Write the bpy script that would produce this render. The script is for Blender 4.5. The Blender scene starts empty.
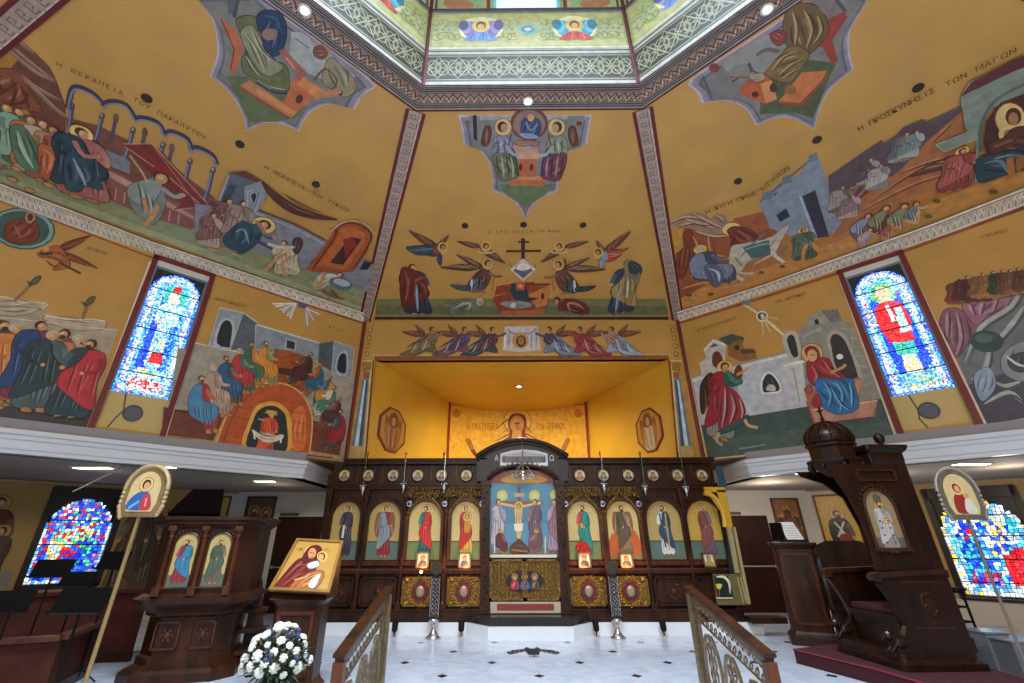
import bpy, bmesh, math, random
from math import sin, cos, pi, sqrt, atan2, radians
from mathutils import Vector, Matrix
from mathutils.geometry import tessellate_polygon
random.seed(7)
COL = bpy.context.scene.collection
scn = bpy.context.scene

# ------------------------------------------------------------------ camera
FPX, PITCH, ROLL, YAW = 452.722, 0.4437484, -0.0023272, 0.0069406
PPX, PPY, EYE = 499.846, 324.382, 1.65
_cp, _sp, _cr, _sr, _cy, _sy = cos(PITCH), sin(PITCH), cos(ROLL), sin(ROLL), cos(YAW), sin(YAW)
_r = Vector((_cy, _sy, 0)); CF = Vector((-_sy*_cp, _cy*_cp, _sp)); _u = _r.cross(CF)
CR = _r*_cr + _u*_sr; CU = _u*_cr - _r*_sr
cam_d = bpy.data.cameras.new('camera'); cam = bpy.data.objects.new('camera', cam_d); COL.objects.link(cam)
cam_d.sensor_width = 36; cam_d.lens = FPX/1024*36
cam_d.shift_x = (512-PPX)/1024; cam_d.shift_y = (PPY-341.5)/1024
cam_d.clip_start = 0.05; cam_d.clip_end = 200
cam.matrix_world = Matrix(((CR.x, CU.x, -CF.x, 0), (CR.y, CU.y, -CF.y, 0), (CR.z, CU.z, -CF.z, EYE), (0, 0, 0, 1)))
scn.camera = cam

# ------------------------------------------------------------------ world, lights, exposure
w = bpy.data.worlds.new('world'); scn.world = w; w.use_nodes = True
w.node_tree.nodes['Background'].inputs[0].default_value = (0.62, 0.75, 1.0, 1)
w.node_tree.nodes['Background'].inputs[1].default_value = 0.16
scn.view_settings.view_transform = 'Standard'; scn.view_settings.look = 'None'
scn.view_settings.gamma = 1; scn.view_settings.use_curve_mapping = False
scn.view_settings.exposure = -0.20

def area(name, loc, target, size, power, col, sizey=None, spread=None):
    d = bpy.data.lights.new(name, 'AREA'); o = bpy.data.objects.new(name, d); COL.objects.link(o)
    d.energy = power; d.color = col; d.size = size
    if sizey: d.shape = 'RECTANGLE'; d.size_y = sizey
    if spread: d.spread = spread
    o.location = loc; o.rotation_euler = (Vector(target)-Vector(loc)).to_track_quat('-Z', 'Y').to_euler()
    return o
def spot(name, loc, target, power, col, angle, blend=.5, r=.05):
    d = bpy.data.lights.new(name, 'SPOT'); o = bpy.data.objects.new(name, d); COL.objects.link(o)
    d.energy = power; d.color = col; d.spot_size = radians(angle); d.spot_blend = blend; d.shadow_soft_size = r
    o.location = loc; o.rotation_euler = (Vector(target)-Vector(loc)).to_track_quat('-Z', 'Y').to_euler()
    return o
def point(name, loc, power, col, r=.1):
    d = bpy.data.lights.new(name, 'POINT'); o = bpy.data.objects.new(name, d); COL.objects.link(o)
    d.energy = power; d.color = col; d.shadow_soft_size = r; o.location = loc; return o
area('dome_daylight', (0.5, 0.8, 13.2), (0.5, 2.6, 0), 5.0, 2500, (.64, .80, 1.0), None, radians(95))
area('nave_fill', (0.2, -6.5, 5.9), (0.5, 10, 5.0), 9.0, 800, (1.0, .90, .76), 1.6)  # warm fill added behind the camera in place of unseen nave windows and lamps
WARM = (1.0, .80, .52)
spot('apse_spot', (.49, 13.1, 5.7), (.49, 13.9, 2.0), 760, (1.0, .86, .52), 170, .8, .12)
for i, (x, y, p) in enumerate(((-7.6, 9.0, 4), (-5.4, 11.4, 8), (7.8, 10.0, 38), (6.3, 11.4, 50), (9.4, 8.8, 32))):
    point('aisle_lamp', (x, y, 2.5), p*.8, (1.0, .86, .68), .15)

# ------------------------------------------------------------------ room numbers
S, YC, AW, AR = 0.485, 0.774, 10.143, 4.833
C45 = sqrt(.5)
HW = AW*math.tan(pi/8); HR = AR*math.tan(pi/8); YF = YC+AW; YR = YC+AR
ZB, ZR = 6.945, 8.515                      # wall top, ring
ZM = 3.35                                  # foot of the painted walls
def ray(px, py): return CR*((px-PPX)/FPX) - CU*((py-PPY)/FPX) + CF
def hitp(px, py, o, n):
    d = ray(px, py); c = Vector((0, 0, EYE)); return c + d*((o-c).dot(n)/d.dot(n))
def F(px, py, y): return hitp(px, py, Vector((0, y, 0)), Vector((0, 1, 0)))
def Zp(px, py, z): return hitp(px, py, Vector((0, 0, z)), Vector((0, 0, 1)))
def dwp(sd, t, z, off=0.0):                # point on a diagonal wall, off = metres into the room
    return Vector((S+sd*(HW+t*C45)-sd*off*C45, YF-t*C45-off*C45, z))

# ------------------------------------------------------------------ materials
def lin(c):
    if isinstance(c, str):
        c = c.lstrip('#'); c = [int(c[i:i+2], 16)/255 for i in (0, 2, 4)]
    return tuple((x/12.92 if x <= .04045 else ((x+.055)/1.055)**2.4) for x in c[:3])+(1,)
MATS = {}
def mat(name, col, rough=.5, metal=0, emis=0, noise=0, scale=8, bump=0, spec=.5, coat=0, col2=None, alpha=1, stretch=None):
    if name in MATS: return MATS[name]
    m = bpy.data.materials.new(name); m.use_nodes = True; nt = m.node_tree; b = nt.nodes['Principled BSDF']
    b.inputs['Base Color'].default_value = lin(col); b.inputs['Roughness'].default_value = rough
    b.inputs['Metallic'].default_value = metal; b.inputs['Specular IOR Level'].default_value = spec
    if coat: b.inputs['Coat Weight'].default_value = coat; b.inputs['Coat Roughness'].default_value = .15
    if emis: b.inputs['Emission Color'].default_value = lin(col); b.inputs['Emission Strength'].default_value = emis
    if alpha < 1: b.inputs['Alpha'].default_value = alpha
    if noise or col2 or bump:
        tc = nt.nodes.new('ShaderNodeTexCoord'); mp = nt.nodes.new('ShaderNodeMapping'); nt.links.new(tc.outputs['Object'], mp.inputs[0])
        if stretch: mp.inputs['Scale'].default_value = stretch
        n = nt.nodes.new('ShaderNodeTexNoise'); n.inputs['Scale'].default_value = scale; n.inputs['Detail'].default_value = 6
        nt.links.new(mp.outputs[0], n.inputs['Vector'])
        if noise or col2:
            r = nt.nodes.new('ShaderNodeValToRGB'); c = lin(col)
            c2 = lin(col2) if col2 else tuple(x*(1-noise) for x in c[:3])+(1,)
            r.color_ramp.elements[0].position = .3; r.color_ramp.elements[1].position = .7
            r.color_ramp.elements[0].color = c2; r.color_ramp.elements[1].color = c
            nt.links.new(n.outputs['Fac'], r.inputs[0]); nt.links.new(r.outputs[0], b.inputs['Base Color'])
        if bump:
            bp = nt.nodes.new('ShaderNodeBump'); bp.inputs['Strength'].default_value = bump; bp.inputs['Distance'].default_value = .02
            nt.links.new(n.outputs['Fac'], bp.inputs['Height']); nt.links.new(bp.outputs[0], b.inputs['Normal'])
    MATS[name] = m; return m
def attr_mat(name, rough, emis=0, metal=0, vary=.12, scale=5):
    m = bpy.data.materials.new(name); m.use_nodes = True; nt = m.node_tree; b = nt.nodes['Principled BSDF']
    a = nt.nodes.new('ShaderNodeAttribute'); a.attribute_name = 'Col'
    tc = nt.nodes.new('ShaderNodeTexCoord'); n = nt.nodes.new('ShaderNodeTexNoise'); n.inputs['Scale'].default_value = scale; n.inputs['Detail'].default_value = 8
    nt.links.new(tc.outputs['Object'], n.inputs['Vector'])
    mr = nt.nodes.new('ShaderNodeMapRange'); mr.inputs[1].default_value = .3; mr.inputs[2].default_value = .7; mr.inputs[3].default_value = 1-vary; mr.inputs[4].default_value = 1+vary
    nt.links.new(n.outputs['Fac'], mr.inputs[0])
    v = nt.nodes.new('ShaderNodeVectorMath'); v.operation = 'SCALE'
    nt.links.new(a.outputs['Color'], v.inputs[0]); nt.links.new(mr.outputs[0], v.inputs['Scale'])
    nt.links.new(v.outputs[0], b.inputs['Base Color']); b.inputs['Roughness'].default_value = rough; b.inputs['Metallic'].default_value = metal
    if emis:
        nt.links.new(v.outputs[0], b.inputs['Emission Color']); b.inputs['Emission Strength'].default_value = emis
    return m
M_PAINT = attr_mat('mural_paint', .6, vary=.18, scale=7)
M_ICON = attr_mat('icon_paint', .35, vary=.06, scale=20)
M_GLASS = attr_mat('stained_glass', .15, emis=2.0, vary=.25, scale=30)
M_GOLD = mat('gold_wall', '#c4944a', .5, 0, 0, .16, 1.3)
M_GOLDP = mat('gold_wall_aisle', '#b8954e', .5, 0, 0, .15, 2)
M_APSE = mat('gold_apse', '#dcae3c', .45, 0, 0, .12, 1.5)
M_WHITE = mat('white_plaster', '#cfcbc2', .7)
M_CORN = mat('white_moulding', '#cfd4dc', .45)
M_GREYC = mat('grey_fascia', '#8f8c92', .6)
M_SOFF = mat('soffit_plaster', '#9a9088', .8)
M_RED = mat('dark_red_band', '#6d1a1f', .5)
M_WOOD = mat('carved_walnut', '#40200e', .38, 0, 0, 0, 7, .35, .3, 0, '#1f0e05', stretch=(1, 1, .25))
M_WOODL = mat('walnut_light', '#5e3016', .36, 0, 0, 0, 9, .2, .35, 0, '#38190a', stretch=(1, 1, .25))
M_WOODR = mat('red_brown_wood', '#4c2016', .55, 0, 0, 0, 4, .1, .2, 0, '#35150d')
M_CARVE = mat('gilded_carving', '#a07a38', .4, .5, 0, 0, 26, 1.0, .5, 0, '#3a2210')
M_GILT = mat('gilt', '#d8b04a', .3, .7)
M_BLACK = mat('black_satin', '#050506', .5, spec=.2)
M_SILVER = mat('silver', '#c8c8c8', .25, .9)
M_BRASS = mat('brass', '#a98d52', .3, .85)
M_BRASSD = mat('antique_brass', '#86755a', .38, .75, 0, .5, 20, .4)
M_LAMP = mat('lamp_glow', '#fff0d0', .4, 0, 7)
M_LAMPC = mat('lamp_glow_white', '#ffffff', .4, 0, 12)
M_WOODD = mat('dark_walnut', '#2c150a', .36, 0, 0, 0, 7, .35, .3, 0, '#160903', stretch=(1, 1, .25))
M_CARPET = mat('red_carpet', '#3e0812', .95, 0, 0, .25, 60, .5)
M_MARB = mat('white_marble_step', '#e6e8ea', .15, 0, 0, .08, 3)

# ------------------------------------------------------------------ builders
class MB:
    def __init__(s): s.bm = bmesh.new()
    def box(s, x0, x1, y0, y1, z0, z1, M=None):
        vs = [s.bm.verts.new(Vector(p)) for p in ((x0,y0,z0),(x1,y0,z0),(x1,y1,z0),(x0,y1,z0),(x0,y0,z1),(x1,y0,z1),(x1,y1,z1),(x0,y1,z1))]
        for f in ((3,2,1,0),(4,5,6,7),(0,1,5,4),(1,2,6,5),(2,3,7,6),(3,0,4,7)): s.bm.faces.new([vs[i] for i in f])
        if M is not None:
            for v in vs: v.co = M @ v.co
        return s
    def face(s, pts):
        s.bm.faces.new([s.bm.verts.new(Vector(p)) for p in pts]); return s
    def prism(s, pts, vec):                # extrude a (possibly concave) outline of 3D points by vec
        vec = Vector(vec); P = [Vector(p) for p in pts]; n = len(P)
        a = [s.bm.verts.new(p) for p in P]; b = [s.bm.verts.new(p+vec) for p in P]
        for t in tessellate_polygon([P]):
            try: s.bm.faces.new([a[i] for i in t]); s.bm.faces.new([b[i] for i in reversed(t)])
            except ValueError: pass
        for i in range(n): s.bm.faces.new((a[i], a[(i+1) % n], b[(i+1) % n], b[i]))
        return s
    def tube(s, pts, r, n=8, caps=True):
        pts = [Vector(p) for p in pts]; R = r if isinstance(r, (list, tuple)) else [r]*len(pts); rings = []; ref = None
        for i, p in enumerate(pts):
            d = (pts[min(i+1, len(pts)-1)]-pts[max(i-1, 0)])
            if d.length < 1e-9: d = Vector((0, 0, 1))
            d.normalize()
            if ref is None: ref = Vector((0, 0, 1)) if abs(d.z) < .9 else Vector((1, 0, 0))
            a = d.cross(ref)
            if a.length < 1e-6: a = d.cross(Vector((0, 1, 0)))
            a.normalize(); b = d.cross(a); ref = a.cross(d)
            rings.append([s.bm.verts.new(p+a*(R[i]*cos(2*pi*k/n))+b*(R[i]*sin(2*pi*k/n))) for k in range(n)])
        for q in range(len(rings)-1):
            for k in range(n): s.bm.faces.new((rings[q][k], rings[q][(k+1) % n], rings[q+1][(k+1) % n], rings[q+1][k]))
        if caps: s.bm.faces.new(rings[0]); s.bm.faces.new(list(reversed(rings[-1])))
        return s
    def lathe(s, prof, c=(0, 0, 0), n=16, M=None, rot=0, a0=0, a1=2*pi):
        c = Vector(c); full = abs(a1-a0-2*pi) < 1e-6; m = n if full else n+1; rings = []
        for r, z in prof:
            rings.append([s.bm.verts.new((M @ Vector((r*cos(a0+rot+(a1-a0)*k/n), r*sin(a0+rot+(a1-a0)*k/n), z)) if M is not None else Vector((r*cos(a0+rot+(a1-a0)*k/n), r*sin(a0+rot+(a1-a0)*k/n), z)))+c) for k in range(m)])
        for q in range(len(rings)-1):
            for k in range(n if full else n):
                k2 = (k+1) % m
                s.bm.faces.new((rings[q][k], rings[q][k2], rings[q+1][k2], rings[q+1][k]))
        if full:
            if prof[0][0] > 1e-4: s.bm.faces.new(list(reversed(rings[0])))
            if prof[-1][0] > 1e-4: s.bm.faces.new(rings[-1])
        return s
    def ball(s, c, r, u=10, v=6, sc=(1, 1, 1)):
        g = bmesh.ops.create_uvsphere(s.bm, u_segments=u, v_segments=v, radius=r)
        for vv in g['verts']: vv.co = Vector((vv.co.x*sc[0], vv.co.y*sc[1], vv.co.z*sc[2]))+Vector(c)
        return s
    def build(s, name, m, parent=None, smooth=False, bevel=0, M=None):
        if M is not None: s.bm.transform(M)
        bmesh.ops.remove_doubles(s.bm, verts=s.bm.verts, dist=1e-5)
        bmesh.ops.recalc_face_normals(s.bm, faces=s.bm.faces)
        if bevel:
            es = [e for e in s.bm.edges if e.is_manifold and e.calc_face_angle(0) > .6]
            bmesh.ops.bevel(s.bm, geom=es, offset=bevel, segments=2, profile=.7, affect='EDGES')
        me = bpy.data.meshes.new(name); s.bm.to_mesh(me); s.bm.free(); me.materials.append(m)
        if smooth: me.polygons.foreach_set('use_smooth', [True]*len(me.polygons))
        o = bpy.data.objects.new(name, me); COL.objects.link(o)
        if parent: o.parent = parent
        return o
def tag(o, label=None, cat=None, group=None, kind=None):
    if label: o['label'] = label
    if cat: o['category'] = cat
    if group: o['group'] = group
    if kind: o['kind'] = kind
    return o
def thing(name, label, cat, loc=(0, 0, 0), rz=0, group=None):
    o = bpy.data.objects.new(name, None); COL.objects.link(o); o.empty_display_size = .1
    o.location = loc; o.rotation_euler = (0, 0, rz); return tag(o, label, cat, group)
def struct(name, mb, m, parent=None, **k):
    o = mb.build(name, m, parent, **k)
    if not parent: o['kind'] = 'structure'
    return o
KIDS = {}
def dup(root, loc, rz=0, label=None, group=None):
    def cp(o, par):
        q = o.copy(); COL.objects.link(q)
        if par: q.parent = par
        for ch in [x for x in bpy.data.objects if x.parent == o]: cp(ch, q)
        return q
    r = cp(root, None); r.location = loc; r.rotation_euler = (0, 0, rz)
    if label: r['label'] = label
    if group: r['group'] = group
    return r

# ------------------------------------------------------------------ painter: flat painting on a surface, polygon by polygon
def cr(pts, n=5, closed=True):             # Catmull-Rom smoothing of an outline
    P = [Vector(p) for p in pts]; N = len(P); out = []
    for i in range(N if closed else N-1):
        if closed: a, b, c, d = P[(i-1) % N], P[i], P[(i+1) % N], P[(i+2) % N]
        else: a, b, c, d = P[max(i-1, 0)], P[i], P[i+1], P[min(i+2, N-1)]
        for k in range(n):
            t = k/n
            out.append(.5*((2*b)+(c-a)*t+(2*a-5*b+4*c-d)*t*t+(3*b-3*c+d-a)*t**3))
    if not closed: out.append(P[-1])
    return out
def shade(c, f):
    if isinstance(c, str): c = c.lstrip('#'); c = [int(c[i:i+2], 16)/255 for i in (0, 2, 4)]
    return tuple(min(1, max(0, x*f)) for x in c) if f <= 1 else tuple(min(1, x+(1-x)*(f-1)) for x in c)
GLY = {}
def glyph(ch):                              # outline of one letter of the built-in font as a flat triangle list
    if ch not in GLY:
        cu = bpy.data.curves.new('t', 'FONT'); cu.body = ch; cu.resolution_u = 2; o = bpy.data.objects.new('t', cu); COL.objects.link(o)
        me = bpy.data.meshes.new_from_object(o.evaluated_get(bpy.context.evaluated_depsgraph_get())); bpy.data.objects.remove(o)
        me.calc_loop_triangles(); x0 = min(v.co.x for v in me.vertices); y0 = min(v.co.y for v in me.vertices)
        GLY[ch] = ([(v.co.x-x0, v.co.y-y0) for v in me.vertices], [tuple(t.vertices) for t in me.loop_triangles], max(v.co.x for v in me.vertices)-x0, max(v.co.y for v in me.vertices)-y0)
        bpy.data.meshes.remove(me)
    return GLY[ch]
class Painter:
    def __init__(s, o, U, V, N, step=.00008, off=.004):
        s.o = Vector(o); s.U = Vector(U).normalized(); s.V = Vector(V).normalized(); s.N = Vector(N).normalized()
        s.step = step; s.d = off; s.v = []; s.f = []; s.c = []
    def px(s, p):
        q = hitp(p[0], p[1], s.o, s.N)-s.o; return Vector((q.dot(s.U), q.dot(s.V)))
    def raw(s, uv, tris, col):
        s.d += s.step; b = len(s.v); L = lin(col)
        for p in uv: s.v.append(s.o+s.U*p[0]+s.V*p[1]+s.N*s.d)
        for t in tris: s.f.append((b+t[0], b+t[1], b+t[2])); s.c.append(L)
    def uvpoly(s, uv, col):
        q = [Vector(p).to_2d() for p in uv]; uv = [p for i, p in enumerate(q) if (p-q[i-1]).length > 1e-5]
        if len(uv) < 3: return
        s.raw(uv, tessellate_polygon([[p.to_3d() for p in uv]]), col)
    def poly(s, pts, col): s.uvpoly([s.px(p) for p in pts], col)
    def outline(s, uv, w, col): s.uvline(list(uv)+[uv[0]], w, col)
    def drape(s, uv, col):                 # painted drapery: outline and a few long brush strokes inside the shape
        n = len(uv); c = sum(uv, Vector((0, 0)))/n; a = max(uv, key=lambda p: (p-c).length); b = max(uv, key=lambda p: (p-a).length); L = (b-a).length
        if L < .16: return
        e = (b-a).normalized(); q = Vector((-e.y, e.x)); W = max((p-c).dot(q) for p in uv)-min((p-c).dot(q) for p in uv); m = (a+b)/2; o = (c-m).dot(q)
        for i, k in enumerate((-.27, -.13, .02, .15, .28)):
            t0, t1 = .22+.05*(i % 2), .80-.06*((i+1) % 3)
            s.uvline(cr([a+e*L*t0+q*(k*W*.8+o*.7), a+e*L*(t0+t1)/2+q*(k*W*1.05+o+W*.04), a+e*L*t1+q*(k*W*.75+o*.7)], 3, False), min(.05, W*.07), shade(col, (.68, 1.16, .74, 1.22, .66)[i]), True)
    def blob(s, pts, col, n=4):
        uv = cr([s.px(p) for p in pts], n); s.uvpoly(uv, col); uv = [Vector(p).to_2d() for p in uv]; s.outline(uv, .011, shade(col, .5)); s.drape(uv, col)
    def uvline(s, uv, w, col, taper=False):
        uv = [Vector(p).to_2d() for p in uv]; n = len(uv)
        if n < 2: return
        L, R = [], []
        for i in range(n):
            d = uv[min(i+1, n-1)]-uv[max(i-1, 0)]
            if d.length < 1e-9: continue
            d.normalize(); k = w*.5*(max(.15, sin(pi*(i+.4)/(n-.2))) if taper else 1); q = Vector((-d.y, d.x))*k
            L.append(uv[i]+q); R.append(uv[i]-q)
        m = len(L); tris = []
        for i in range(m-1): tris += [(i, i+1, m+i), (i+1, m+i+1, m+i)]
        s.raw(L+R, tris, col)
    def line(s, pts, wpx, col, smooth=False, taper=False):
        uv = [s.px(p) for p in pts]; a = s.px((pts[0][0]+1, pts[0][1])); b = s.px((pts[0][0], pts[0][1]+1))
        k = .5*((a-uv[0]).length+(b-uv[0]).length)
        if smooth: uv = cr(uv, 4, False)
        s.uvline(uv, wpx*k, col, taper)
    def ell(s, c, rx, ry, col, n=16, rot=0):     # ellipse in picture pixels
        cr_, sr_ = cos(rot), sin(rot)
        s.poly([(c[0]+rx*cos(2*pi*i/n)*cr_-ry*sin(2*pi*i/n)*sr_, c[1]+rx*cos(2*pi*i/n)*sr_+ry*sin(2*pi*i/n)*cr_) for i in range(n)], col)
    def uvell(s, c, rx, ry, col, n=14): s.uvpoly([(c[0]+rx*cos(2*pi*i/n), c[1]+ry*sin(2*pi*i/n)) for i in range(n)], col)
    def text(s, p0, p1, string, col, hpx, k_=1.0):
        a = s.px(p0); b = s.px(p1); e = (b-a); Lw = e.length; e.normalize(); up = Vector((-e.y, e.x)); c = s.px((p0[0], p0[1]-1)); h = hpx*(c-a).length
        if up.dot(c-a) < 0: up = -up
        n = len(string); st = Lw/n
        for i, ch in enumerate(string):
            if ch == ' ': continue
            vs, tr, w0, hh = glyph(ch); q = min(h/hh, st*.92/w0); o = a+e*(st*(i+.5)); s.raw([o+e*((x-w0/2)*q)+up*(y*h/hh) for x, y in vs], tr, col)
    def build(s, name, m=None, parent=None):
        me = bpy.data.meshes.new(name); me.from_pydata(s.v, [], s.f)
        at = me.color_attributes.new('Col', 'FLOAT_COLOR', 'CORNER'); buf = []
        for c in s.c: buf += list(c)*3
        at.data.foreach_set('color', buf); me.materials.append(m or M_PAINT)
        o = bpy.data.objects.new(name, me); COL.objects.link(o)
        if parent: o.parent = parent
        return o

SKIN = '#c8935c'; HAIR = '#4a2a18'; GREYH = '#b8b0a4'; HALO = '#dcb45c'
class Fr:                                   # figure frame: head and feet in picture pixels (or uv) on a painter's surface
    def __init__(s, P, head, feet, w=1.0, uv=False, flip=1):
        s.P = P; s.h = Vector(head) if uv else P.px(head); f = Vector(feet) if uv else P.px(feet); b = f-s.h; s.H = b.length; s.b = b.normalized()
        a = Vector((-s.b.y, s.b.x))
        if uv: r = Vector((1, 0))
        else: r = P.px((head[0]+1, head[1]))-s.h
        if a.dot(r) < 0: a = -a
        s.a = a*flip; s.w = w
    def T(s, a, b): return s.h+s.a*(a*s.H*s.w)+s.b*(b*s.H)
    def poly(s, pts, col, sm=True):
        q = [s.T(*p) for p in pts]; q = cr(q, 3) if sm else q; s.P.uvpoly(q, col); s.P.outline([Vector(p).to_2d() for p in q], s.H*.009, shade(col, .5))
    def line(s, pts, w, col, taper=True): s.P.uvline(cr([s.T(*p) for p in pts], 3, False), w*s.H, col, taper)
    def disc(s, a, b, r, col, ry=None): c = s.T(a, b); s.P.uvell(c, r*s.H, (ry or r)*s.H, col)
def head(f, halo=True, hair=HAIR, beard=False, look=0, skin=SKIN, r=.05, det=False):
    if halo:
        f.disc(0, .045, r*2.15, '#7a3b1c'); f.disc(0, .045, r*2.0, halo if isinstance(halo, str) else HALO)
    f.disc(0, .03, r*1.15, hair, r*1.2)
    f.disc(look*.012, .048, r*.82, skin, r*1.05)
    f.disc(look*.012-.01, .035, r*.4, shade(skin, 1.25), r*.45)
    if beard: f.disc(look*.014, .08, r*.6, hair, r*.62)
    if det:
        for q in (-1, 1): f.disc(look*.016+q*.016, .043, .006, '#1c0f08', .0045)
        f.line([(look*.016, .045), (look*.02, .062)], .006, shade(skin, .6)); f.line([(look*.016-.012, .076), (look*.016+.012, .076)], .006, '#7a3020')
def folds(f, col, rnd, n, x0, x1, b0, b1):
    for i in range(n):
        x = x0+(x1-x0)*(i+.5)/n+rnd.uniform(-.01, .01); d = rnd.uniform(-.03, .03)
        f.line([(x, b0+rnd.uniform(0, .08)), (x+d*.4, (b0+b1)/2), (x+d, b1-rnd.uniform(0, .06))], .016, shade(col, .62)); f.line([(x+.016, b0+rnd.uniform(0, .08)), (x+.018+d*.4, (b0+b1)/2), (x+.014+d, b1-rnd.uniform(.02, .1))], .014, shade(col, 1.22))
def stand(P, hd, ft, robe, mantle=None, w=1.0, face=1, halo=True, hair=HAIR, beard=False, arm=1, seed=0, uv=False, det=False, item=None):
    rnd = random.Random(seed+int(abs(hd[0])*7)); f = Fr(P, hd, ft, w, uv, 1); s = face
    if halo: head(f, halo, hair, beard, s)
    f.poly([(-.06, .1), (.06, .1), (.13, .16), (.15, .33), (.13, .6), (.17, .92), (0, .965), (-.16, .92), (-.13, .6), (-.15, .33), (-.13, .16)], robe)
    folds(f, robe, rnd, 5, -.13, .13, .45, .92)
    for q in (-1, 1): f.poly([(q*.05-.03, .95), (q*.05+.03, .95), (q*.05+.05*s, 1.0), (q*.05-.02, 1.0)], shade(SKIN, .85))
    if mantle:
        f.poly([(-.13*s, .13), (.0, .12), (.05*s, .3), (.15*s, .45), (.14*s, .6), (.02*s, .72), (-.13*s, .84), (-.19*s, .8), (-.15*s, .5), (-.17*s, .3)], mantle)
        folds(f, mantle, rnd, 4, -.15*s, .08*s, .22, .72)
        f.line([(.0, .13), (.05*s, .3), (.15*s, .46), (.13*s, .6)], .016, shade(mantle, .5))
    f.line([(.12*s, .19), (.15*s, .32), (.07*s+.12*arm*s*.5, .38)], .06, shade(robe, 1.15), False)
    f.disc(.08*s+.07*arm*s, .385, .025, SKIN)
    f.line([(-.12*s, .2), (-.13*s, .36), (-.03*s, .42)], .055, shade(mantle or robe, .8), False); f.disc(-.01*s, .42, .022, SKIN)
    if item == 'book': f.poly([(.0, .34), (.09*s, .33), (.1*s, .43), (.01*s, .44)], '#c9a040', False)
    if item == 'scroll': f.poly([(.02*s, .36), (.08*s, .36), (.09*s, .62), (.03*s, .62)], '#e6dcc0', False)
    if item == 'cross': f.line([(.14*s, .1), (.14*s, .5)], .012, '#e8d890', False)
    head(f, False, hair, beard, s, det=det); return f
def sit(P, hd, ft, robe, mantle, face=1, w=1.0, halo=False, hair=HAIR, beard=False, seed=0, uv=False):
    rnd = random.Random(seed+int(abs(hd[0])*5)); f = Fr(P, hd, ft, w, uv); s = face
    if halo: head(f, halo, hair, beard, s)
    f.poly([(-.08, .14), (.07, .13), (.15, .25), (.13, .5), (.28*s, .56), (.26*s, .9), (.1*s, .97), (-.02*s, .8), (-.2*s, .68), (-.17, .35)], robe)
    f.poly([(-.1*s, .15), (.02, .15), (.02, .4), (.24*s, .52), (.27*s, .68), (.16*s, .86), (-.06*s, .76), (-.2*s, .62), (-.2*s, .35)], mantle)
    folds(f, mantle, rnd, 5, -.14*s, .2*s, .45, .78); folds(f, robe, rnd, 3, .02*s, .22*s, .72, .95)
    f.line([(.1*s, .22), (.14*s, .36), (.24*s, .4)], .06, shade(robe, 1.2), False); f.disc(.26*s, .4, .026, SKIN)
    for q in (.1, .22): f.poly([(q*s-.03, .93), (q*s+.03, .93), (q*s+.07*s, 1.0), (q*s-.02, 1.0)], shade(SKIN, .9))
    head(f, False, hair, beard, s); return f
def bow(P, hd, ft, robe, mantle, face=1, halo=True, seed=0):   # crouching figure: head at one end, feet at the other
    f = Fr(P, hd, ft, 1.0); s = -face; rnd = random.Random(seed)
    if halo: head(f, halo, HAIR, False, 0, r=.1)
    f.poly([(-.06, .08), (.12*s, .1), (.3*s, .35), (.3*s, .62), (.12*s, .9), (-.08*s, .95), (-.14*s, .6), (-.1*s, .3)], robe)
    f.poly([(.02, .12), (.14*s, .14), (.32*s, .38), (.28*s, .6), (.08*s, .66), (-.02*s, .4)], mantle or robe)
    for i in range(5): f.line([(.24*s-.05*i*s, .25+.05*i), (.16*s-.05*i*s, .5+.05*i), (.1*s-.04*i*s, .75+.03*i)], .03, shade(robe if i > 2 else (mantle or robe), 1.35 if i % 2 else .6))
    f.line([(-.03*s, .2), (-.2*s, .28), (-.28*s, .2)], .07, shade(robe, 1.15), False); f.disc(-.29*s, .19, .035, SKIN)
    head(f, False, HAIR, False, 0, r=.085); return f
def wing(P, root, tip, wd, cols, side=1):     # feathered wing in picture pixels
    a = P.px(root); b = P.px(tip); e = b-a; L = e.length; e.normalize(); n = Vector((-e.y, e.x))*side; k = wd*L
    P.uvpoly(cr([a, a+e*L*.35+n*k*.55, b, a+e*L*.6-n*k*.5, a+e*L*.15-n*k*.6], 4), cols[0])
    for i in range(6):
        t = .2+.13*i
        P.uvline([a+e*L*t*.5+n*k*.1, a+e*L*(t*.8+.1)-n*k*.25, a+e*L*min(1, t+.22)-n*k*(.45-.06*i)], L*.035, cols[1+i % (len(cols)-1)], True)
WNG = ('#5d3a26', '#c98f58', '#3c4a58', '#8a5a38')
def angel(P, hd, ft, robe, mantle, face=1, seed=0, wings=(), pose='stand', cols=WNG, **k):
    m = ((hd[0]*.8+ft[0]*.2), (hd[1]*.8+ft[1]*.2))
    for (tx, ty) in wings: wing(P, m, (tx, ty), .28, cols, 1 if (tx-m[0])*(1) < 0 else -1)
    if pose == 'stand': stand(P, hd, ft, robe, mantle, face=face, seed=seed, **k)
    elif pose == 'fly':
        f = Fr(P, hd, ft, 1.0); s = 1; rnd = random.Random(seed); head(f, True, HAIR, False, face, r=.085)
        f.poly([(-.07, .1), (.09, .1), (.16, .3), (.14, .55), (.2, .8), (.12, 1.0), (-.03, .92), (-.12, .95), (-.15, .6), (-.13, .25)], robe)
        f.poly([(-.1, .12), (.02, .12), (.08, .4), (.02, .62), (-.13, .72), (-.16, .4)], mantle or robe)
        folds(f, robe, rnd, 4, -.1, .14, .5, .95); folds(f, mantle or robe, rnd, 3, -.12, .04, .2, .6)
        f.line([(.06*face, .18), (.16*face, .2), (.26*face, .12)], .06, shade(robe, 1.2), False); f.disc(.28*face, .11, .03, SKIN)
        head(f, False, HAIR, False, face, r=.08)
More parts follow.
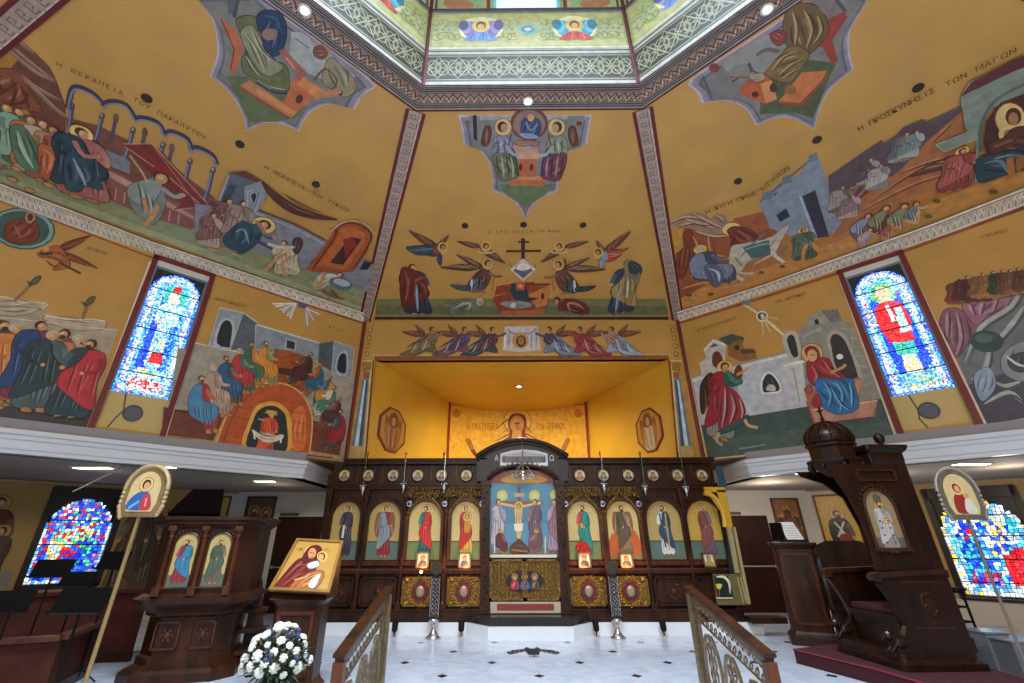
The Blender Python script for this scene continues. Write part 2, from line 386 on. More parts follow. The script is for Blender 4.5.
# ================================================================== FLOOR, STEPS
def floor_mat():
    m = bpy.data.materials.new('marble_floor'); m.use_nodes = True; nt = m.node_tree; N = nt.nodes; b = N['Principled BSDF']; L = nt.links.new
    tc = N.new('ShaderNodeTexCoord'); sx = N.new('ShaderNodeSeparateXYZ'); L(tc.outputs['Object'], sx.inputs[0])
    def M(op, a, c=None, d=None):
        n = N.new('ShaderNodeMath'); n.operation = op
        for i, v in enumerate((a, c, d)):
            if v is None: continue
            if isinstance(v, (int, float)): n.inputs[i].default_value = v
            else: L(v, n.inputs[i])
        return n.outputs[0]
    u = M('DIVIDE', M('ADD', sx.outputs[0], 1.484), .65); v = M('DIVIDE', M('SUBTRACT', sx.outputs[1], 6.775), .727)
    p = M('MULTIPLY', M('ADD', u, v), .5); q = M('MULTIPLY', M('SUBTRACT', u, v), .5)
    dp = M('ABSOLUTE', M('SUBTRACT', p, M('ROUND', p))); dq = M('ABSOLUTE', M('SUBTRACT', q, M('ROUND', q)))
    dia = M('LESS_THAN', M('MAXIMUM', dp, dq), .062)
    gu = M('ABSOLUTE', M('SUBTRACT', u, M('ROUND', u))); gv = M('ABSOLUTE', M('SUBTRACT', v, M('ROUND', v)))
    gr = M('MULTIPLY', M('LESS_THAN', M('MINIMUM', gu, gv), .006), .22)
    n = N.new('ShaderNodeTexNoise'); n.inputs['Scale'].default_value = 2.2; n.inputs['Detail'].default_value = 9; n.inputs['Distortion'].default_value = 1.5; L(tc.outputs['Object'], n.inputs['Vector'])
    r = N.new('ShaderNodeValToRGB'); r.color_ramp.elements[0].position = .35; r.color_ramp.elements[0].color = lin('#b9c0cb'); r.color_ramp.elements[1].position = .6; r.color_ramp.elements[1].color = lin('#c9cfd8'); L(n.outputs['Fac'], r.inputs[0])
    m1 = N.new('ShaderNodeMix'); m1.data_type = 'RGBA'; L(gr, m1.inputs[0]); L(r.outputs[0], m1.inputs[6]); m1.inputs[7].default_value = lin('#7d828a')
    m2 = N.new('ShaderNodeMix'); m2.data_type = 'RGBA'; L(dia, m2.inputs[0]); L(m1.outputs[2], m2.inputs[6]); m2.inputs[7].default_value = lin('#17181b')
    L(m2.outputs[2], b.inputs['Base Color']); b.inputs['Roughness'].default_value = .16
    return m
M_FLOOR = floor_mat()
mb = MB()
RX0, RX1, YE = -1.36, 2.16, 6.0
mb.prism([(-13, 4.4, 0), (RX0, 4.4, 0), (RX0, YE, 0), (RX1, YE, 0), (RX1, 4.4, 0), (14, 4.4, 0), (14, 17, 0), (-13, 17, 0)], (0, 0, -.6))
struct('floor', mb, M_FLOOR)
mb = MB().box(-13, 14, -9, 4.4, -.62, -.5); mb.box(RX0, RX1, 4.4, 6.0, -.62, -.5)
struct('floor_nave', mb, M_FLOOR)
mb = MB().box(RX0, RX1, 5.5, 6.0, -.5, -.17); mb.box(RX0, RX1, 5.0, 5.5, -.5, -.34)
struct('trim_1', mb, M_MARB)
# sanctuary platform with a splayed bay in the middle
mb = MB().prism([(-4.0, 10.34, 0), (-.735, 10.34, 0), (-.30, 9.85, 0), (1.26, 9.85, 0), (1.70, 10.34, 0), (4.95, 10.34, 0), (4.95, 13.2, 0), (-4.0, 13.2, 0)], (0, 0, .21))
struct('floor_platform', mb, M_MARB)
# inlaid medallion
P = Painter((0, 0, .0), (1, 0, 0), (0, 1, 0), (0, 0, 1), off=.001)
c0 = Zp(533, 652, 0)
def eag(pts, col): P.uvpoly([(c0.x+x*.34, c0.y+y*.42) for x, y in pts], col)
eag([(-.1, -.6), (.1, -.6), (.3, -.9), (.05, -.75), (0, -1), (-.05, -.75), (-.3, -.9)], '#141416')
eag([(-.25, -.5), (.25, -.5), (.35, .1), (1.1, -.45), (1.3, -.05), (.95, .35), (.4, .5), (.28, .95), (.1, .6), (-.1, .6), (-.28, .95), (-.4, .5), (-.95, .35), (-1.3, -.05), (-1.1, -.45), (-.35, .1)], '#141416')
for q in (-1, 1):
    for i in range(4): P.uvline([(c0.x+q*.34*(.4+.22*i), c0.y+.42*(.35-.08*i)), (c0.x+q*.34*(.5+.2*i), c0.y-.42*(.1+.06*i))], .015, '#8a8d92')
tag(P.build('floor_medallion', attr_mat('inlay_black', .6, vary=.02)), 'black double-headed eagle medallion inlaid in the white marble floor', 'floor medallion')

# ================================================================== UPPER OCTAGON
def wallquad(mb, sd, t0, t1, z0, z1, th=.25):
    a, b = dwp(sd, t0, z0), dwp(sd, t1, z0); n = (dwp(sd, 0, 0, -th)-dwp(sd, 0, 0))
    mb.prism([a, b, b+Vector((0, 0, z1-z0)), a+Vector((0, 0, z1-z0))], n)
T1, T2, WZ0, WZ1 = 3.62, 4.645, 3.40, 6.80
LEN = 2*HW
for sd, nm in ((-1, 'wall_front_left'), (1, 'wall_front_right')):
    mb = MB(); wallquad(mb, sd, 0, .94, 3.30, ZB); wallquad(mb, sd, .94, T1, 2.9, ZB); wallquad(mb, sd, T2, LEN, 2.9, ZB); wallquad(mb, sd, T1, T2, WZ1, ZB); wallquad(mb, sd, T1, T2, 2.9, WZ0+.02)
    struct(nm, mb, M_GOLD)
for sd, nm in ((-1, 'wall_left'), (1, 'wall_right')):
    x = S+sd*AW; mb = MB().box(min(x, x+sd*.25), max(x, x+sd*.25), YC-HW, YC+HW, 2.9, ZB); struct(nm, mb, M_GOLD)
AX0, AX1, AZ = S-3.77, S+3.77, 5.861
mb = MB().box(S-HW, AX0, YF, YF+.25, .2, ZB).box(AX1, S+HW, YF, YF+.25, .2, ZB).box(AX0, AX1, YF, YF+.25, AZ, ZB)
struct('wall_front', mb, M_GOLD)
# apse niche
arc = [(-1.80, 15.08), (-1.1, 15.7), (-.3, 16.1), (.55, 16.22), (1.35, 16.08), (2.15, 15.67), (2.82, 15.05)]
mb = MB(); path = [(AX0, YF+.1)]+arc+[(AX1, YF+.1)]
for a, b in zip(path[:-1], path[1:]): mb.face([(a[0], a[1], .2), (b[0], b[1], .2), (b[0], b[1], AZ), (a[0], a[1], AZ)])
struct('wall_apse', mb, M_APSE)
mb = MB().prism([(x, y, AZ) for x, y in path], (0, 0, .12)); struct('ceiling_apse', mb, M_APSE)
# sloping ceiling panels
def octv(k, ap, z):                        # vertex k of an octagon of apothem ap; k=0 front-left vertex going clockwise seen from above
    a = radians(112.5-45*k); r = ap/cos(pi/8); return Vector((S+r*cos(a), YC+r*sin(a), z))
PN = {0: 'ceiling_front', 1: 'ceiling_front_right', 2: 'ceiling_right', 3: 'ceiling_back_right', 4: 'ceiling_back', 5: 'ceiling_back_left', 6: 'ceiling_left', 7: 'ceiling_front_left'}
for k in range(8):
    mb = MB().prism([octv(k, AR, ZR), octv(k+1, AR, ZR), octv(k+1, AW, ZB), octv(k, AW, ZB)], (0, 0, .15)); struct(PN[k], mb, M_GOLD)
AD = 4.356
mb = MB()
for k in range(8):
    mb.prism([octv(k, AR, ZR), octv(k+1, AR, ZR), octv(k+1, AD, ZR), octv(k, AD, ZR)], (0, 0, .1))
struct('trim_2', mb, M_WHITE)
# drum with a window in each face
M_DRUM = mat('drum_plaster', '#b9bf9a', .6)
ZW0, ZW1 = 10.62, 12.7
mb = MB(); 
for k in range(8):
    a, b = octv(k, AD, 0), octv(k+1, AD, 0); e = (b-a).normalized(); Lk = (b-a).length; n = (Vector((S, YC, 0))-(a+b)/2).normalized()*-.2
    def q(u0, u1, z0, z1):
        mb.prism([a+e*u0+Vector((0, 0, z0)), a+e*u1+Vector((0, 0, z0)), a+e*u1+Vector((0, 0, z1)), a+e*u0+Vector((0, 0, z1))], n)
    m0, m1 = Lk*.5-.62, Lk*.5+.62
    q(0, Lk, ZR, ZW0); q(0, m0, ZW0, ZW1); q(m1, Lk, ZW0, ZW1); q(0, Lk, ZW1, 13.4)
struct('wall_drum', mb, M_DRUM)
mb = MB().lathe([(4.75, 13.35), (4.4, 14.4), (3.2, 15.6), (1.6, 16.3), (0.001, 16.5)], (S, YC, 0), 24); struct('ceiling_dome', mb, M_DRUM)
M_SKYG = mat('daylit_glass', '#cfe6ff', .3, 0, 1.0)
for k in range(8):
    a, b = octv(k, AD, 0), octv(k+1, AD, 0); e = (b-a).normalized(); Lk = (b-a).length; n = (Vector((S, YC, 0))-(a+b)/2).normalized()
    m = a+e*Lk*.5-n*.08; mb = MB()
    mb.face([m-e*.62+Vector((0, 0, ZW0)), m+e*.62+Vector((0, 0, ZW0)), m+e*.62+Vector((0, 0, ZW1)), m-e*.62+Vector((0, 0, ZW1))])
    o = struct('window_%d' % (k+1), mb, M_SKYG)
    fb = MB()
    for u in (-.60, .60): fb.prism([m+e*(u-.03)+n*.02+Vector((0, 0, ZW0)), m+e*(u+.03)+n*.02+Vector((0, 0, ZW0)), m+e*(u+.03)+n*.02+Vector((0, 0, ZW1)), m+e*(u-.03)+n*.02+Vector((0, 0, ZW1))], n*.05)
    fb.prism([m-e*.6+n*.02+Vector((0, 0, ZW0)), m+e*.6+n*.02+Vector((0, 0, ZW0)), m+e*.6+n*.02+Vector((0, 0, ZW0+.05)), m-e*.6+n*.02+Vector((0, 0, ZW0+.05))], n*.05)
    fb.build('window_frame', mat('turquoise_glass_border', '#4fc3d4', .3, 0, .5), o)

# painted bands on ring, drum, ribs
RINGS = [('front', 0), ('front right', 1), ('right', 2), ('left', 6), ('front left', 7)]
def curl(P, c, r, col, w, s=1, turns=1.1, a0=0):
    P.uvline([(c[0]+r*(1-.8*i/12)*cos(a0+s*2*pi*turns*i/12), c[1]+r*(1-.8*i/12)*sin(a0+s*2*pi*turns*i/12)) for i in range(13)], w, col)
for nm, k in RINGS:
    a, b = octv(k, AD, ZR), octv(k+1, AD, ZR); U = (b-a).normalized(); mid = (a+b)/2; V = (mid-Vector((S, YC, ZR))).normalized(); tn = math.tan(pi/8)
    P = Painter(mid, U, V, (0, 0, -1)); wd = AR-AD
    def strip(v0, v1, col):
        h0, h1 = (AD+v0)*tn, (AD+v1)*tn; P.uvpoly([(-h0, v0), (h0, v0), (h1, v1), (-h1, v1)], col)
    for f0, f1, col in ((-.05, 1.12, '#8b8580'), (-.05, .05, '#5e1822'), (.09, .13, '#1d1b20'), (.18, .22, '#1d1b20'), (.27, .70, '#a38a78'), (.27, .29, '#4a1f22'), (.68, .70, '#4a1f22'), (.75, .79, '#1d1b20'), (.84, .88, '#1d1b20'), (.90, .95, '#a49c90'), (.96, 1.14, '#5e1822')): strip(f0*wd, f1*wd, col)
    n = 26; h = (AD+.48*wd)*tn
    for i in range(n):
        x = -h+2*h*(i+.5)/n; s = h/n; y0, y1, ym = .31*wd, .66*wd, .485*wd
        P.uvline([(x-s, y0), (x-s*.3, ym*.9), (x+s*.5, y1), (x+s, ym)], .022, '#5a2a22'); P.uvline([(x-s, y1), (x, ym), (x+s, y0)], .022, '#6b4a3a')
        P.uvline([(x-s*.6, ym), (x, y1*.97), (x+s*.6, ym)], .012, '#e8dcc8')
    P.build('trim_ring_border')['kind'] = 'structure'
    # drum face
    P = Painter(mid, U, (0, 0, 1), -V); hw = AD*tn
    def band(z0, z1, col, hh=None): P.uvpoly([(-(hh or hw), z0), ((hh or hw), z0), ((hh or hw), z1), (-(hh or hw), z1)], col)
    band(-.02, .95, '#b2b0a6'); band(.0, .05, '#8e8f90'); band(.10, .82, '#6c6a52'); band(.12, .80, '#2c2a1c'); band(.14, .17, '#85816a'); band(.75, .78, '#85816a'); band(.88, .915, '#302a2a')
    n = 10; per = 2*(hw-.06)/n
    for i in range(n):
        x = -hw+.06+per*(i+.5); s = 1 if i % 2 == 0 else -1
        for q in (-1, 1):
            for z in (.34, .58):
                curl(P, (x+q*per*.22, z), .12, '#8e886c', .024, q*(1 if z > .45 else -1), 1.0, pi/2*(1 if z < .45 else -1))
            P.uvline([(x, .18), (x+q*per*.2, .3), (x+q*per*.48, .46), (x+q*per*.2, .62), (x, .74)], .03, '#9a9478', True)
        P.uvpoly([(x, .30), (x+.07, .46), (x, .62), (x-.07, .46)], '#8e8868'); P.uvpoly([(x, .38), (x+.03, .46), (x, .54), (x-.03, .46)], '#3a3526')
    band(.95, 2.05, '#cfccb0'); band(1.0, 1.99, '#aaa668', hw-.03); band(1.03, 1.96, '#bdb880', hw-.08)
    rnd = random.Random(k)
    for i in range(30):
        x = -hw+.15+(2*hw-.3)*i/29
        if min(abs(abs(x)-.85), abs(x)) < .28: continue
        curl(P, (x, 1.3), .13, '#7a9a66', .022, 1 if i % 2 else -1, 1.1, i); curl(P, (x, 1.68), .13, '#8aa870', .022, -1 if i % 2 else 1, 1.1, i*2)
        P.uvell((x, 1.5), .035, .035, '#6aa6b8'); P.uvell((x+.05, 1.38+.2*(i % 2)), .02, .02, '#b8674a')
    P.uvell((0, 1.48), .20, .17, '#8fb8a8'); P.uvell((0, 1.48), .13, .11, '#5a9ab8'); P.uvell((0, 1.48), .06, .05, '#d8d8a0')
    for q, wc, rc in ((-.85, '#8f86c8', '#6f8fd0'), (.85, '#58b0d4', '#c84a3a')):
        P.uvell((q, 1.5), .40, .37, '#e4deaa')
        for s in (-1, 1):
            for j in range(4): P.uvell((q+s*(.17+.05*j), 1.5+.05*j-.04), .12-.01*j, .27-.04*j, shade(wc, 1-.1*j if j % 2 else 1.15))
        P.uvpoly(cr([(q-.3, 1.18), (q-.14, 1.36), (q, 1.42), (q+.14, 1.36), (q+.3, 1.18)], 3), rc); P.uvell((q, 1.58), .17, .17, '#e8c66a'); P.uvell((q, 1.60), .09, .12, '#6a4024'); P.uvell((q, 1.57), .065, .09, '#d9b088')
        for j in range(4): P.uvline([(q-.2+.12*j, 1.2), (q-.12+.08*j, 1.38)], .02, shade(rc, 1.3 if j % 2 else .7))
    band(1.99, 2.04, '#4a7a8a'); band(2.06, 2.12, '#6d3540')
    for q in (-1, 1):                      # green painted panels beside the window
        P.uvpoly([(q*.66, 2.12), (q*(hw-.04), 2.12), (q*(hw-.04), 4.4), (q*.66, 4.4)], '#9fb890')
        P.uvline([(q*.72, 2.12), (q*.72, 4.3)], .07, '#7a3b34'); P.uvline([(q*.80, 2.12), (q*.80, 4.3)], .03, '#d9b45c'); P.uvline([(q*(hw-.1), 2.12), (q*(hw-.1), 4.3)], .05, '#6d3540')
        P.uvpoly(cr([(q*1.0, 2.15), (q*1.15, 2.5), (q*1.3, 3.1), (q*1.55, 2.5), (q*1.5, 2.15)], 3), '#b9805c')
    P.uvline([(-hw+.02, 0), (-hw+.02, 4.2)], .05, '#5e1822'); P.uvline([(hw-.02, 0), (hw-.02, 4.2)], .05, '#5e1822')
    P.build('trim_drum_border')['kind'] = 'structure'
for k in (0, 1, 2, 6, 7):                  # ribs along the creases
    a, b = octv(k, AR, ZR), octv(k, AW, ZB); V = (b-a).normalized(); U = Vector((-V.y, V.x, 0)).normalized(); N = U.cross(V)
    if N.z > 0: N = -N
    mb = MB().prism([a-U*.18, a+U*.18, b+U*.15, b-U*.15], N*.035); o = struct('trim_rib', mb, M_RED)
    P = Painter(a+N*.035, U, V, N); L = (b-a).length
    P.uvpoly([(-.16, 0), (.16, 0), (.13, L), (-.13, L)], '#5e1620'); P.uvpoly([(-.115, 0), (.115, 0), (.095, L), (-.095, L)], '#a39082'); 
    for i in range(34):
        y = .1+(L-.2)*i/33
        P.uvline([(-.07, y-.05), (-.07, y+.04), (.06, y+.04), (.06, y-.03), (-.01, y-.03), (-.01, y+.01)], .018, '#6e5148'); P.uvline([(-.10, y-.07), (-.10, y+.07)], .008, '#e2d6c6')
    P.build('trim_rib_ornament')['kind'] = 'structure'
# corner lines of the walls
for sd in (-1, 1):
    x = S+sd*HW; mb = MB().tube([(x-sd*.03, YF-.03, ZM-.1), (x-sd*.03, YF-.03, ZB)], .045, 6); struct('trim_corner', mb, M_RED)

# ================================================================== CORNICES AND AISLES
ZC = 2.86
for sd, nm in ((-1, 'trim_left_cornice'), (1, 'trim_right_cornice')):
    xr = -4.39 if sd < 0 else 5.36
    path = [dwp(sd, LEN, 0), Vector((xr, YF-abs(xr-(S+sd*HW)), 0)), Vector((xr+sd*-.02, 13.3, 0))]
    nrm = [Vector((-sd*C45, -C45, 0)), None, Vector((-sd, 0, 0))]; m = (nrm[0]+nrm[2]).normalized(); nrm[1] = m/m.dot(nrm[0])
    for pn, prof, mt in (('fascia', [(-.02, 3.37), (.05, 3.37), (.04, 3.22), (-.02, 3.22)], M_GREYC), ('moulding', [(-.02, 3.22), (.12, 3.21), (.13, 3.14), (.095, 3.12), (.095, 3.07), (.07, 3.05), (.07, 2.93), (.05, 2.91), (.05, ZC+.0), (-.25, ZC+.0), (-.25, 3.2)], M_CORN)):
        mb = MB(); rings = [[mb.bm.verts.new(p+n*o+Vector((0, 0, z))) for o, z in prof] for p, n in zip(path, nrm)]
        for r0, r1 in zip(rings[:-1], rings[1:]):
            for i in range(len(prof)): j = (i+1) % len(prof); mb.bm.faces.new((r0[i], r0[j], r1[j], r1[i]))
        mb.bm.faces.new(rings[0]); mb.bm.faces.new(rings[-1]); struct(nm if pn == 'moulding' else nm+'_fascia', mb, mt)
AO, YB = 14.4, 13.3
def owp(sd, t, z, off=0.0):                # outer diagonal wall; t from its corner with the back wall
    xc = S+sd*(AO/C45-(YB-YC)); return Vector((xc+sd*t*C45-sd*off*C45, YB-t*C45-off*C45, z))
for sd, nm in ((-1, 'left'), (1, 'right')):
    n = dwp(sd, 0, 0, -.12)-dwp(sd, 0, 0); xr = -4.3 if sd < 0 else 5.3
    pts = [dwp(sd, LEN+.6, ZC)+n, Vector((xr, YF-abs(xr-(S+sd*HW)), ZC))+n, Vector((xr, 13.4, ZC)), owp(sd, 0, ZC), owp(sd, 10, ZC)]
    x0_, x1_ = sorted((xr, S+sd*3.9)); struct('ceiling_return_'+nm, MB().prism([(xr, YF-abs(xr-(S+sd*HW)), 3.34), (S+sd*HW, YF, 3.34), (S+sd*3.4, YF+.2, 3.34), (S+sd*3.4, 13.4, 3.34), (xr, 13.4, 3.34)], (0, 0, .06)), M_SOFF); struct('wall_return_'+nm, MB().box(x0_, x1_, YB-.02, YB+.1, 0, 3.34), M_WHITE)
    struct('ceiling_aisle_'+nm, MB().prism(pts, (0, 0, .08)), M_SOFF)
    struct('wall_back_'+nm, MB().prism([Vector((S+sd*3.6, YB, 0)), owp(sd, 0, 0), owp(sd, 0, ZC), Vector((S+sd*3.6, YB, ZC))], (0, .2, 0)), M_WHITE)
M_WAIN = mat('white_wainscot', '#cdc7bd', .6)
LW = {-1: (2.45, 3.78, .74, 2.74), 1: (2.40, 3.95, .46, 2.70)}   # t0, t1, z0, z1 of the aisle windows
for sd, nm in ((-1, 'left'), (1, 'right')):
    t0, t1, z0, z1 = LW[sd]; n = owp(sd, 0, 0, -.3)-owp(sd, 0, 0)
    for lo, hi, m_, tg in ((.46, ZC, M_GOLDP, ''), (0, .46, M_WAIN, '_wainscot')):
        mb = MB()
        def q(a0, a1, b0, b1):
            if b1 > b0: mb.prism([owp(sd, a0, b0), owp(sd, a1, b0), owp(sd, a1, b1), owp(sd, a0, b1)], n)
        if lo == 0: q(0, 10, 0, .46)
        else: q(1.0, t0, lo, hi); q(t1, 10, lo, hi); q(t0, t1, lo, z0); q(t0, t1, z1, hi)
        struct('wall_aisle_%s%s' % (nm, tg), mb, m_)
    mb = MB().prism([owp(sd, 0, .46), owp(sd, 1.0, .46), owp(sd, 1.0, ZC), owp(sd, 0, ZC)], n); struct('wall_aisle_%s_end' % nm, mb, M_WHITE)
    mb = MB()
    for z, r in ((ZC-.03, .03), (.5, .025)): mb.tube([owp(sd, .0 if z > 1 else 1.0, z, .01), owp(sd, 10, z, .01)], r, 4)
    struct('trim_aisle_'+nm, mb, mat('aisle_trim', '#b09a86', .6))

# ================================================================== STAINED GLASS
def inside(p, poly):
    r = False; j = len(poly)-1
    for i in range(len(poly)):
        a, b = poly[i], poly[j]
        if (a[1] > p[1]) != (b[1] > p[1]) and p[0] < (b[0]-a[0])*(p[1]-a[1])/(b[1]-a[1])+a[0]: r = not r
        j = i
    return r
def glass(name, o, U, V, N, w, h, shapes, base, border, seed, nx, ny, frame_m, bars, label=None):
    """leaded glass: w x h round-headed light; shapes = [(outline in 0..1 units, colours)], cells coloured by the shape they fall in"""
    rnd = random.Random(seed); P = Painter(o, U, V, N, step=0, off=.0); R = w/2
    P.uvpoly([(0, 0), (w, 0), (w, h), (0, h)], '#08080c'); P.d = .003
    V_ = {}
    for i in range(nx+1):
        for j in range(ny+1):
            e = 0 if i in (0, nx) or j in (0, ny) else 1
            V_[i, j] = Vector(((i+e*rnd.uniform(-.34, .34))*w/nx, (j+e*rnd.uniform(-.34, .34))*h/ny))
    for i in range(nx):
        for j in range(ny):
            q = [V_[i, j], V_[i+1, j], V_[i+1, j+1], V_[i, j+1]]; c = sum(q, Vector((0, 0)))/4
            dy = c.y-(h-R); rr = sqrt((c.x-R)**2+max(0, dy)**2)
            if dy > 0 and rr > R*.97: continue
            edge = R-rr if dy > 0 else min(c.x, w-c.x)
            edge = min(edge, c.y); u, v = c.x/w, c.y/h
            if edge < w*.055: col = rnd.choice(border[0])
            elif edge < w*.15: col = rnd.choice(border[1])
            else:
                col = rnd.choice(base)
                for pl, cs in shapes:
                    if inside((u, v), pl): col = rnd.choice(cs)
            q = [c+(p-c)*.84 for p in q]; P.raw(q, [(0, 1, 2), (0, 2, 3)], shade(col, rnd.choice((.75, .9, 1, 1, 1.1))))
    g = P.build(name, M_GLASS); g['kind'] = 'structure'
    mb = MB(); O = Vector(o); U = Vector(U).normalized(); V = Vector(V).normalized(); N = Vector(N).normalized()
    for b in bars:
        z = b*h; x0 = 0 if z < h-R else R-sqrt(max(0, R*R-(z-h+R)**2))
        mb.tube([O+U*x0+V*z+N*.015, O+U*(w-x0)+V*z+N*.015], .011, 5)
    mb.build('window_bar', M_BLACK, g)
    mb = MB(); n = 16                       # spandrels beside the round head
    for s in (0, 1):
        pts = [(0, h-R)]+[(R-R*cos(pi/2*i/n), h-R+R*sin(pi/2*i/n)) for i in range(n+1)]+[(0, h)]
        if s: pts = [(w-x, y) for x, y in pts]
        mb.prism([O+U*x+V*y+N*.004 for x, y in pts[1:]], N*.03)
    mb.build('window_spandrel', frame_m, g)
    return g
CW = ['#eef6ff', '#cfe6ff', '#bfe0ff', '#e8f0f0']; CB = ['#1d3ff0', '#2a55ff', '#1730c8', '#2f6bff']; CS = ['#4fa8ff', '#58b8ff', '#3a8cf0', '#7ad0ff']
CT = ['#36c8e0', '#5ce0e8', '#2aa8c8']; CRD = ['#e8202c', '#c81828', '#ff3a3a']; CG = ['#3fc89a', '#58d8a8', '#2a9a70']; CY = ['#ffe070', '#ffd040', '#f0e0a0']; CP = ['#a070c0', '#c890d8', '#8858b0']
M_SPAN = mat('dark_spandrel', '#20262a', .6)
def upw(sd):
    a = .08; o = dwp(sd, T1+a if sd > 0 else T2-a, 4.06, .0-.07); U = dwp(sd, 1, 0)-dwp(sd, 0, 0)
    if sd < 0: U = -U
    N = dwp(sd, 0, 0, 1)-dwp(sd, 0, 0); w = T2-T1-2*a; h = WZ1-.18-4.06
    if sd < 0:
        shp = [([(.2, .05), (.8, .05), (.8, .12), (.2, .12)], CRD+CW), ([(.25, .13), (.75, .13), (.7, .2), (.3, .2)], CT+CW+CY),
               ([(.22, .2), (.42, .2), (.38, .8), (.28, .78)], CB), ([(.62, .2), (.8, .2), (.74, .7), (.64, .7)], CB+CS), ([(.36, .22), (.64, .22), (.62, .62), (.38, .62)], CW+CS),
               ([(.42, .25), (.68, .25), (.66, .33), (.44, .33)], CRD), ([(.3, .55), (.4, .55), (.4, .62), (.3, .62)], CRD), ([(.30, .56), (.70, .56), (.74, .70), (.62, .75), (.40, .75), (.28, .70)], CW+CW+CT),
               ([(.30, .74), (.72, .74), (.72, .84), (.62, .9), (.40, .9), (.30, .84)], CG+CT), ([(.40, .745), (.62, .745), (.60, .84), (.42, .84)], ['#f4e0c8', '#f0d0b0', '#e8f0f0']), ([(.44, .85), (.6, .85), (.58, .9), (.46, .9)], CRD), ([(.5, .38), (.6, .38), (.6, .42), (.5, .42)], CY)]
    else:
        shp = [([(.25, .05), (.8, .05), (.75, .14), (.3, .14)], CT+CS+CY), ([(.24, .15), (.4, .15), (.36, .8), (.2, .75)], CB), ([(.66, .15), (.84, .2), (.78, .8), (.64, .8)], CB),
               ([(.38, .15), (.66, .15), (.62, .3), (.4, .3)], CW+CY), ([(.34, .3), (.7, .28), (.68, .42), (.36, .42)], CG+CT), ([(.30, .40), (.70, .38), (.80, .58), (.74, .69), (.60, .73), (.40, .73), (.26, .69), (.20, .58)], CRD),
               ([(.54, .46), (.74, .46), (.70, .66), (.60, .66)], CW+CT[:1]), ([(.46, .56), (.55, .56), (.54, .7), (.47, .7)], CW), ([(.30, .74), (.70, .74), (.72, .82), (.62, .89), (.38, .89), (.28, .82)], CG+CY[:1]), ([(.40, .73), (.60, .73), (.62, .82), (.56, .86), (.44, .86), (.38, .82)], ['#f0c8a0', '#e8b890', '#f4d8b8'])]
    g = glass('window_%d' % (9 if sd < 0 else 10), o, U, (0, 0, 1), N, w, h, shp, CW+CS+CT+CS+CB[:1], (CS+CB[:2]+CP[:1], CW+CW+CW+CRD[:1]+CS+CP[:1]), 11 if sd < 0 else 23, 32, 100, M_SPAN, (.16, .33, .5, .67, .84))
    # casing, pale sill panel below with a round grey vent
    mb = MB()
    for t in (T1, T2): mb.prism([dwp(sd, t-.045, 3.37, .0), dwp(sd, t+.045, 3.37, .0), dwp(sd, t+.045, WZ1+.04, .0), dwp(sd, t-.045, WZ1+.04, .0)], (dwp(sd, 0, 0, .05)-dwp(sd, 0, 0)))
    mb.prism([dwp(sd, T1-.045, WZ1-.02), dwp(sd, T2+.045, WZ1-.02), dwp(sd, T2+.045, WZ1+.06), dwp(sd, T1-.045, WZ1+.06)], (dwp(sd, 0, 0, .05)-dwp(sd, 0, 0)))
    mb.build('window_frame', M_RED, g)
    mb = MB().prism([dwp(sd, T1+.05, WZ1-.14, -.02), dwp(sd, T2-.05, WZ1-.14, -.02), dwp(sd, T2-.05, WZ1-.02, -.02), dwp(sd, T1+.05, WZ1-.02, -.02)], (dwp(sd, 0, 0, .02)-dwp(sd, 0, 0))); mb.build('window_head', M_WHITE, g)
    mb = MB().prism([dwp(sd, T1, 3.38, -.04), dwp(sd, T2, 3.38, -.04), dwp(sd, T2, 4.06, -.04), dwp(sd, T1, 4.06, -.04)], (dwp(sd, 0, 0, -.05)-dwp(sd, 0, 0))); mb.build('window_sill_panel', mat('pale_ochre', '#c8ae70', .6), g)
    c = dwp(sd, (T1+T2)/2-(.02*sd), 3.72, -.04); M = (dwp(sd, 0, 0, 1)-dwp(sd, 0, 0)).to_track_quat('Z', 'Y').to_matrix().to_4x4()
    mb = MB().lathe([(.15, 0), (.15, .02), (.13, .03), (.12, .015), (0.001, .015)], c, 20, M=M.to_3x3()); tag(mb.build('round_vent', mat('vent_grey', '#5a5f68', .6)), 'round grey vent set in the ochre panel under the tall %s stained-glass window' % ('left' if sd < 0 else 'right'), 'vent')
    P = Painter(dwp(sd, 0, 0, -.04), (dwp(sd, 1, 0)-dwp(sd, 0, 0)), (0, 0, 1), N, off=.002)
    q = T1+.3 if sd > 0 else T2-.3; P.uvline([(q, 4.06), (q+.05*-sd*-1, 3.75), (q+.02, 3.6), (q+.10, 3.38)], .02, '#1c1c1c'); P.build('window_cable', M_ICON, g)
for sd in (-1, 1): upw(sd)
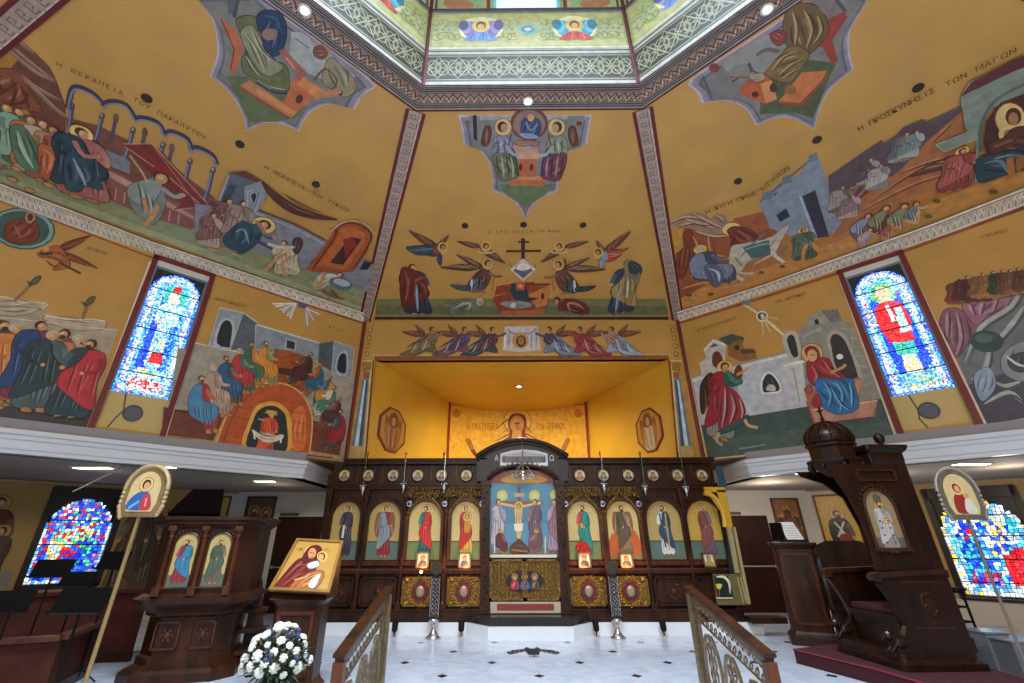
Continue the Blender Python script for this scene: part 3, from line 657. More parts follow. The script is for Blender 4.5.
def low(sd):
    t0, t1, z0, z1 = LW[sd]; a = .09; U = owp(sd, 1, 0)-owp(sd, 0, 0); U = -U if sd < 0 else U; N = owp(sd, 0, 0, 1)-owp(sd, 0, 0)
    o = owp(sd, t0+a if sd > 0 else t1-a, z0+.08, -.12); w = t1-t0-2*a; h = z1-z0-.3
    if sd < 0: shp = [([(.1, .05), (.35, .05), (.35, .5), (.15, .6)], CW+CY+CS), ([(.35, .05), (.7, .1), (.6, .45), (.35, .4)], CRD+CB), ([(.3, .4), (.75, .5), (.7, .7), (.25, .6)], CRD+CY+CW+CG), ([(.6, .1), (.9, .1), (.9, .5), (.62, .5)], CG+CB+CB), ([(.3, .7), (.8, .7), (.7, .95), (.4, .95)], CB+CB+CW+CG+CRD[:1])]
    else: shp = [([(.12, .1), (.5, .1), (.5, .22), (.12, .2)], CRD+CP+CB), ([(.6, .1), (.9, .1), (.85, .5), (.62, .4)], CRD), ([(.15, .55), (.45, .6), (.4, .85), (.2, .8)], CB+CW+CRD[:1]), ([(.5, .4), (.8, .5), (.75, .8), (.5, .7)], CB+CW+CY), ([(.15, .25), (.4, .25), (.4, .5), (.15, .5)], CB+CT)]
    g = glass('window_%d' % (11 if sd < 0 else 12), o, U, (0, 0, 1), N, w, h, shp, CW+CB+CS+CT if sd > 0 else CB+CW+CS+CRD, (CW+CS, CB+CP+CRD[:1]) if sd < 0 else (CW+CY, CW+CS+CT), 5 if sd < 0 else 6, 20, 27, mat('dark_window_wood', '#1f0e0a', .4), (.13, .36, .6, .82) if sd > 0 else (.44, .73))
    mb = MB(); d = owp(sd, 0, 0, -.3)-owp(sd, 0, 0); W = mat('dark_window_wood', '#1f0e0a', .4)
    f = lambda a0, a1, b0, b1: mb.prism([owp(sd, a0, b0, .03), owp(sd, a1, b0, .03), owp(sd, a1, b1, .03), owp(sd, a0, b1, .03)], d)
    f(t0-.03, t0+a, z0, z1); f(t1-a, t1+.03, z0, z1); f(t0, t1, z0-.02, z0+.08); f(t0, t1, z0+.08+h, z1+.02)
    mb.build('window_frame', W, g)
for sd in (-1, 1): low(sd)
# ================================================================== MURALS
def K(ox, oy, s): return lambda *p: [(ox+p[i]/s, oy+p[i+1]/s) for i in range(0, len(p), 2)]
def panelP(k):
    a, b, c, d = octv(k, AR, ZR), octv(k+1, AR, ZR), octv(k+1, AW, ZB), octv(k, AW, ZB); U = (c-d).normalized(); V = ((a+b)-(c+d)).normalized(); N = U.cross(V)
    if N.z > 0: N = -N
    return Painter(d, U, V, N)
def wallP(sd):
    U = dwp(sd, 1, 0)-dwp(sd, 0, 0); return Painter(dwp(sd, 0, 0), U if sd > 0 else -U, (0, 0, 1), dwp(sd, 0, 0, 1)-dwp(sd, 0, 0))
def frontP(y, off=.004): return Painter((0, y, 0), (1, 0, 0), (0, 0, 1), (0, -1, 0), off=off)
STONE = '#9a8f84'
def streaks(P, pts, col, w, n, dx, dy):
    for i in range(n):
        P.line([(x+dx*i, y+dy*i) for x, y in pts], w, shade(col, 1.25 if i % 2 else .7), True, True)
def building(P, out, col, openings=(), dark='#2e2c34', trim=None):
    P.poly(out, col); P.line(out+[out[0]], .8, trim or shade(col, 1.4))
    for o in openings:
        P.poly(o, shade(col, 1.3)); c = (sum(p[0] for p in o)/len(o), sum(p[1] for p in o)/len(o)); P.poly([(c[0]+(p[0]-c[0])*.72, c[1]+(p[1]-c[1])*.8) for p in o], dark)
def crowd(P, L, kind=stand, **kw):
    for i, (hx, hy, fx, fy, r, m, fc) in enumerate(L): kind(P, (hx, hy), (fx, fy), r, m, face=fc, seed=i*3+1, **kw)
def band(P, lo, hi, n=70):                  # cream ornamental border between two pixel polylines
    P.poly(lo+hi[::-1], '#d9cdb4')
    def at(L, t):
        x = t*(len(L)-1); i = min(int(x), len(L)-2); f = x-i; return (L[i][0]*(1-f)+L[i+1][0]*f, L[i][1]*(1-f)+L[i+1][1]*f)
    mix = lambda t, s: tuple(at(lo, t)[i]*(1-s)+at(hi, t)[i]*s for i in (0, 1))
    for s, wd, c in ((.04, 1.2, '#9c4a3c'), (.16, .9, '#f2ead8'), (.86, .9, '#a8886a'), (.97, 1.2, '#f6f0e0')): P.line([mix(t/20, s) for t in range(21)], wd, c)
    for i in range(n):
        t = (i+.5)/n; a, b = mix(t, .28), mix(min(1, t+.6/n), .74)
        P.line([a, mix(min(1, t+.2/n), .72), b], .9, '#a5927a', True); P.line([mix(t, .7), mix(min(1, t+.4/n), .3)], .7, '#f4ecd8')

# ---- ceiling, front left: two healings and a seated evangelist
P = panelP(7)
c1, c2, c3 = K(0, 30, 3.795), K(110, 90, 4.014), K(200, 160, 4.267)
P.poly([(-60, 130), (-60, 170), (0, 181), (130, 228), (262, 276), (364, 312), (369, 283), (330, 262), (262, 238), (200, 214), (130, 186), (60, 160), (0, 142)], '#8f9468')
P.poly([(-60, 150), (-60, 172), (0, 182), (130, 229), (262, 277), (364, 313), (365, 308), (262, 270), (130, 222), (0, 175)], '#a5a87c')
P.poly(c1(-100, 0, 20, 60, 70, 120, 30, 150, -100, 140), '#a8762e')
P.poly(c1(-100, 150, 40, 145, 70, 110, 20, 60, 60, 50, 40, 5, 130, 80, 190, 140, 215, 190, 250, 290, 250, 380, 200, 420, 100, 300, -100, 260), '#6e4030')
P.blob(c1(-60, 160, 60, 150, 110, 220, 160, 310, 60, 290, -60, 250), '#82492f')
for a in (c1(15, 55, 70, 110, 150, 170, 210, 195), c1(35, 10, 90, 60, 130, 90), c1(40, 60, 110, 120, 200, 190), c1(75, 170, 140, 220, 230, 270), c1(90, 190, 170, 260, 240, 330), c1(160, 260, 210, 300, 250, 330)):
    P.line(a, 3.4, '#8d6a58', True, True); P.line([(x+1, y-1) for x, y in a], 1.2, '#b59a88', True, True)
for i, a in enumerate((c1(40, 180, 60, 230, 40, 290), c1(80, 210, 100, 260, 110, 300), c1(0, 200, 10, 250))): P.line(a, 3, '#5a2f22', True, True)
# arcade
P.poly(c1(250, 330, 370, 360, 493, 420, 493, 470, 480, 560, 380, 470, 260, 420), '#7a4a38')
P.poly(c2(0, 250, 180, 240, 300, 340, 420, 430, 430, 470, 340, 480, 150, 420, 0, 380), '#7a4a38')
arc_c = [(72, 104, 98, 118), (98, 108, 126, 126), (110, 105, 138, 134), (134, 118, 164, 148), (162, 132, 192, 166), (190, 148, 217, 176)]
AR_ = [((68, 108), (74, 87), (92, 92), (103, 103)), ((103, 106), (110, 101), (126, 104), (136, 120)), ((136, 119), (142, 117), (158, 122), (165, 135)), ((165, 134), (172, 131), (187, 138), (192, 151)), ((192, 149), (198, 147), (212, 154), (217, 164))]
for i, (x, y) in enumerate(((72, 108), (102, 118), (133, 132), (163, 147), (190, 163), (213, 172))):
    dx = -9 if i else -4; P.line([(x, y-2), (x+dx*.4, y+14), (x+dx*.9, y+30)], 3.6, '#4b4a5e'); P.line([(x-1, y-2), (x+dx*.4-1, y+14), (x+dx*.9-1, y+28)], 1, '#8e90a8')
    P.ell((x, y-2), 3.2, 3.6, '#5a4a50'); P.ell((x-.5, y-3), 1.6, 1.8, '#9a8a80')
for x, y in ((116, 118), (145, 132), (172, 148)): P.line([(x, y), (x-5, y+24)], 3, '#5a4a58'); P.ell((x, y), 3, 5, '#6a4c44')
for a in AR_:
    P.line(a, 4.6, '#3c3646', True); P.line([(x, y+2.6) for x, y in a], 1.8, '#7d7f96', True)
# bed, pool and bearer
P.poly(c2(-40, 290, 0, 310, 140, 390, 330, 480, 400, 470, 330, 560, 130, 500, 0, 440, -70, 400), '#8c5548')
P.poly(c2(-40, 300, 0, 325, 150, 400, 330, 500, 340, 520, 130, 420, 0, 350, -50, 320), '#b9907c')
for i in range(9): x = -10+36*i; P.line(c2(x, 380+16*i*.9, x-6, 425+16*i*.9), 1.3, '#b08a78')
P.poly(c1(370, 440, 470, 480, 493, 500, 493, 545, 430, 520, 365, 490), '#7b8288')
P.poly(c2(55, 215, 170, 215, 215, 250, 400, 465, 250, 480, 290, 455, 120, 290), '#7a2c26'); P.line(c2(55, 215, 170, 215, 400, 465, 250, 480), 1.3, '#c09078'); P.line(c2(60, 225, 240, 350, 360, 455), 1.1, '#c09078'); P.line(c2(180, 230, 350, 460), 1, '#a87060'); P.poly(c2(160, 270, 220, 300, 260, 350, 200, 350), '#8e2a22')
bow(P, c2(210, 345)[0], c2(150, 540)[0], '#7c8478', '#8f988c', 1, False)
P.line(c2(135, 430, 150, 480, 165, 500), 3.2, '#c88a50', True); P.line(c2(190, 460, 170, 510, 140, 540), 3.6, '#d09458', True); P.line(c2(160, 540, 130, 525), 1.8, '#c88a50')
P.line(c2(80, 260, 130, 330, 150, 370), 1.8, '#c9a080', True)
# crowd at the left, then the healer
crowd(P, [(-22, 95, -30, 158, '#7d8a6a', '#5a6a58', 1), (-6, 98, -12, 165, '#5c7660', '#7d9a84', 1), (6, 104, 4, 166, '#8c9a7c', '#4c5c48', 1), (18, 108, 22, 168, '#4f6b52', '#8fae94', 1), (30, 116, 34, 176, '#b3a98c', '#c4774a', 1), (42, 120, 46, 182, '#9a5d48', '#c9b494', 1), (52, 126, 58, 184, '#c4784a', '#b98a64', 1), (58, 132, 60, 176, '#a58c70', '#9c5a44', 1)], w=1.2, halo=False, hair='#6a4a38')
P.blob(c1(40, 370, 90, 360, 140, 430, 160, 520, 110, 530, 60, 480), '#5c7a60'); P.line(c1(70, 380, 90, 450, 130, 520), 4, '#a9c4ac', True, True); P.line(c1(100, 380, 130, 450, 150, 510), 2.5, '#3c5442', True, True)
P.blob(c1(150, 430, 200, 440, 240, 470, 220, 540, 170, 560, 150, 500), '#b5623c'); P.line(c1(160, 440, 200, 480, 180, 540), 2.4, '#d98a5c', True, True)
for x, y in ((45, 560), (110, 600), (180, 580), (240, 600), (310, 620), (60, 520)): q = c1(x, y)[0]; P.blob([(q[0]-4, q[1]-2), (q[0]+3, q[1]-1), (q[0]+7, q[1]+3), (q[0], q[1]+3)], '#c4925c')
stand(P, c1(312, 375)[0], c1(318, 640)[0], '#a8635a', '#2c4250', w=1.5, face=1, halo='#e2c070'); P.blob(c1(250, 470, 300, 470, 350, 520, 395, 600, 330, 590, 300, 610, 250, 590), '#34505a'); P.line(c1(280, 480, 310, 540, 330, 590), 3, '#8fa8a8', True, True); P.line(c1(260, 500, 270, 560), 2, '#1c2c38', True, True)
P.line(c1(285, 415, 320, 470, 375, 475), 4.5, '#b9786c', True); P.ell(c1(378, 474)[0], 2, 1.6, SKIN)
# right-hand healing
P.poly(c3(-20, 180, 60, 190, 250, 210, 400, 270, 530, 340, 740, 440, 720, 560, 600, 520, 400, 440, 200, 370, -20, 320), '#85838a')
P.line(c3(250, 210, 400, 268, 530, 335), 1.6, '#4a4048'); P.line(c3(240, 222, 400, 285, 530, 352), 1, '#b5b2b5')
P.poly(c3(70, 190, 125, 50, 195, 42, 265, 85, 230, 90, 195, 170, 170, 240, 80, 230), '#5a5f66'); P.poly(c3(125, 50, 195, 42, 265, 85, 250, 95, 190, 70), '#5e3a34'); P.poly(c3(190, 110, 260, 85, 285, 140, 250, 210, 190, 220), '#8a9096'); building(P, c3(205, 130, 240, 118, 262, 140, 235, 215, 205, 210), '#7c8288', [c3(212, 140, 238, 128, 248, 150, 228, 190)], '#20242c')
P.poly(c3(85, 190, 125, 100, 160, 100, 120, 190), '#3f444c'); P.line(c3(75, 190, 125, 60), 1.4, '#9ea2a5')
P.blob(c3(265, 85, 320, 130, 400, 185, 480, 220, 590, 250, 480, 245, 380, 215, 300, 150), '#5a2c22')
crowd(P, [(236, 208, 226, 246, '#9c7a68', '#b3907c', 1), (222, 205, 212, 240, '#8f6455', '#a78470', 1), (230, 198, 216, 234, '#a88c78', '#7e5248', 1), (214, 212, 208, 246, '#b79a86', '#8a5c4e', 1), (244, 200, 234, 240, '#8c7464', '#9c8270', 1)], w=1.3, halo=False)
bow(P, c3(280, 265)[0], c3(160, 390)[0], '#27434e', '#3f5f68', 1, '#e2c070'); P.blob(c3(130, 290, 190, 250, 225, 290, 240, 350, 160, 380, 100, 340), '#2f4c58'); P.line(c3(150, 300, 190, 290, 210, 350), 2.4, '#7d989c', True, True); P.line(c3(215, 330, 270, 350, 320, 380), 4, '#4a4c58', True, True); P.line(c3(40, 370, 80, 380), 2, '#c88a50'); P.line(c3(140, 390, 180, 405), 2, '#d09a64')
P.line(c3(240, 250, 270, 290, 280, 310), 3.4, '#a8705c', True)
stand(P, c3(362, 340)[0], c3(370, 488)[0], '#b9a98a', '#c8bc9c', w=1.5, face=-1, halo=False); P.line(c3(370, 390, 320, 420, 280, 465), 3.4, '#c08a5c', True); P.line(c3(380, 410, 350, 440, 370, 488), 3.4, '#c89260', True); P.blob(c3(400, 330, 430, 325, 440, 350, 415, 395, 395, 370), '#4a3a36'); P.line(c3(290, 350, 370, 370, 400, 360), 3.6, '#cdbf9c', True)
P.poly(c3(450, 460, 560, 320, 575, 280, 640, 260, 700, 280, 730, 330, 715, 380, 650, 470, 620, 470, 560, 470, 480, 470), '#a0502a'); P.poly(c3(500, 440, 590, 320, 600, 290, 660, 275, 705, 310, 700, 350, 620, 460), '#b4622e')
P.poly(c3(555, 430, 640, 320, 690, 330, 610, 440), '#3a2420'); P.poly(c3(610, 330, 650, 320, 670, 350, 620, 410), '#8a2a26'); P.line(c3(480, 460, 570, 330, 590, 280, 650, 262, 715, 290, 728, 335, 660, 450), 1.6, '#6a2a1a', True); P.line(c3(555, 300, 620, 255, 700, 262, 745, 310), 1.4, '#c9a080', True)
P.poly(c3(680, 460, 700, 425, 735, 430, 715, 460), '#20222a')
bow(P, c3(600, 480)[0], c3(480, 545)[0], '#a5a98c', '#c4c8aa', 1, False); P.line(c3(530, 470, 520, 510, 490, 550), 3.2, '#c88c5c', True); P.ell(c3(600, 520)[0], 12, 6, '#5f6c74', rot=.25); P.ell(c3(605, 515)[0], 8.5, 3.4, '#aebcc0', rot=.25); P.line(c3(520, 550, 560, 575, 615, 585), 2.6, '#8a5844', True); P.line(c3(560, 545, 590, 580), 2.4, '#7c4a3a')
P.text((57, 63), (125, 94), 'Η ΘΕΡΑΠΕΙΑ', '#3a2408', 4.4); P.text((133, 98), (206, 138), 'ΤΟΥ ΠΑΡΑΛΥΤΟΥ', '#3a2408', 4.4); P.text((264, 166), (304, 188), 'Η ΘΕΡΑΠΕΙΑ', '#3a2408', 3.9); P.text((311, 192), (348, 211), 'ΤΟΥ ΤΥΦΛΟΥ', '#3a2408', 3.9)
band(P, [(-90, 168), (0, 198.5), (75, 226), (151.6, 254.3), (250, 284), (364, 321)], [(-90, 149), (0, 180.5), (75, 209), (151.6, 239), (250, 272), (364, 311)])
tag(P.build('ceiling_mural'), 'ceiling fresco of two healings with a blue arcade, on the left sloping gold panel', 'mural')
def cartouche(P, out, grey='#86808c', inner='#5f5e64', field='#77756f', ground=None):
    P.poly(out, '#b3a6a8'); c = (sum(x for x, y in out)/len(out), sum(y for x, y in out)/len(out))
    sc = lambda k: [(c[0]+(x-c[0])*k, c[1]+(y-c[1])*k) for x, y in out]
    P.poly(sc(.965), grey); P.poly(sc(.90), inner); P.poly(sc(.86), field)
    return sc
P = panelP(7); k5 = K(200, 0, 5.255)
ol = cr(k5(-60, -60, 40, 60, 78, 150, 90, 280, 50, 400), 5, False)+cr(k5(50, 400, 130, 460, 190, 540, 230, 620, 240, 690), 5, False)+cr(k5(240, 690, 330, 650, 430, 650, 520, 690), 5, False)+cr(k5(520, 690, 570, 600, 660, 550, 740, 555, 815, 575), 5, False)+cr(k5(815, 575, 860, 500, 930, 455), 5, False)
edge = [(368, 76), (340, 55), (311, 34), (280, 12), (250, -14)]
cartouche(P, ol+edge)
P.poly(k5(140, 400, 300, 400, 560, 560, 500, 620, 400, 640, 260, 640, 210, 540), '#5c6640')
P.poly(k5(100, 90, 180, 150, 220, 220, 220, 270, 190, 390, 150, 375, 180, 265), '#b0603a'); P.line(k5(110, 95, 180, 260, 160, 370), 1.6, '#7c3a22')
P.poly(k5(210, 450, 260, 420, 500, 580, 480, 620), '#b8744a'); P.poly(k5(210, 450, 480, 620, 470, 628, 215, 470), '#8a4a2c'); P.poly(k5(300, 460, 510, 590, 490, 610, 300, 490), '#c88450')
P.poly(k5(480, 430, 540, 400, 620, 500, 510, 590, 430, 540, 460, 500), '#b4653a'); P.poly(k5(540, 400, 660, 480, 620, 520, 510, 440), '#c87e4c'); P.ell(k5(522, 520)[0], 3.6, 4.6, '#5a2418', rot=.4)
P.blob(k5(190, 100, 260, 80, 310, 110, 300, 220, 340, 300, 450, 340, 470, 420, 460, 480, 380, 480, 290, 410, 230, 380, 220, 300, 260, 260, 210, 170), '#62643e'); P.blob(k5(210, 180, 270, 130, 320, 200, 360, 290, 440, 350, 360, 400, 290, 340), '#848464')
for a in (k5(230, 170, 290, 250, 340, 370), k5(270, 150, 320, 260, 430, 350), k5(240, 290, 300, 380, 380, 430), k5(300, 420, 370, 460, 450, 470)): P.line(a, 2.6, '#a9aa88', True, True); P.line([(x+2, y+1) for x, y in a], 1.5, '#45462c', True, True)
P.blob(k5(295, 100, 330, 55, 410, 60, 450, 110, 455, 190, 430, 270, 390, 295, 340, 260, 320, 180), '#1f3350'); P.line(k5(340, 170, 400, 160, 380, 250), 3, '#48648a', True, True); P.line(k5(330, 80, 400, 100, 430, 180), 2.4, '#324e74', True, True); P.ell(k5(365, 180)[0], 8, 6, '#8a6a58')
P.line(k5(430, 260, 480, 330, 540, 370, 510, 410), 7, '#a05a44', True); P.line(k5(450, 300, 500, 360), 2, '#c88868'); P.line(k5(300, 430, 380, 480, 460, 490), 2.4, '#22345a', True)
P.poly(k5(480, 180, 620, 230, 700, 300, 820, 400, 700, 440, 560, 380, 470, 280), '#9a9c96'); P.line(k5(500, 200, 640, 300, 800, 400), 1.2, '#6a5c54'); P.poly(k5(140, 0, 200, 0, 190, 80, 150, 70), '#5c5864'); P.line(k5(200, 0, 180, 90), 3, '#3c4440'); P.ell(k5(640, 270)[0], 9, 8, '#9c7a62'); P.blob(k5(680, 300, 740, 340, 800, 400, 820, 470, 760, 510, 700, 470, 640, 420), '#8c8260'); P.line(k5(600, 420, 660, 360, 720, 420, 690, 480), 2, '#6d4a34', True); P.line(k5(620, 330, 560, 200, 480, 180), 5, '#a8a8a8', True)
P.blob(k5(600, 250, 640, 240, 670, 280, 640, 310, 600, 290), '#7d4636'); P.line(k5(720, 470, 745, 480, 735, 500), 2.5, '#3c2a20', True); P.line(k5(600, 500, 690, 490, 740, 470), 6, '#b97848')
tag(P.build('ceiling_cartouche'), 'scalloped grey cartouche of a seated writer on the left sloping gold panel', 'mural', 'scalloped cartouches under the dome ring')

# ---- ceiling, front right
P = panelP(1); r1, r2 = K(670, 190, 5.256), K(800, 80, 4.268)
P.poly([(679, 312), (760, 285), (833, 258), (930, 220), (1024, 183), (1100, 150), (1100, 90), (1024, 128), (900, 172), (800, 208), (690, 238), (676, 250)], '#b5763a')
P.poly([(679, 312), (760, 285), (833, 258), (930, 220), (1024, 183), (1100, 150), (1100, 130), (1024, 166), (930, 203), (833, 243), (760, 270), (679, 296)], '#c68a44')
P.poly(r1(20, 340, 60, 300, 70, 200, 300, 170, 500, 120, 560, 200, 560, 300, 300, 420, 120, 540, 30, 580), '#93522e'); P.blob(r1(60, 250, 110, 210, 130, 300, 100, 400, 60, 470, 30, 420), '#7a3c22')
P.poly(r1(0, 200, 60, 200, 70, 300, 10, 350), '#bc8a36')
P.poly(r1(0, 180, 40, 140, 110, 118, 180, 120, 210, 150, 250, 120, 290, 130, 300, 160, 330, 180, 290, 230, 180, 230, 110, 200, 60, 200), '#9a7a62')
for a in (r1(0, 170, 80, 140, 180, 150), r1(40, 190, 130, 170, 230, 200), r1(80, 150, 160, 175, 250, 180), r1(120, 120, 190, 160, 280, 200), r1(240, 130, 280, 160), r1(130, 215, 220, 240, 310, 240)): P.line(a, 2.6, '#b89a80', True, True); P.line([(x, y+1.6) for x, y in a], 1.2, '#5f4030', True, True)
for a in (r1(120, 240, 150, 330, 110, 460), r1(200, 240, 220, 330, 300, 350), r1(60, 520, 160, 490, 260, 480), r1(300, 500, 420, 440, 600, 380), r1(60, 590, 200, 540, 420, 480, 700, 370)): P.line(a, 2.5, '#c98a54', True, True)
P.poly(r1(330, 150, 500, 110, 540, 190, 460, 230, 360, 190), '#9c5830')
P.poly(r1(480, 70, 560, -20, 600, -60, 740, -80, 841, 200, 830, 245, 770, 250, 720, 170, 600, 180, 540, 200), '#7e8690'); P.poly(r1(670, 30, 740, 0, 841, 220, 830, 245, 780, 240), '#3c3a46'); P.line(r1(665, 30, 780, 245), 2, '#a8b0b8'); P.poly(r1(560, 130, 610, 100, 630, 145, 590, 165), '#2c2c36'); P.poly(r1(520, 40, 560, 10, 575, 40, 535, 70), '#4e5662')
P.poly([(759, 202), (768, 194), (775, 196), (787, 177), (796, 180), (812, 156), (820, 160), (830, 190), (843, 226), (828, 236), (804, 240), (770, 228)], '#848c96'); P.poly([(802, 196), (815, 190), (829, 236), (818, 238)], '#34343e'); P.line([(800, 196), (816, 239)], 1.6, '#b3bac0'); P.line([(760, 202), (788, 178), (814, 157)], 2, '#59616c'); P.poly([(776, 215), (786, 208), (790, 216), (780, 222)], '#2a2c34')
for x, y in ((766, 196), (786, 180), (812, 158)): P.poly([(x-5, y+5), (x-3, y-3), (x+5, y-6), (x+6, y+2)], '#6a727c')
P.ell(r1(325, 205)[0], 9.5, 6.4, '#e2c070', rot=-.1); P.blob(r1(300, 215, 330, 190, 390, 195, 440, 220, 470, 280, 330, 300, 320, 250), '#7a3428'); P.line(r1(350, 210, 400, 240, 430, 280), 3, '#a0564a', True, True); P.line(r1(330, 290, 340, 240), 2.2, '#4c1f1a', True, True)
P.blob(r1(320, 300, 380, 280, 520, 250, 600, 190, 630, 180, 600, 240, 560, 330, 600, 370, 560, 360, 530, 340, 420, 370, 380, 420, 340, 440, 310, 390), '#bfb49c'); P.poly(r1(380, 300, 520, 260, 530, 340, 430, 360), '#4a6a66'); P.line(r1(400, 310, 460, 290, 520, 280), 1.6, '#8fa8a0', True); P.line(r1(330, 400, 340, 440, 385, 475), 3, '#cfc6b0', True); P.line(r1(360, 400, 370, 435, 440, 435), 2.6, '#bdb298', True); P.line(r1(545, 340, 600, 380), 2.8, '#d4cbb4'); P.line(r1(340, 350, 380, 400), 2, '#8f8268', True, True)
stand(P, r1(700, 205)[0], r1(710, 370)[0], '#4a5a48', '#5f7058', w=1.4, face=1, halo=True); P.line(r1(720, 280, 700, 330, 700, 385), 3, '#c48a48', True); P.line(r1(750, 270, 770, 310, 820, 330), 3, '#c88e4c', True)
sit(P, r1(155, 300)[0], r1(240, 510)[0], '#454b5a', '#7c8496', 1, 1.3, True, GREYH, True); P.blob(r1(180, 400, 240, 390, 280, 440, 260, 500, 220, 500), '#5c6274'); P.line(r1(200, 410, 250, 430, 260, 480), 2.4, '#b5bcc8', True, True); P.line(r1(230, 345, 250, 380), 2.5, '#4c5468')
for x, y in ((100, 550), (215, 545), (480, 430), (590, 400)): q = r1(x, y)[0]; P.ell(q, 3, 1.6, '#5a5a34')
# adoration of the magi
P.poly(r2(120, 410, 220, 340, 345, 255, 360, 265, 400, 240, 440, 200, 520, 165, 540, 175, 680, 110, 690, 130, 560, 280, 400, 420, 200, 560, 130, 560), '#5d4a50')
P.poly(r2(200, 540, 430, 380, 540, 260, 690, 130, 720, 200, 700, 330, 500, 480, 300, 560, 200, 640, 130, 683, 180, 600), '#a8683e')
for a in (r2(300, 520, 460, 410, 620, 330), r2(260, 560, 480, 450, 640, 400), r2(420, 400, 560, 350, 640, 340), r2(560, 270, 650, 180)): P.line(a, 2.5, '#7a4c30', True, True); P.line([(x, y-2) for x, y in a], 1.4, '#c88a5c', True, True)
P.blob(r2(160, 480, 260, 430, 330, 390, 330, 440, 260, 500, 190, 560, 150, 530), '#7a4c48'); P.line(r2(200, 470, 300, 420), 2, '#a07a74', True)
crowd(P, [(842, 186, 838, 212, '#6d5a58', '#9c8c84', 1), (870, 158, 866, 184, '#a09488', '#5e4a4a', 1), (880, 164, 876, 190, '#8c8480', '#b5aca0', 1), (906, 132, 898, 162, '#8f958c', '#6a6a6c', 1), (916, 130, 906, 158, '#a4aca4', '#7d857e', 1), (852, 194, 846, 218, '#b39a90', '#8a706c', 1)], w=1.7, halo=False)
for hx, hy, fx, fy, rr, mm in ((868, 214, 858, 240, '#7a5a50', '#8c94a0'), (886, 206, 878, 234, '#7a3c30', '#8c8a60'), (904, 204, 898, 232, '#b58048', '#8a9468'), (916, 202, 914, 224, '#c9a878', '#6f7d78'), (870, 228, 862, 246, '#a88c84', '#c4a49a'), (892, 222, 886, 240, '#c88a54', '#a05c3c')): bow(P, (hx, hy), (fx, fy), rr, mm, 1, False, seed=int(hx))
angel(P, r2(690, 290)[0], r2(650, 470)[0], '#8e4038', '#b05a50', 1, 3, wings=[r2(460, 410)[0]], w=1.5)
building(P, r2(575, 270, 740, 205, 760, 240, 610, 300), '#7f8c78')
P.poly(r2(680, 65, 720, 0, 956, -110, 1100, -170, 1100, 50, 956, 90, 800, 110, 770, 180, 760, 260, 750, 430, 740, 430, 750, 260, 700, 200), '#818c7c'); P.poly(r2(680, 65, 730, 0, 900, -90, 1100, -170, 1100, -120, 900, -40), '#5c2c2a'); P.poly(r2(780, 260, 790, 170, 850, 90, 956, 50, 1100, 0, 1100, 300, 956, 360, 850, 400, 800, 330), '#4a2a26')
P.line(r2(765, 300, 770, 180, 830, 80, 956, 10, 1050, -30), 3, '#5a665c', True)
P.ell(r2(890, 160)[0], 16, 17, '#7a3b1c'); P.ell(r2(892, 160)[0], 14.8, 15.8, '#dcbc78'); P.ell(r2(905, 150)[0], 8, 9, '#4c2a20'); P.ell(r2(905, 160)[0], 5, 6.6, '#a87850'); P.ell(r2(880, 225)[0], 9, 8.6, '#dcbc78'); P.ell(r2(882, 225)[0], 4.6, 5, '#a8744c')
P.blob(r2(800, 270, 860, 240, 900, 200, 960, 190, 1040, 200, 1080, 300, 1000, 340, 900, 300, 820, 310), '#5a3428'); P.blob(r2(750, 330, 830, 310, 900, 290, 1000, 280, 1040, 340, 940, 380, 870, 400, 760, 430), '#2e4650'); P.line(r2(780, 350, 850, 340, 880, 390), 3, '#5f8088', True, True); P.line(r2(820, 330, 900, 310), 2.4, '#7a98a0', True, True); P.line(r2(820, 280, 870, 260, 900, 250), 3.4, '#8a5a3c', True)
P.poly(r2(875, 330, 905, 320, 915, 400, 885, 410), '#b0703c'); P.poly(r2(915, 330, 956, 310, 1060, 280, 1060, 330, 956, 360, 920, 390), '#a0642f'); P.ell(r2(820, 470)[0], 5, 2.2, '#5a5a34'); P.ell(r2(580, 510)[0], 4, 2, '#6a5c34'); P.ell(r2(545, 575)[0], 4, 2, '#6a5c34')
P.text((706, 213), (757, 193), 'Η ΦΥΓΗ ΠΡΟΣ', '#3a2408', 3.9); P.text((744, 196), (786, 170), 'ΑΙΓΥΠΤΟΝ', '#3a2408', 3.9) if False else P.text((762, 190), (790, 167), 'ΑΙΓΥΠΤΟΝ', '#3a2408', 3.9)
P.text((858, 130), (935, 90), 'Η ΠΡΟΣΚΥΝΗΣΙΣ', '#3a2408', 4.9); P.text((944, 86), (1016, 50), 'ΤΩΝ ΜΑΓΩΝ', '#3a2408', 4.9)
band(P, [(678, 321.5), (760, 296), (833, 271), (930, 240), (1024, 205), (1110, 172)], [(677, 311), (760, 284.5), (833, 258), (930, 223), (1024, 186), (1110, 150)])
tag(P.build('ceiling_mural'), 'ceiling fresco of a donkey flight and kneeling magi, on the right sloping gold panel', 'mural')
P = panelP(1); k7 = K(680, 0, 5.253)
ol = cr(k7(40, 445, 90, 490, 110, 540), 4, False)+cr(k7(110, 540, 240, 530, 340, 570, 400, 660), 5, False)+cr(k7(400, 660, 500, 620, 600, 625, 705, 683), 5, False)+cr(k7(705, 683, 740, 560, 800, 460, 915, 365), 5, False)+cr(k7(915, 365, 890, 260, 900, 150, 990, 0, 1020, -60), 5, False)
cartouche(P, ol+[(850, -25), (800, 6), (767, 28), (720, 58), (690, 79)])
P.poly(k7(420, 600, 600, 590, 700, 620, 780, 420, 820, 330, 560, 300, 420, 450), '#4f5638')
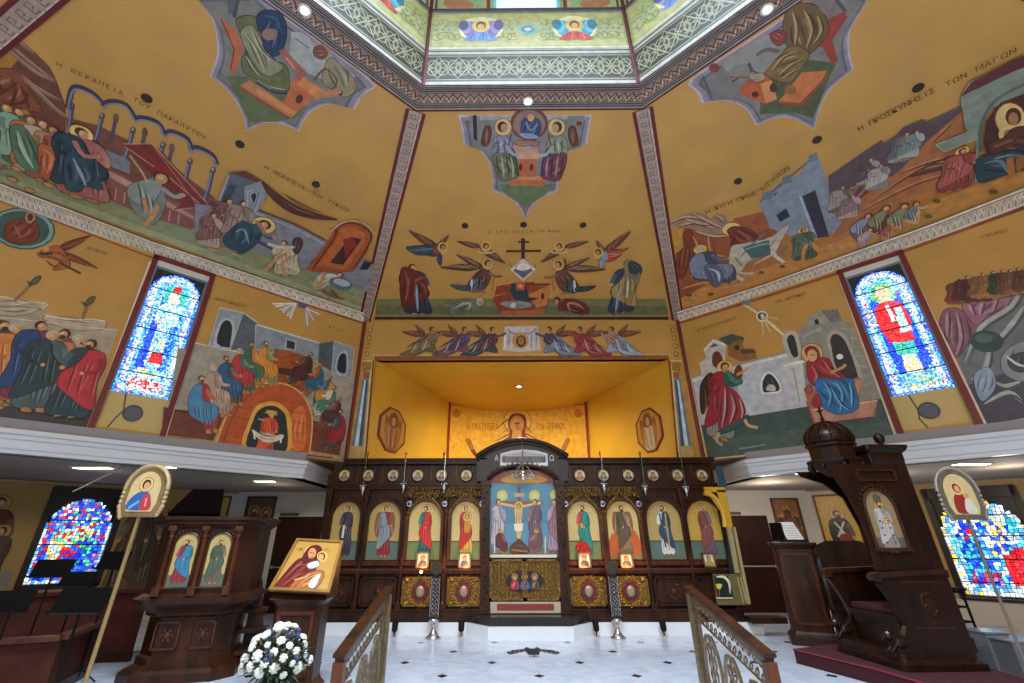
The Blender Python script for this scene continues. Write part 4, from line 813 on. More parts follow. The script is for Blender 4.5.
P.poly(k7(520, 530, 640, 380, 770, 370, 760, 400, 640, 550), '#c0723c'); P.poly(k7(520, 530, 630, 540, 770, 395, 775, 405, 640, 560, 520, 545), '#8a4626')
P.poly(k7(310, 460, 430, 370, 470, 400, 500, 530, 450, 545, 330, 500), '#b0562e'); P.poly(k7(420, 440, 480, 420, 510, 520, 450, 540), '#cf8a50'); P.ell(k7(395, 495)[0], 3.4, 3, '#5a1c14'); P.ell(k7(490, 460)[0], 4, 4.6, '#4c2a1e')
P.poly(k7(780, 100, 860, 60, 880, 90, 800, 210, 830, 320, 800, 340, 750, 250, 700, 240), '#92382a')
P.blob(k7(560, 60, 620, 20, 700, 20, 760, 80, 780, 160, 720, 250, 640, 300, 560, 240, 540, 140), '#6c5330'); P.blob(k7(440, 370, 500, 290, 600, 240, 680, 280, 640, 350, 580, 430, 500, 420), '#7a6238')
for a in (k7(590, 60, 610, 150, 600, 240), k7(650, 50, 690, 150, 660, 260), k7(720, 80, 740, 160, 700, 230), k7(480, 370, 540, 300, 620, 270), k7(510, 400, 570, 350, 640, 310), k7(540, 410, 610, 360)): P.line(a, 2.8, '#a58c58', True, True); P.line([(x+2.2, y) for x, y in a], 1.5, '#3f2e1a', True, True)
P.poly(k7(200, 330, 460, 180, 560, 240, 440, 380, 300, 420), '#8a8a84'); P.poly(k7(600, 0, 820, 0, 860, 60, 780, 100, 700, 10), '#7a6e6c'); P.line(k7(820, 0, 870, 60), 3, '#4a4c48'); P.blob(k7(480, 170, 540, 160, 560, 200, 520, 240, 480, 210), '#8e3a30'); P.line(k7(270, 430, 380, 370, 440, 400), 2, '#5c3a30'); P.line(k7(400, 290, 450, 260, 520, 270), 4, '#6c5c54', True); P.poly(k7(250, 400, 290, 340, 350, 330, 370, 400), '#7d7a74'); P.line(k7(260, 405, 390, 405), 1.6, '#8a4a3a'); P.line(k7(360, 330, 380, 380), 3, '#5c4c44'); P.ell(k7(180, 355)[0], 5.5, 4.6, '#7c3a34'); P.line(k7(120, 400, 160, 490), 2, '#55504c'); P.line(k7(210, 320, 460, 170), 1.6, '#a57a70'); P.blob(k7(360, 400, 420, 380, 450, 410, 400, 430), '#a5907c'); P.ell(k7(580, 470)[0], 6, 5, '#8a5a34')
tag(P.build('ceiling_cartouche'), 'scalloped grey cartouche of a hunched writer in brown on the right sloping panel', 'mural', 'scalloped cartouches under the dome ring')

# ---- ceiling, front: the prepared throne
P = panelP(0); f1, f2 = K(390, 225, 7.193), K(510, 225, 7.193)
P.poly([(377, 299), (521, 298.5), (665, 298.5), (668.5, 318), (375, 318)], '#74784a'); P.poly([(376, 306), (667, 306), (668, 314), (376, 314)], '#676c44'); P.poly([(375, 315), (667.5, 315), (668, 316.6), (375, 316.6)], '#8e8460')
P.poly([(375, 316.8), (668, 316.8), (668.4, 319.5), (374.6, 319.5)], '#3d1616')
stand(P, f1(160, 290)[0], f1(205, 650)[0], '#27304a', '#6e2a20', w=1.25, face=1, halo=False, hair='#6a241c'); P.blob(f1(75, 330, 120, 300, 190, 330, 260, 400, 270, 500, 240, 530, 200, 430, 170, 530, 110, 580, 75, 520), '#6a241c'); P.line(f1(110, 330, 130, 430, 110, 560), 2.4, '#93473a', True, True); P.line(f1(210, 400, 250, 450, 260, 500), 2, '#93473a', True, True); P.line(f1(180, 400, 240, 375), 2.2, '#8a5a44'); P.line(f1(190, 430, 200, 620), 2.4, '#8aa0c0', True, True)
stand(P, f2(845, 270)[0], f2(790, 640)[0], '#27404e', '#a5895a', w=1.15, face=-1, halo=False, hair='#6e3020', beard=True); P.blob(f2(820, 270, 870, 250, 940, 300, 930, 400, 890, 480, 860, 580, 820, 540, 830, 420), '#8e7a4c'); P.blob(f2(860, 260, 940, 290, 940, 350, 860, 340), '#2f3c44'); P.line(f2(850, 390, 840, 520), 2.2, '#cdb98c', True, True); P.line(f2(780, 470, 760, 620), 2.2, '#8aa4b0', True, True); P.line(f2(840, 350, 900, 380, 930, 340), 2, '#5c6a70', True)
# table with book, cloth, spears
P.poly(f1(770, 430, 900, 410, 1040, 408, 1010, 640, 800, 640, 740, 540), '#8e3a24'); P.poly(f2(0, 420, 290, 420, 270, 580, 190, 600, 0, 590), '#92401f'); P.poly(f2(130, 500, 290, 425, 265, 575, 190, 595), '#c0783e'); P.ell(f2(235, 510)[0], 1.8, 3.4, '#5a1c14'); P.line(f1(745, 510, 830, 490), 2, '#b8683c'); P.line(f1(770, 430, 900, 412), 1.6, '#d08a58'); P.line(f2(0, 424, 290, 424), 1.6, '#5c1c14'); P.poly(f1(800, 615, 1030, 610, 1120, 600, 1100, 640, 800, 645), '#b85a34')
P.poly(f1(860, 470, 880, 415, 960, 412, 985, 440, 1000, 520, 1080, 520, 1000, 550, 900, 540), '#20333e'); P.poly(f2(40, 408, 110, 408, 105, 468, 42, 466), '#b8502c'); P.poly(f2(58, 425, 90, 425, 88, 452, 60, 452), '#d88a58'); P.blob(f1(790, 560, 900, 540, 1010, 560, 1000, 590, 880, 600), '#8c9084'); P.ell(f1(885, 575)[0], 2.6, 2.6, '#c4ccd0')
P.line([(523, 238), (523, 262)], 3.4, '#3a1c14'); P.line([(506, 251), (541, 250.5)], 2.2, '#4a2218'); P.line([(518, 241.5), (529, 241.5)], 1.8, '#3a1c14')
for q in (-1, 1): P.line([(523, 262), (523+q*13, 258)], .8, '#c8a860'); P.line([(523, 262), (523+q*9, 254)], .8, '#c8a860'); P.line([(523+q*13, 264), (523+q*8, 273)], .8, '#8a5a3c')
P.poly([(523, 258), (536, 269), (523, 281), (510, 269)], '#c8bcac'); P.poly([(523, 263), (533, 270), (523, 278), (513, 270)], '#5f6468'); P.blob([(516, 268), (520, 263), (526, 263), (531, 267), (526, 270), (520, 270)], '#e0d4c8')
# angels
for s, hx, hy, fx, fy, rb, mn, wt in ((1, 443, 247, 406, 247, '#2f4450', '#7e3a30', [(408, 230), (449, 235)]), (-1, 598, 252, 629, 247, '#a8432f', '#8c98a4', [(631, 231), (596, 240)]), (1, 486, 246, 472, 247, '#6a4638', '#7a5a48', [(457, 241), (505, 263)]), (-1, 559, 246, 571, 247, '#5c4638', '#6a5244', [(589, 241), (541, 262)])):
    for t in wt: wing(P, (hx-s*6, hy+1), t, .24, ('#5a3a28', '#a8704a', '#3f3a3c', '#8a5238'), 1 if t[0] < hx else -1)
    if fx-hx > 20 or hx-fx > 20:
        P.blob([(hx-s*1, hy+2), (hx-s*9, hy-3), (hx-s*22, hy-2), (fx, fy), (fx+s*9, fy+7), (hx-s*16, hy+8), (hx-s*8, hy+9)], rb); P.line([(hx-s*6, hy+1), (hx-s*18, hy+2), (fx+s*4, fy+3)], 1.6, shade(rb, 1.3), True, True); P.blob([(hx-s*2, hy+2), (hx-s*8, hy-1), (hx-s*10, hy+6), (hx-s*4, hy+9)], mn); P.blob([(hx-s*6, hy+8), (hx-s*1, hy+8), (hx-s*2, hy+18), (hx-s*5, hy+15)], rb if s > 0 else mn); P.line([(hx-s*2, hy+5), (hx+s*8, hy+7)], 1.8, SKIN)
    P.ell((hx, hy), 5.4, 5.2, '#c9a050'); P.ell((hx, hy-.6), 3.2, 3.2, HAIR); P.ell((hx+s*.6, hy+.3), 2.1, 2.6, '#b07c50')
    if abs(fx-hx) < 20: P.line([(hx-9, hy+5), (hx, hy+6.5), (hx+9, hy+5)], 2, '#c8a070', True)
for s, hx, hy, wt in ((1, 488, 263, [(440, 267), (456, 254)]), (-1, 558, 264, [(606, 269), (565, 257), (590, 257)])):
    for t in wt: wing(P, (hx-s*6, hy+4), t, .2, ('#4c3428', '#b58a5c', '#3a3034', '#96704c'), 1 if s > 0 else -1)
    rb, mn = ('#56606a', '#5c3a34') if s > 0 else ('#3a4c44', '#6e3a32')
    P.blob([(hx-s*2, hy+4), (hx-s*10, hy+8), (hx-s*19, hy+18), (hx-s*21, hy+26), (hx-s*12, hy+28), (hx-s*2, hy+24), (hx+s*3, hy+12)], mn); P.blob([(hx-s*10, hy+14), (hx-s*20, hy+20), (hx-s*18, hy+28), (hx-s*8, hy+27), (hx-s*6, hy+18)], rb); P.line([(hx-s*16, hy+15), (hx-s*17, hy+27)], 2.2, '#c4ccd8', True, True); P.line([(hx-s*8, hy+12), (hx-s*10, hy+26)], 1.8, shade(mn, .5), True, True)
    P.blob([(hx-s*18, hy+22), (hx-s*28, hy+22), (hx-s*38, hy+21), (hx-s*30, hy+26), (hx-s*18, hy+27)], shade(rb, .8)); P.line([(hx-s*12, hy+28), (hx-s*2, hy+29)], 1.6, '#b0603c'); P.line([(hx, hy+9), (hx+s*8, hy+13), (hx+s*14, hy+12)], 2, '#8a5a44', True); P.line([(hx+s*6, hy+14), (hx+s*4, hy+27)], 1.4, '#a8703c')
    P.ell((hx, hy), 6.4, 6.2, '#8a5c28'); P.ell((hx, hy), 5.8, 5.6, '#cfa656'); P.ell((hx, hy-.6), 3.8, 3.6, HAIR); P.ell((hx+s*.8, hy+.5), 2.6, 3.2, '#b98658')
for s, x0, rb in ((1, 449, '#6c7862'), (-1, 588, '#6e2a1e')):
    X = lambda v: x0+v if s > 0 else 588-30+ (30-v)-4+0
    pts = [(0, 12), (3, 6), (12, 1), (22, 0), (27, 3), (31, 7), (30, 11), (22, 12), (16, 9), (12, 15), (2, 15)]
    pts = [((449+x) if s > 0 else (589-x), 298+y) for x, y in pts]; P.blob(pts, rb); P.line([((452+x*1) if s > 0 else (586-x), 298+y) for x, y in ((2, 10), (10, 5), (18, 5), (16, 12))], 2.2, shade(rb, 1.45), True, True); P.line([((455+x) if s > 0 else (583-x), 298+y) for x, y in ((0, 13), (8, 10), (12, 6))], 1.2, shade(rb, .5), True, True)
    hx, hy = (480, 301) if s > 0 else (557, 300); P.ell((hx, hy), 3.6, 4, GREYH if s > 0 else '#5a3020'); P.ell((hx+s*.6, hy+1), 2.2, 2.8, '#b58860')
P.text((487, 232.3), (533, 231.6), 'Η ΕΤΟΙΜΑΣΙΑ', '#4a3010', 2.3); P.text((538, 231.6), (560, 231.4), 'ΤΟΥ ΘΡΟΝΟΥ', '#4a3010', 2.3)
tag(P.build('ceiling_mural'), 'ceiling fresco of a cross above a prepared throne between angels, on the front panel', 'mural')
P = panelP(0); k6 = K(450, 105, 5.9375)
half = cr(k6(50, 58, 68, 140, 80, 230), 4, False)+cr(k6(80, 230, 180, 270, 240, 370, 255, 510), 5, False)+cr(k6(255, 510, 350, 550, 420, 620, 446, 683), 5, False)
ol = half+[(2*525.2-x+0.4, y) for x, y in half[::-1]]
cartouche(P, ol)
P.poly(k6(290, 470, 620, 470, 560, 540, 447, 600, 340, 540), '#5f7048'); P.poly(k6(110, 62, 800, 62, 780, 180, 620, 330, 600, 470, 290, 470, 270, 340, 130, 190), '#7c7a78'); P.poly(k6(135, 60, 158, 60, 162, 215, 140, 200), '#241a20'); P.poly(k6(180, 90, 700, 85, 700, 62, 180, 62), '#9c9c94')
P.ell(k6(470, 110)[0], 19, 17, '#6a3c34'); P.ell(k6(470, 115)[0], 16, 14.4, '#8a6c60'); P.blob(k6(420, 130, 440, 80, 520, 80, 540, 130, 520, 200, 460, 210, 430, 190), '#35486a'); P.blob(k6(410, 170, 480, 165, 530, 195, 450, 200), '#8c98b0'); P.line(k6(450, 100, 480, 150, 520, 110), 2.2, '#6f86a8', True); P.ell(k6(480, 75)[0], 3.4, 3.6, SKIN)
P.poly(k6(355, 445, 560, 445, 560, 480, 355, 480), '#b5663c'); P.poly(k6(385, 420, 540, 420, 560, 445, 365, 445), '#c88252'); P.poly(k6(405, 315, 515, 315, 510, 425, 410, 425), '#b0603a'); P.poly(k6(395, 290, 525, 290, 530, 320, 390, 320), '#d0946a')
for x in (420, 484): P.ell(k6(x, 368)[0], 1.8, 3.6, '#4a1810')
P.poly(k6(370, 240, 520, 240, 530, 290, 395, 290), '#b88a70'); P.blob(k6(400, 210, 520, 215, 515, 245, 400, 240), '#a06a54'); P.ell(k6(470, 258)[0], 5, 2.4, '#8c9a94')
for s, hx, col1, col2, col3 in ((1, 315, '#7e7c94', '#6a6c46', '#33502e'), (-1, 632, '#858c78', '#6e3440', '#4a2c54')):
    Q = lambda *p: k6(*[(hx+s*v if i % 2 == 0 else v) for i, v in enumerate(p)])
    P.blob(Q(-130, 230, -110, 130, -75, 130, -70, 180, -90, 240), '#5c3420'); P.line(Q(-95, 140, -100, 230), 3, '#8a5a38', True, True)
    P.blob(Q(-55, 200, 0, 180, 50, 210, 60, 280, 30, 320, -60, 300), col1); P.blob(Q(-60, 290, 30, 290, 80, 320, 90, 420, 60, 440, -10, 450, -40, 400), col2); P.blob(Q(30, 260, 70, 280, 95, 420, 60, 380), col3)
    for j in range(4): P.line(Q(-40+28*j, 300, -30+30*j, 370, -20+26*j, 430), 2.2, shade(col2, 1.35 if j % 2 else .6), True, True); P.line(Q(-40+24*j, 200, -30+20*j, 240, -40+24*j, 290), 1.8, shade(col1, 1.3 if j % 2 else .65), True, True)
    P.line(Q(20, 240, 60, 290, 110, 300), 3.4, shade(col1, 1.2), True); P.ell(Q(0, 130)[0], 9, 9.2, '#7a4a24'); P.ell(Q(0, 130)[0], 8.3, 8.5, '#cfb07c'); P.ell(Q(-4, 128)[0], 5, 5.4, '#3c2416'); P.ell(Q(6, 135)[0], 3.4, 4.4, '#b58860'); P.line(Q(50, 170, 30, 240), 1.6, '#5a3c28')
P.poly(k6(750, 95, 785, 95, 780, 120, 750, 118), '#6d2c2c')
tag(P.build('ceiling_cartouche'), 'pointed grey cartouche of two seated angels at a table on the front sloping panel', 'mural', 'scalloped cartouches under the dome ring')

# ---- frieze over the apse opening
P = frontP(YF); z1 = K(395, 310, 4.096)
P.poly([(375, 356), (668.3, 355.2), (668.6, 359), (374.4, 360)], '#8a4a24'); P.poly([(372, 354.6), (671, 353.9), (671, 355.4), (372, 356.1)], '#c9a860')
P.poly(z1(440, 165, 450, 68, 585, 66, 598, 165, 560, 168, 515, 172, 470, 168), '#c4c0bc'); P.line(z1(462, 75, 480, 95, 520, 98, 560, 92, 578, 75), 1.6, '#8c8c90', True); 
for x in (452, 468, 560, 580): P.line(z1(x, 90, x-3, 160), 1.4, '#8f9096' if x != 452 else '#f0eeec', True, True)
P.ell(z1(514, 125)[0], 8.4, 8.2, '#c09048'); P.ell(z1(516, 128)[0], 5, 6, '#4a2014'); P.ell(z1(516, 126)[0], 3, 4.2, '#a8703c'); P.line(z1(516, 118, 516, 130), .8, '#5a2c14')
fr = [(400, 85, 1, '#5c2c3a', '#7c2c34', '#27404e'), (285, 85, 1, '#5c4466', '#4a3a58', '#6e4a5a'), (152, 85, 1, '#7a6448', '#8c7a5c', '#6a5a3c')]
fl = [(630, 85, -1, '#4a3c54', '#8a8ca4', '#6f7d9c'), (755, 78, -1, '#8e2a2c', '#a84a48', '#93343c'), (885, 75, -1, '#a87c70', '#7d8694', '#98a4b4')]
for hx, hy, s, c_1, c_2, c_3 in fr+fl:
    Q = lambda *p: z1(*[(hx+s*v if i % 2 == 0 else v) for i, v in enumerate(p)])
    for t in ((-125, 90), (-70, 60)): wing(P, Q(-30, 105)[0], Q(*t)[0], .25, ('#6a3a2a', '#4a3038', '#a8704a'), s)
    P.blob(Q(-10, 95, 15, 105, 10, 140, 20, 175, -30, 170, -60, 185, -135, 185, -90, 160, -60, 125), c_3); P.blob(Q(-12, 95, 14, 98, 20, 130, -10, 145, -40, 135), c_1); P.blob(Q(-30, 130, -5, 150, -50, 165, -80, 160), c_2)
    for j in range(3): P.line(Q(-20-22*j, 120+8*j, -30-22*j, 150+6*j, -40-25*j, 170+3*j), 1.5, shade(c_3, 1.45 if j % 2 == 0 else .6), True, True)
    P.line(Q(10, 110, 35, 105, 55 if hx in (400, 630) else 38, 95), 2.4, shade(c_1, 1.1), True); P.ell(Q(0, 82)[0], 3.8, 4, '#b98a44'); P.ell(Q(-1, 80)[0], 2.6, 2.8, HAIR); P.ell(Q(3, 84)[0], 1.7, 2.3, '#b07c54')
tag(P.build('wall_frieze'), 'painted frieze of kneeling angels holding a white cloth, over the apse opening', 'mural')
# pilasters painted beside the apse, in blue and ochre
for sd, lx in ((-1, [(363, 330), (352, 452), (344, 452), (367, 330)]), (1, None)):
    P = frontP(YF); mx = (lambda x: x) if sd < 0 else (lambda x: 1043-x-((x-358)*0))
    q = lambda *p: [((p[i] if sd < 0 else 2*521.3+.4-p[i]), p[i+1]) for i in range(0, len(p), 2)]
    dx = 0
    P.poly(q(364, 324, 375, 324, 366, 362, 356, 458, 347, 458), '#b5883c'); P.poly(q(366, 362, 373, 362, 365, 458, 349, 458), '#b99a52')
    P.poly(q(363, 378, 369, 378, 362, 452, 350.5, 452), '#5c7c8c'); P.poly(q(364.5, 380, 367, 380, 359, 450, 354, 450), '#c8d4d8'); P.poly(q(366, 380, 368, 380, 361.5, 450, 358, 450), '#2d5078')
    P.poly(q(352, 446, 362, 446, 363, 458, 349, 458), '#c0a860'); P.line(q(373.6, 360, 365.5, 458), 1.4, '#6a2418'); P.line(q(371.8, 362, 363.6, 458), .8, '#e0cca0')
    for y in (330, 338, 346, 354): P.ell(q(370-(y-330)*.12, y)[0], 2.4, 2.6, '#8a5c24'); P.ell(q(370-(y-330)*.12, y)[0], 1.3, 1.4, '#d0a85c')
    P.poly(q(362, 362, 372, 362, 371, 370, 363, 372), '#96702c'); P.poly(q(364, 372, 370, 372, 369, 378, 363.6, 378), '#a05030'); P.line(q(361, 361, 373, 361), 1.2, '#d8b870')
    tag(P.build('painted_pilaster'), 'blue and ochre painted pilaster at the %s edge of the apse opening' % ('left' if sd < 0 else 'right'), 'mural', 'painted pilasters beside the apse')

# ---- wall, left: Pentecost
P = wallP(-1); p5 = K(160, 290, 4.02)
P.line([(-80, 170), (0, 200.5), (151.6, 257.5), (212, 274), (363, 323.5)], 2.6, '#8e4a30')
P.poly([(178, 348), (364, 388), (345, 457), (332, 457), (163, 437)], '#9b9484')
P.poly(p5(135, 212, 200, 230, 300, 240, 400, 240, 790, 350, 740, 683, 0, 590), '#a09a8c'); P.line(p5(135, 212, 320, 250), 1.4, '#d8d2c2'); 
building(P, p5(195, 225, 240, 72, 335, 92, 280, 240), '#8d9aa0', [cr(p5(215, 225, 235, 140, 262, 112, 290, 120, 300, 160, 280, 240), 3)], '#1c2228'); P.poly(p5(335, 92, 390, 130, 375, 250, 285, 240), '#55626c'); P.line(p5(240, 72, 335, 92, 390, 130), 1.4, '#b8c4c8'); P.poly(p5(255, 160, 290, 148, 280, 232, 245, 228), '#20262c')
building(P, p5(385, 140, 640, 215, 640, 290, 380, 235), '#84929a', [p5(505, 195, 550, 208, 545, 245, 500, 235)]); P.line(p5(390, 140, 640, 213), 1.6, '#c4ccca')
P.poly(p5(640, 215, 700, 205, 690, 330, 635, 290), '#4c5862'); building(P, p5(700, 205, 780, 235, 770, 355, 690, 330), '#8996a0', [cr(p5(705, 330, 712, 270, 735, 245, 755, 262, 750, 345), 3)], '#20262c')
P.poly(p5(460, 235, 520, 245, 600, 270, 590, 320, 450, 290), '#a05428'); P.blob(p5(450, 300, 540, 260, 600, 300, 610, 400, 480, 390), '#9c4e24'); P.poly(p5(462, 310, 530, 318, 520, 345, 460, 335), '#4c2414')
P.poly(p5(15, 470, 60, 480, 270, 500, 215, 610, 5, 590), '#6e3a2a'); P.line(p5(50, 480, 130, 495), 1.6, '#3c1c14'); P.line(p5(10, 585, 215, 608, 270, 490), 1.4, '#c0904c')
P.poly(p5(600, 520, 740, 560, 720, 670, 600, 650), '#6e3c28'); P.line(p5(610, 480, 600, 648, 720, 668), 1.4, '#c0904c')
arch = [(228, 612), (250, 545), (290, 470), (350, 400), (420, 375), (500, 378), (560, 410), (600, 470), (612, 540), (600, 655)]
P.poly(p5(*[v for a in arch for v in a]), '#b5542a'); P.blob(p5(540, 480, 580, 470, 590, 560, 580, 640, 530, 640, 520, 540), '#d9743a'); P.line(p5(*[v for a in arch for v in a]), 2, '#dca858', True); P.line(p5(255, 612, 275, 548, 310, 480, 365, 415), 1, '#7a3018', True)
for y in (430, 470, 510, 550, 590): P.line(p5(300 if y > 460 else 360, y, 380, y+12), .7, '#8c3c1c'); P.line(p5(520, y+20, 590, y+28), .7, '#a04820')
P.poly(cr(p5(335, 640, 360, 520, 390, 465, 450, 448, 500, 470, 525, 520, 515, 655), 4), '#dca444'); P.poly(cr(p5(352, 640, 372, 530, 400, 480, 450, 465, 490, 485, 508, 525, 500, 655), 4), '#262e30')
stand(P, p5(448, 495)[0], p5(415, 690)[0], '#c23c22', '#d8582e', w=1.05, halo=False, hair='#c89848', beard=True); P.poly(p5(420, 495, 430, 482, 470, 488, 470, 505), '#d0a040'); P.blob(p5(370, 560, 430, 590, 490, 580, 490, 600, 430, 615, 385, 590), '#d8ccbc'); P.line(p5(378, 575, 380, 600), 1.6, '#e8dccc'); P.line(p5(488, 585, 484, 615), 1.6, '#e8dccc'); P.poly(p5(395, 515, 418, 520, 415, 527, 393, 522), '#8c9498')
for i in range(6):
    P.poly([(296, 303.2), (296-26+3.4*i, 303+2.2*i), (296-23+3.4*i, 303+2.9*i+1)], '#c9c0b0' if i % 2 else '#9a9488'); P.line([(296, 303.4), (296-24+3.6*i, 304+3*i)], 1.1, '#e8e2d4'); 
P.poly([(298, 302), (309, 305), (304, 309), (298, 307)], '#4c5a78')
for i in range(6): P.line([(306, 308), (304+3.2*i, 329-2.8*i)], 1.3, '#ded8cc' if i % 2 else '#a8a296')
for hx, hy, fx, fy, r, m, fc in ((425, 210, 425, 385, '#8a8c54', '#d48a2c', 1), (365, 215, 370, 395, '#c87c2c', '#3f6a50', 1), (318, 240, 330, 420, '#4a6a58', '#b8343a', 1), (265, 270, 275, 470, '#5a4a44', '#2c5a84', 1), (212, 305, 225, 515, '#a88c78', '#b09a84', 1), (165, 350, 165, 580, '#a83430', '#4a86b0', 1)):
    sit(P, p5(hx, hy)[0], p5(fx, fy)[0], r, m, fc, .92, False, '#6a4a34' if hx % 2 else GREYH, True)
for hx, hy, fx, fy, r, m, fc in ((606, 255, 545, 390, '#4a3a30', '#4c1c20', -1), (645, 298, 605, 435, '#b0602c', '#20607c', -1), (685, 350, 640, 480, '#3a6a84', '#c8862c', -1), (700, 390, 640, 520, '#c8c4b8', '#4a7a64', -1), (722, 435, 660, 560, '#7a4840', '#4c2a30', -1), (725, 485, 700, 650, '#4a4c54', '#9c2430', -1)):
    sit(P, p5(hx, hy)[0], p5(fx, fy)[0], r, m, fc, .92, False, '#5a3a28', True)
P.text((206, 299), (246, 308), 'Η ΠΕΝΤΗΚΟΣΤΗ', '#7a5424', 3); P.text((327, 328), (343, 333), 'ΑΓΙΑ', '#7a5424', 3)
P.line([(212, 277), (164, 440)], 1.6, '#d8ccb4'); P.line([(162, 438.2), (245, 449), (332, 458)], 1.8, '#7a3a2c')
tag(P.build('wall_mural'), 'wall fresco of seated apostles round an orange arch, right of the tall left window', 'mural')
# ---- wall, far left: standing apostles
P = wallP(-1); p4 = K(0, 200, 2.85)
P.poly(p4(-200, 230, 0, 290, 130, 320, 200, 340, 336, 368, 245, 645, 0, 622, -200, 600), '#a89a84'); P.poly(p4(-200, 540, 0, 575, 265, 600, 245, 650, 0, 622, -200, 600), '#3e3c40')
for a in (p4(-60, 290, 0, 275, 60, 290, 130, 300, 60, 330, -60, 320), p4(130, 330, 200, 340, 260, 340, 300, 345, 290, 370, 200, 370, 130, 345), p4(40, 300, 90, 290, 135, 298, 120, 310)): P.blob(a, '#b3a48e'); P.line(a[:4], 1.3, '#d8ccb8', True)
P.line(p4(0, 335, 100, 345, 336, 372), 1, '#d0c4b0', True)
for a, b in ((p4(40, 290, 70, 260, 95, 235), p4(100, 232)[0]), (p4(235, 340, 245, 310, 250, 295), p4(255, 290)[0])): P.line(a, 3, '#8a6a48', True); P.blob([(b[0]-6, b[1]+4), (b[0], b[1]-4), (b[0]+6, b[1]-5), (b[0]+2, b[1]+2)], '#5c5a30'); P.line([(b[0]-8, b[1]), (b[0]-3, b[1]+4)], 2, '#4a4a2c')
P.ell(p4(65, 82)[0], 33, 21, '#3f5a58', rot=.12); P.ell(p4(65, 82)[0], 31, 19.4, '#7fa09a', rot=.12); P.ell(p4(62, 82)[0], 28, 17.4, '#3c5654', rot=.12); P.blob(p4(15, 75, 50, 55, 100, 60, 110, 110, 60, 125, 20, 115), '#7a3424'); P.line(p4(40, 70, 60, 110), 2.2, '#a05c40', True, True); P.ell(p4(86, 50)[0], 5, 6, '#a8865c'); P.ell(p4(86, 50)[0], 3, 4, '#4c3020'); P.line(p4(80, 80, 100, 60), 2, '#5c2418')
for t in (p4(260, 100)[0], p4(280, 195)[0]): wing(P, p4(160, 145)[0], t, .2, ('#6a3020', '#4c2418', '#a86440'), 1)
P.blob(p4(110, 150, 160, 130, 185, 150, 200, 190, 150, 200, 170, 170, 120, 165), '#a05c30'); P.line(p4(115, 155, 150, 152), 3, '#2c3038'); P.line(p4(170, 180, 230, 210), 2.4, '#3c3430', True); P.ell(p4(130, 140)[0], 3.4, 3.4, '#c8985c'); P.text(p4(245, 140)[0], p4(305, 157)[0], 'ΑΓΓΕΛΟΣ', '#6a4418', 3)
ap = [(-40, 330, -40, 600, '#5a6a70', '#b08a60', 1), (-12, 345, -8, 590, '#8a3c30', '#c87c3c', 1), (8, 350, 10, 585, '#3c4a60', '#4a5c78', 1), (45, 360, 10, 580, '#b85a2c', '#d0803c', 1), (185, 375, 165, 595, '#a87048', '#8a3c40', -1), (118, 352, 60, 575, '#7a3050', '#1f4272', 1), (222, 390, 140, 590, '#c89868', '#c0784c', 1), (150, 380, 90, 605, '#4a5c60', '#243c44', 1), (262, 405, 180, 628, '#23404a', '#b8303c', -1)]
for i, (hx, hy, fx, fy, r, m, fc) in enumerate(ap): stand(P, p4(hx, hy)[0], p4(fx, fy)[0], r, m, w=1.2, face=fc, halo=False, hair=GREYH if i in (3, 6, 7) else '#3c2418', beard=i % 2 == 0, seed=i)
P.line([(150, 262), (88, 430)], 1.8, '#e0d8c8'); P.line([(-50, 411), (0, 419), (82, 429)], 1.6, '#d8d4cc')
tag(P.build('wall_mural'), 'wall fresco of apostles standing in coloured robes, left of the tall left window', 'mural')

# ---- wall, right: Annunciation
P = wallP(1); q3 = K(690, 300, 4.267)
P.line([(678, 323.5), (760, 298.5), (840, 272.5), (898, 253.5), (1024, 208), (1100, 178)], 2.4, '#8e4a30')
P.poly(q3(10, 330, 250, 265, 420, 225, 520, 250, 520, 460, 250, 500, 50, 540), '#b9bfc8'); P.poly(q3(45, 535, 250, 495, 500, 455, 820, 400, 880, 600, 600, 640, 70, 683), '#3f5250'); P.poly(q3(60, 600, 400, 560, 860, 520, 880, 600, 600, 640, 70, 683), '#4a5c56')
P.line(q3(10, 345, 250, 275, 420, 235), 1.8, '#dcdcd8'); P.line(q3(10, 330, 250, 263, 415, 222), 1.2, '#8c8c8c')
P.poly(q3(470, 125, 500, 100, 590, 85, 680, 95, 790, 330, 820, 420, 700, 440, 500, 450, 420, 300), '#8c8c80'); P.poly(q3(500, 75, 560, 45, 630, 40, 640, 80, 600, 95, 505, 110), '#96968a'); P.poly(q3(560, 45, 630, 38, 650, 90, 600, 95), '#70726a'); P.poly(q3(530, 85, 545, 80, 552, 102, 535, 106), '#24262a')
for y in (130, 165, 200, 240, 280, 320, 360): P.line(q3(640, y-10, 760, y+5), .8, '#a8a89a'); P.line(q3(690, y-10, 695, y+22), .7, '#a8a89a')
P.poly(cr(q3(590, 200, 585, 160, 610, 130, 660, 150, 700, 230, 740, 340, 700, 350, 620, 300), 4), '#a8a696'); P.poly(cr(q3(603, 200, 600, 165, 618, 145, 655, 165, 690, 240, 720, 340, 700, 345, 630, 300), 4), '#332c34')
P.poly(cr(q3(395, 180, 400, 145, 430, 130, 460, 150, 475, 240, 430, 265), 3), '#b4b2a6'); P.poly(cr(q3(415, 180, 418, 158, 432, 148, 448, 165, 462, 235, 438, 240), 3), '#2c2a34'); P.poly(q3(405, 270, 480, 255, 500, 430, 440, 440), '#c4c6c8'); P.line(q3(400, 280, 520, 255), 2, '#dcdcd4'); P.line(q3(440, 290, 470, 440), 1, '#8c8c90'); P.line(q3(480, 160, 560, 120), 3, '#a4a296')
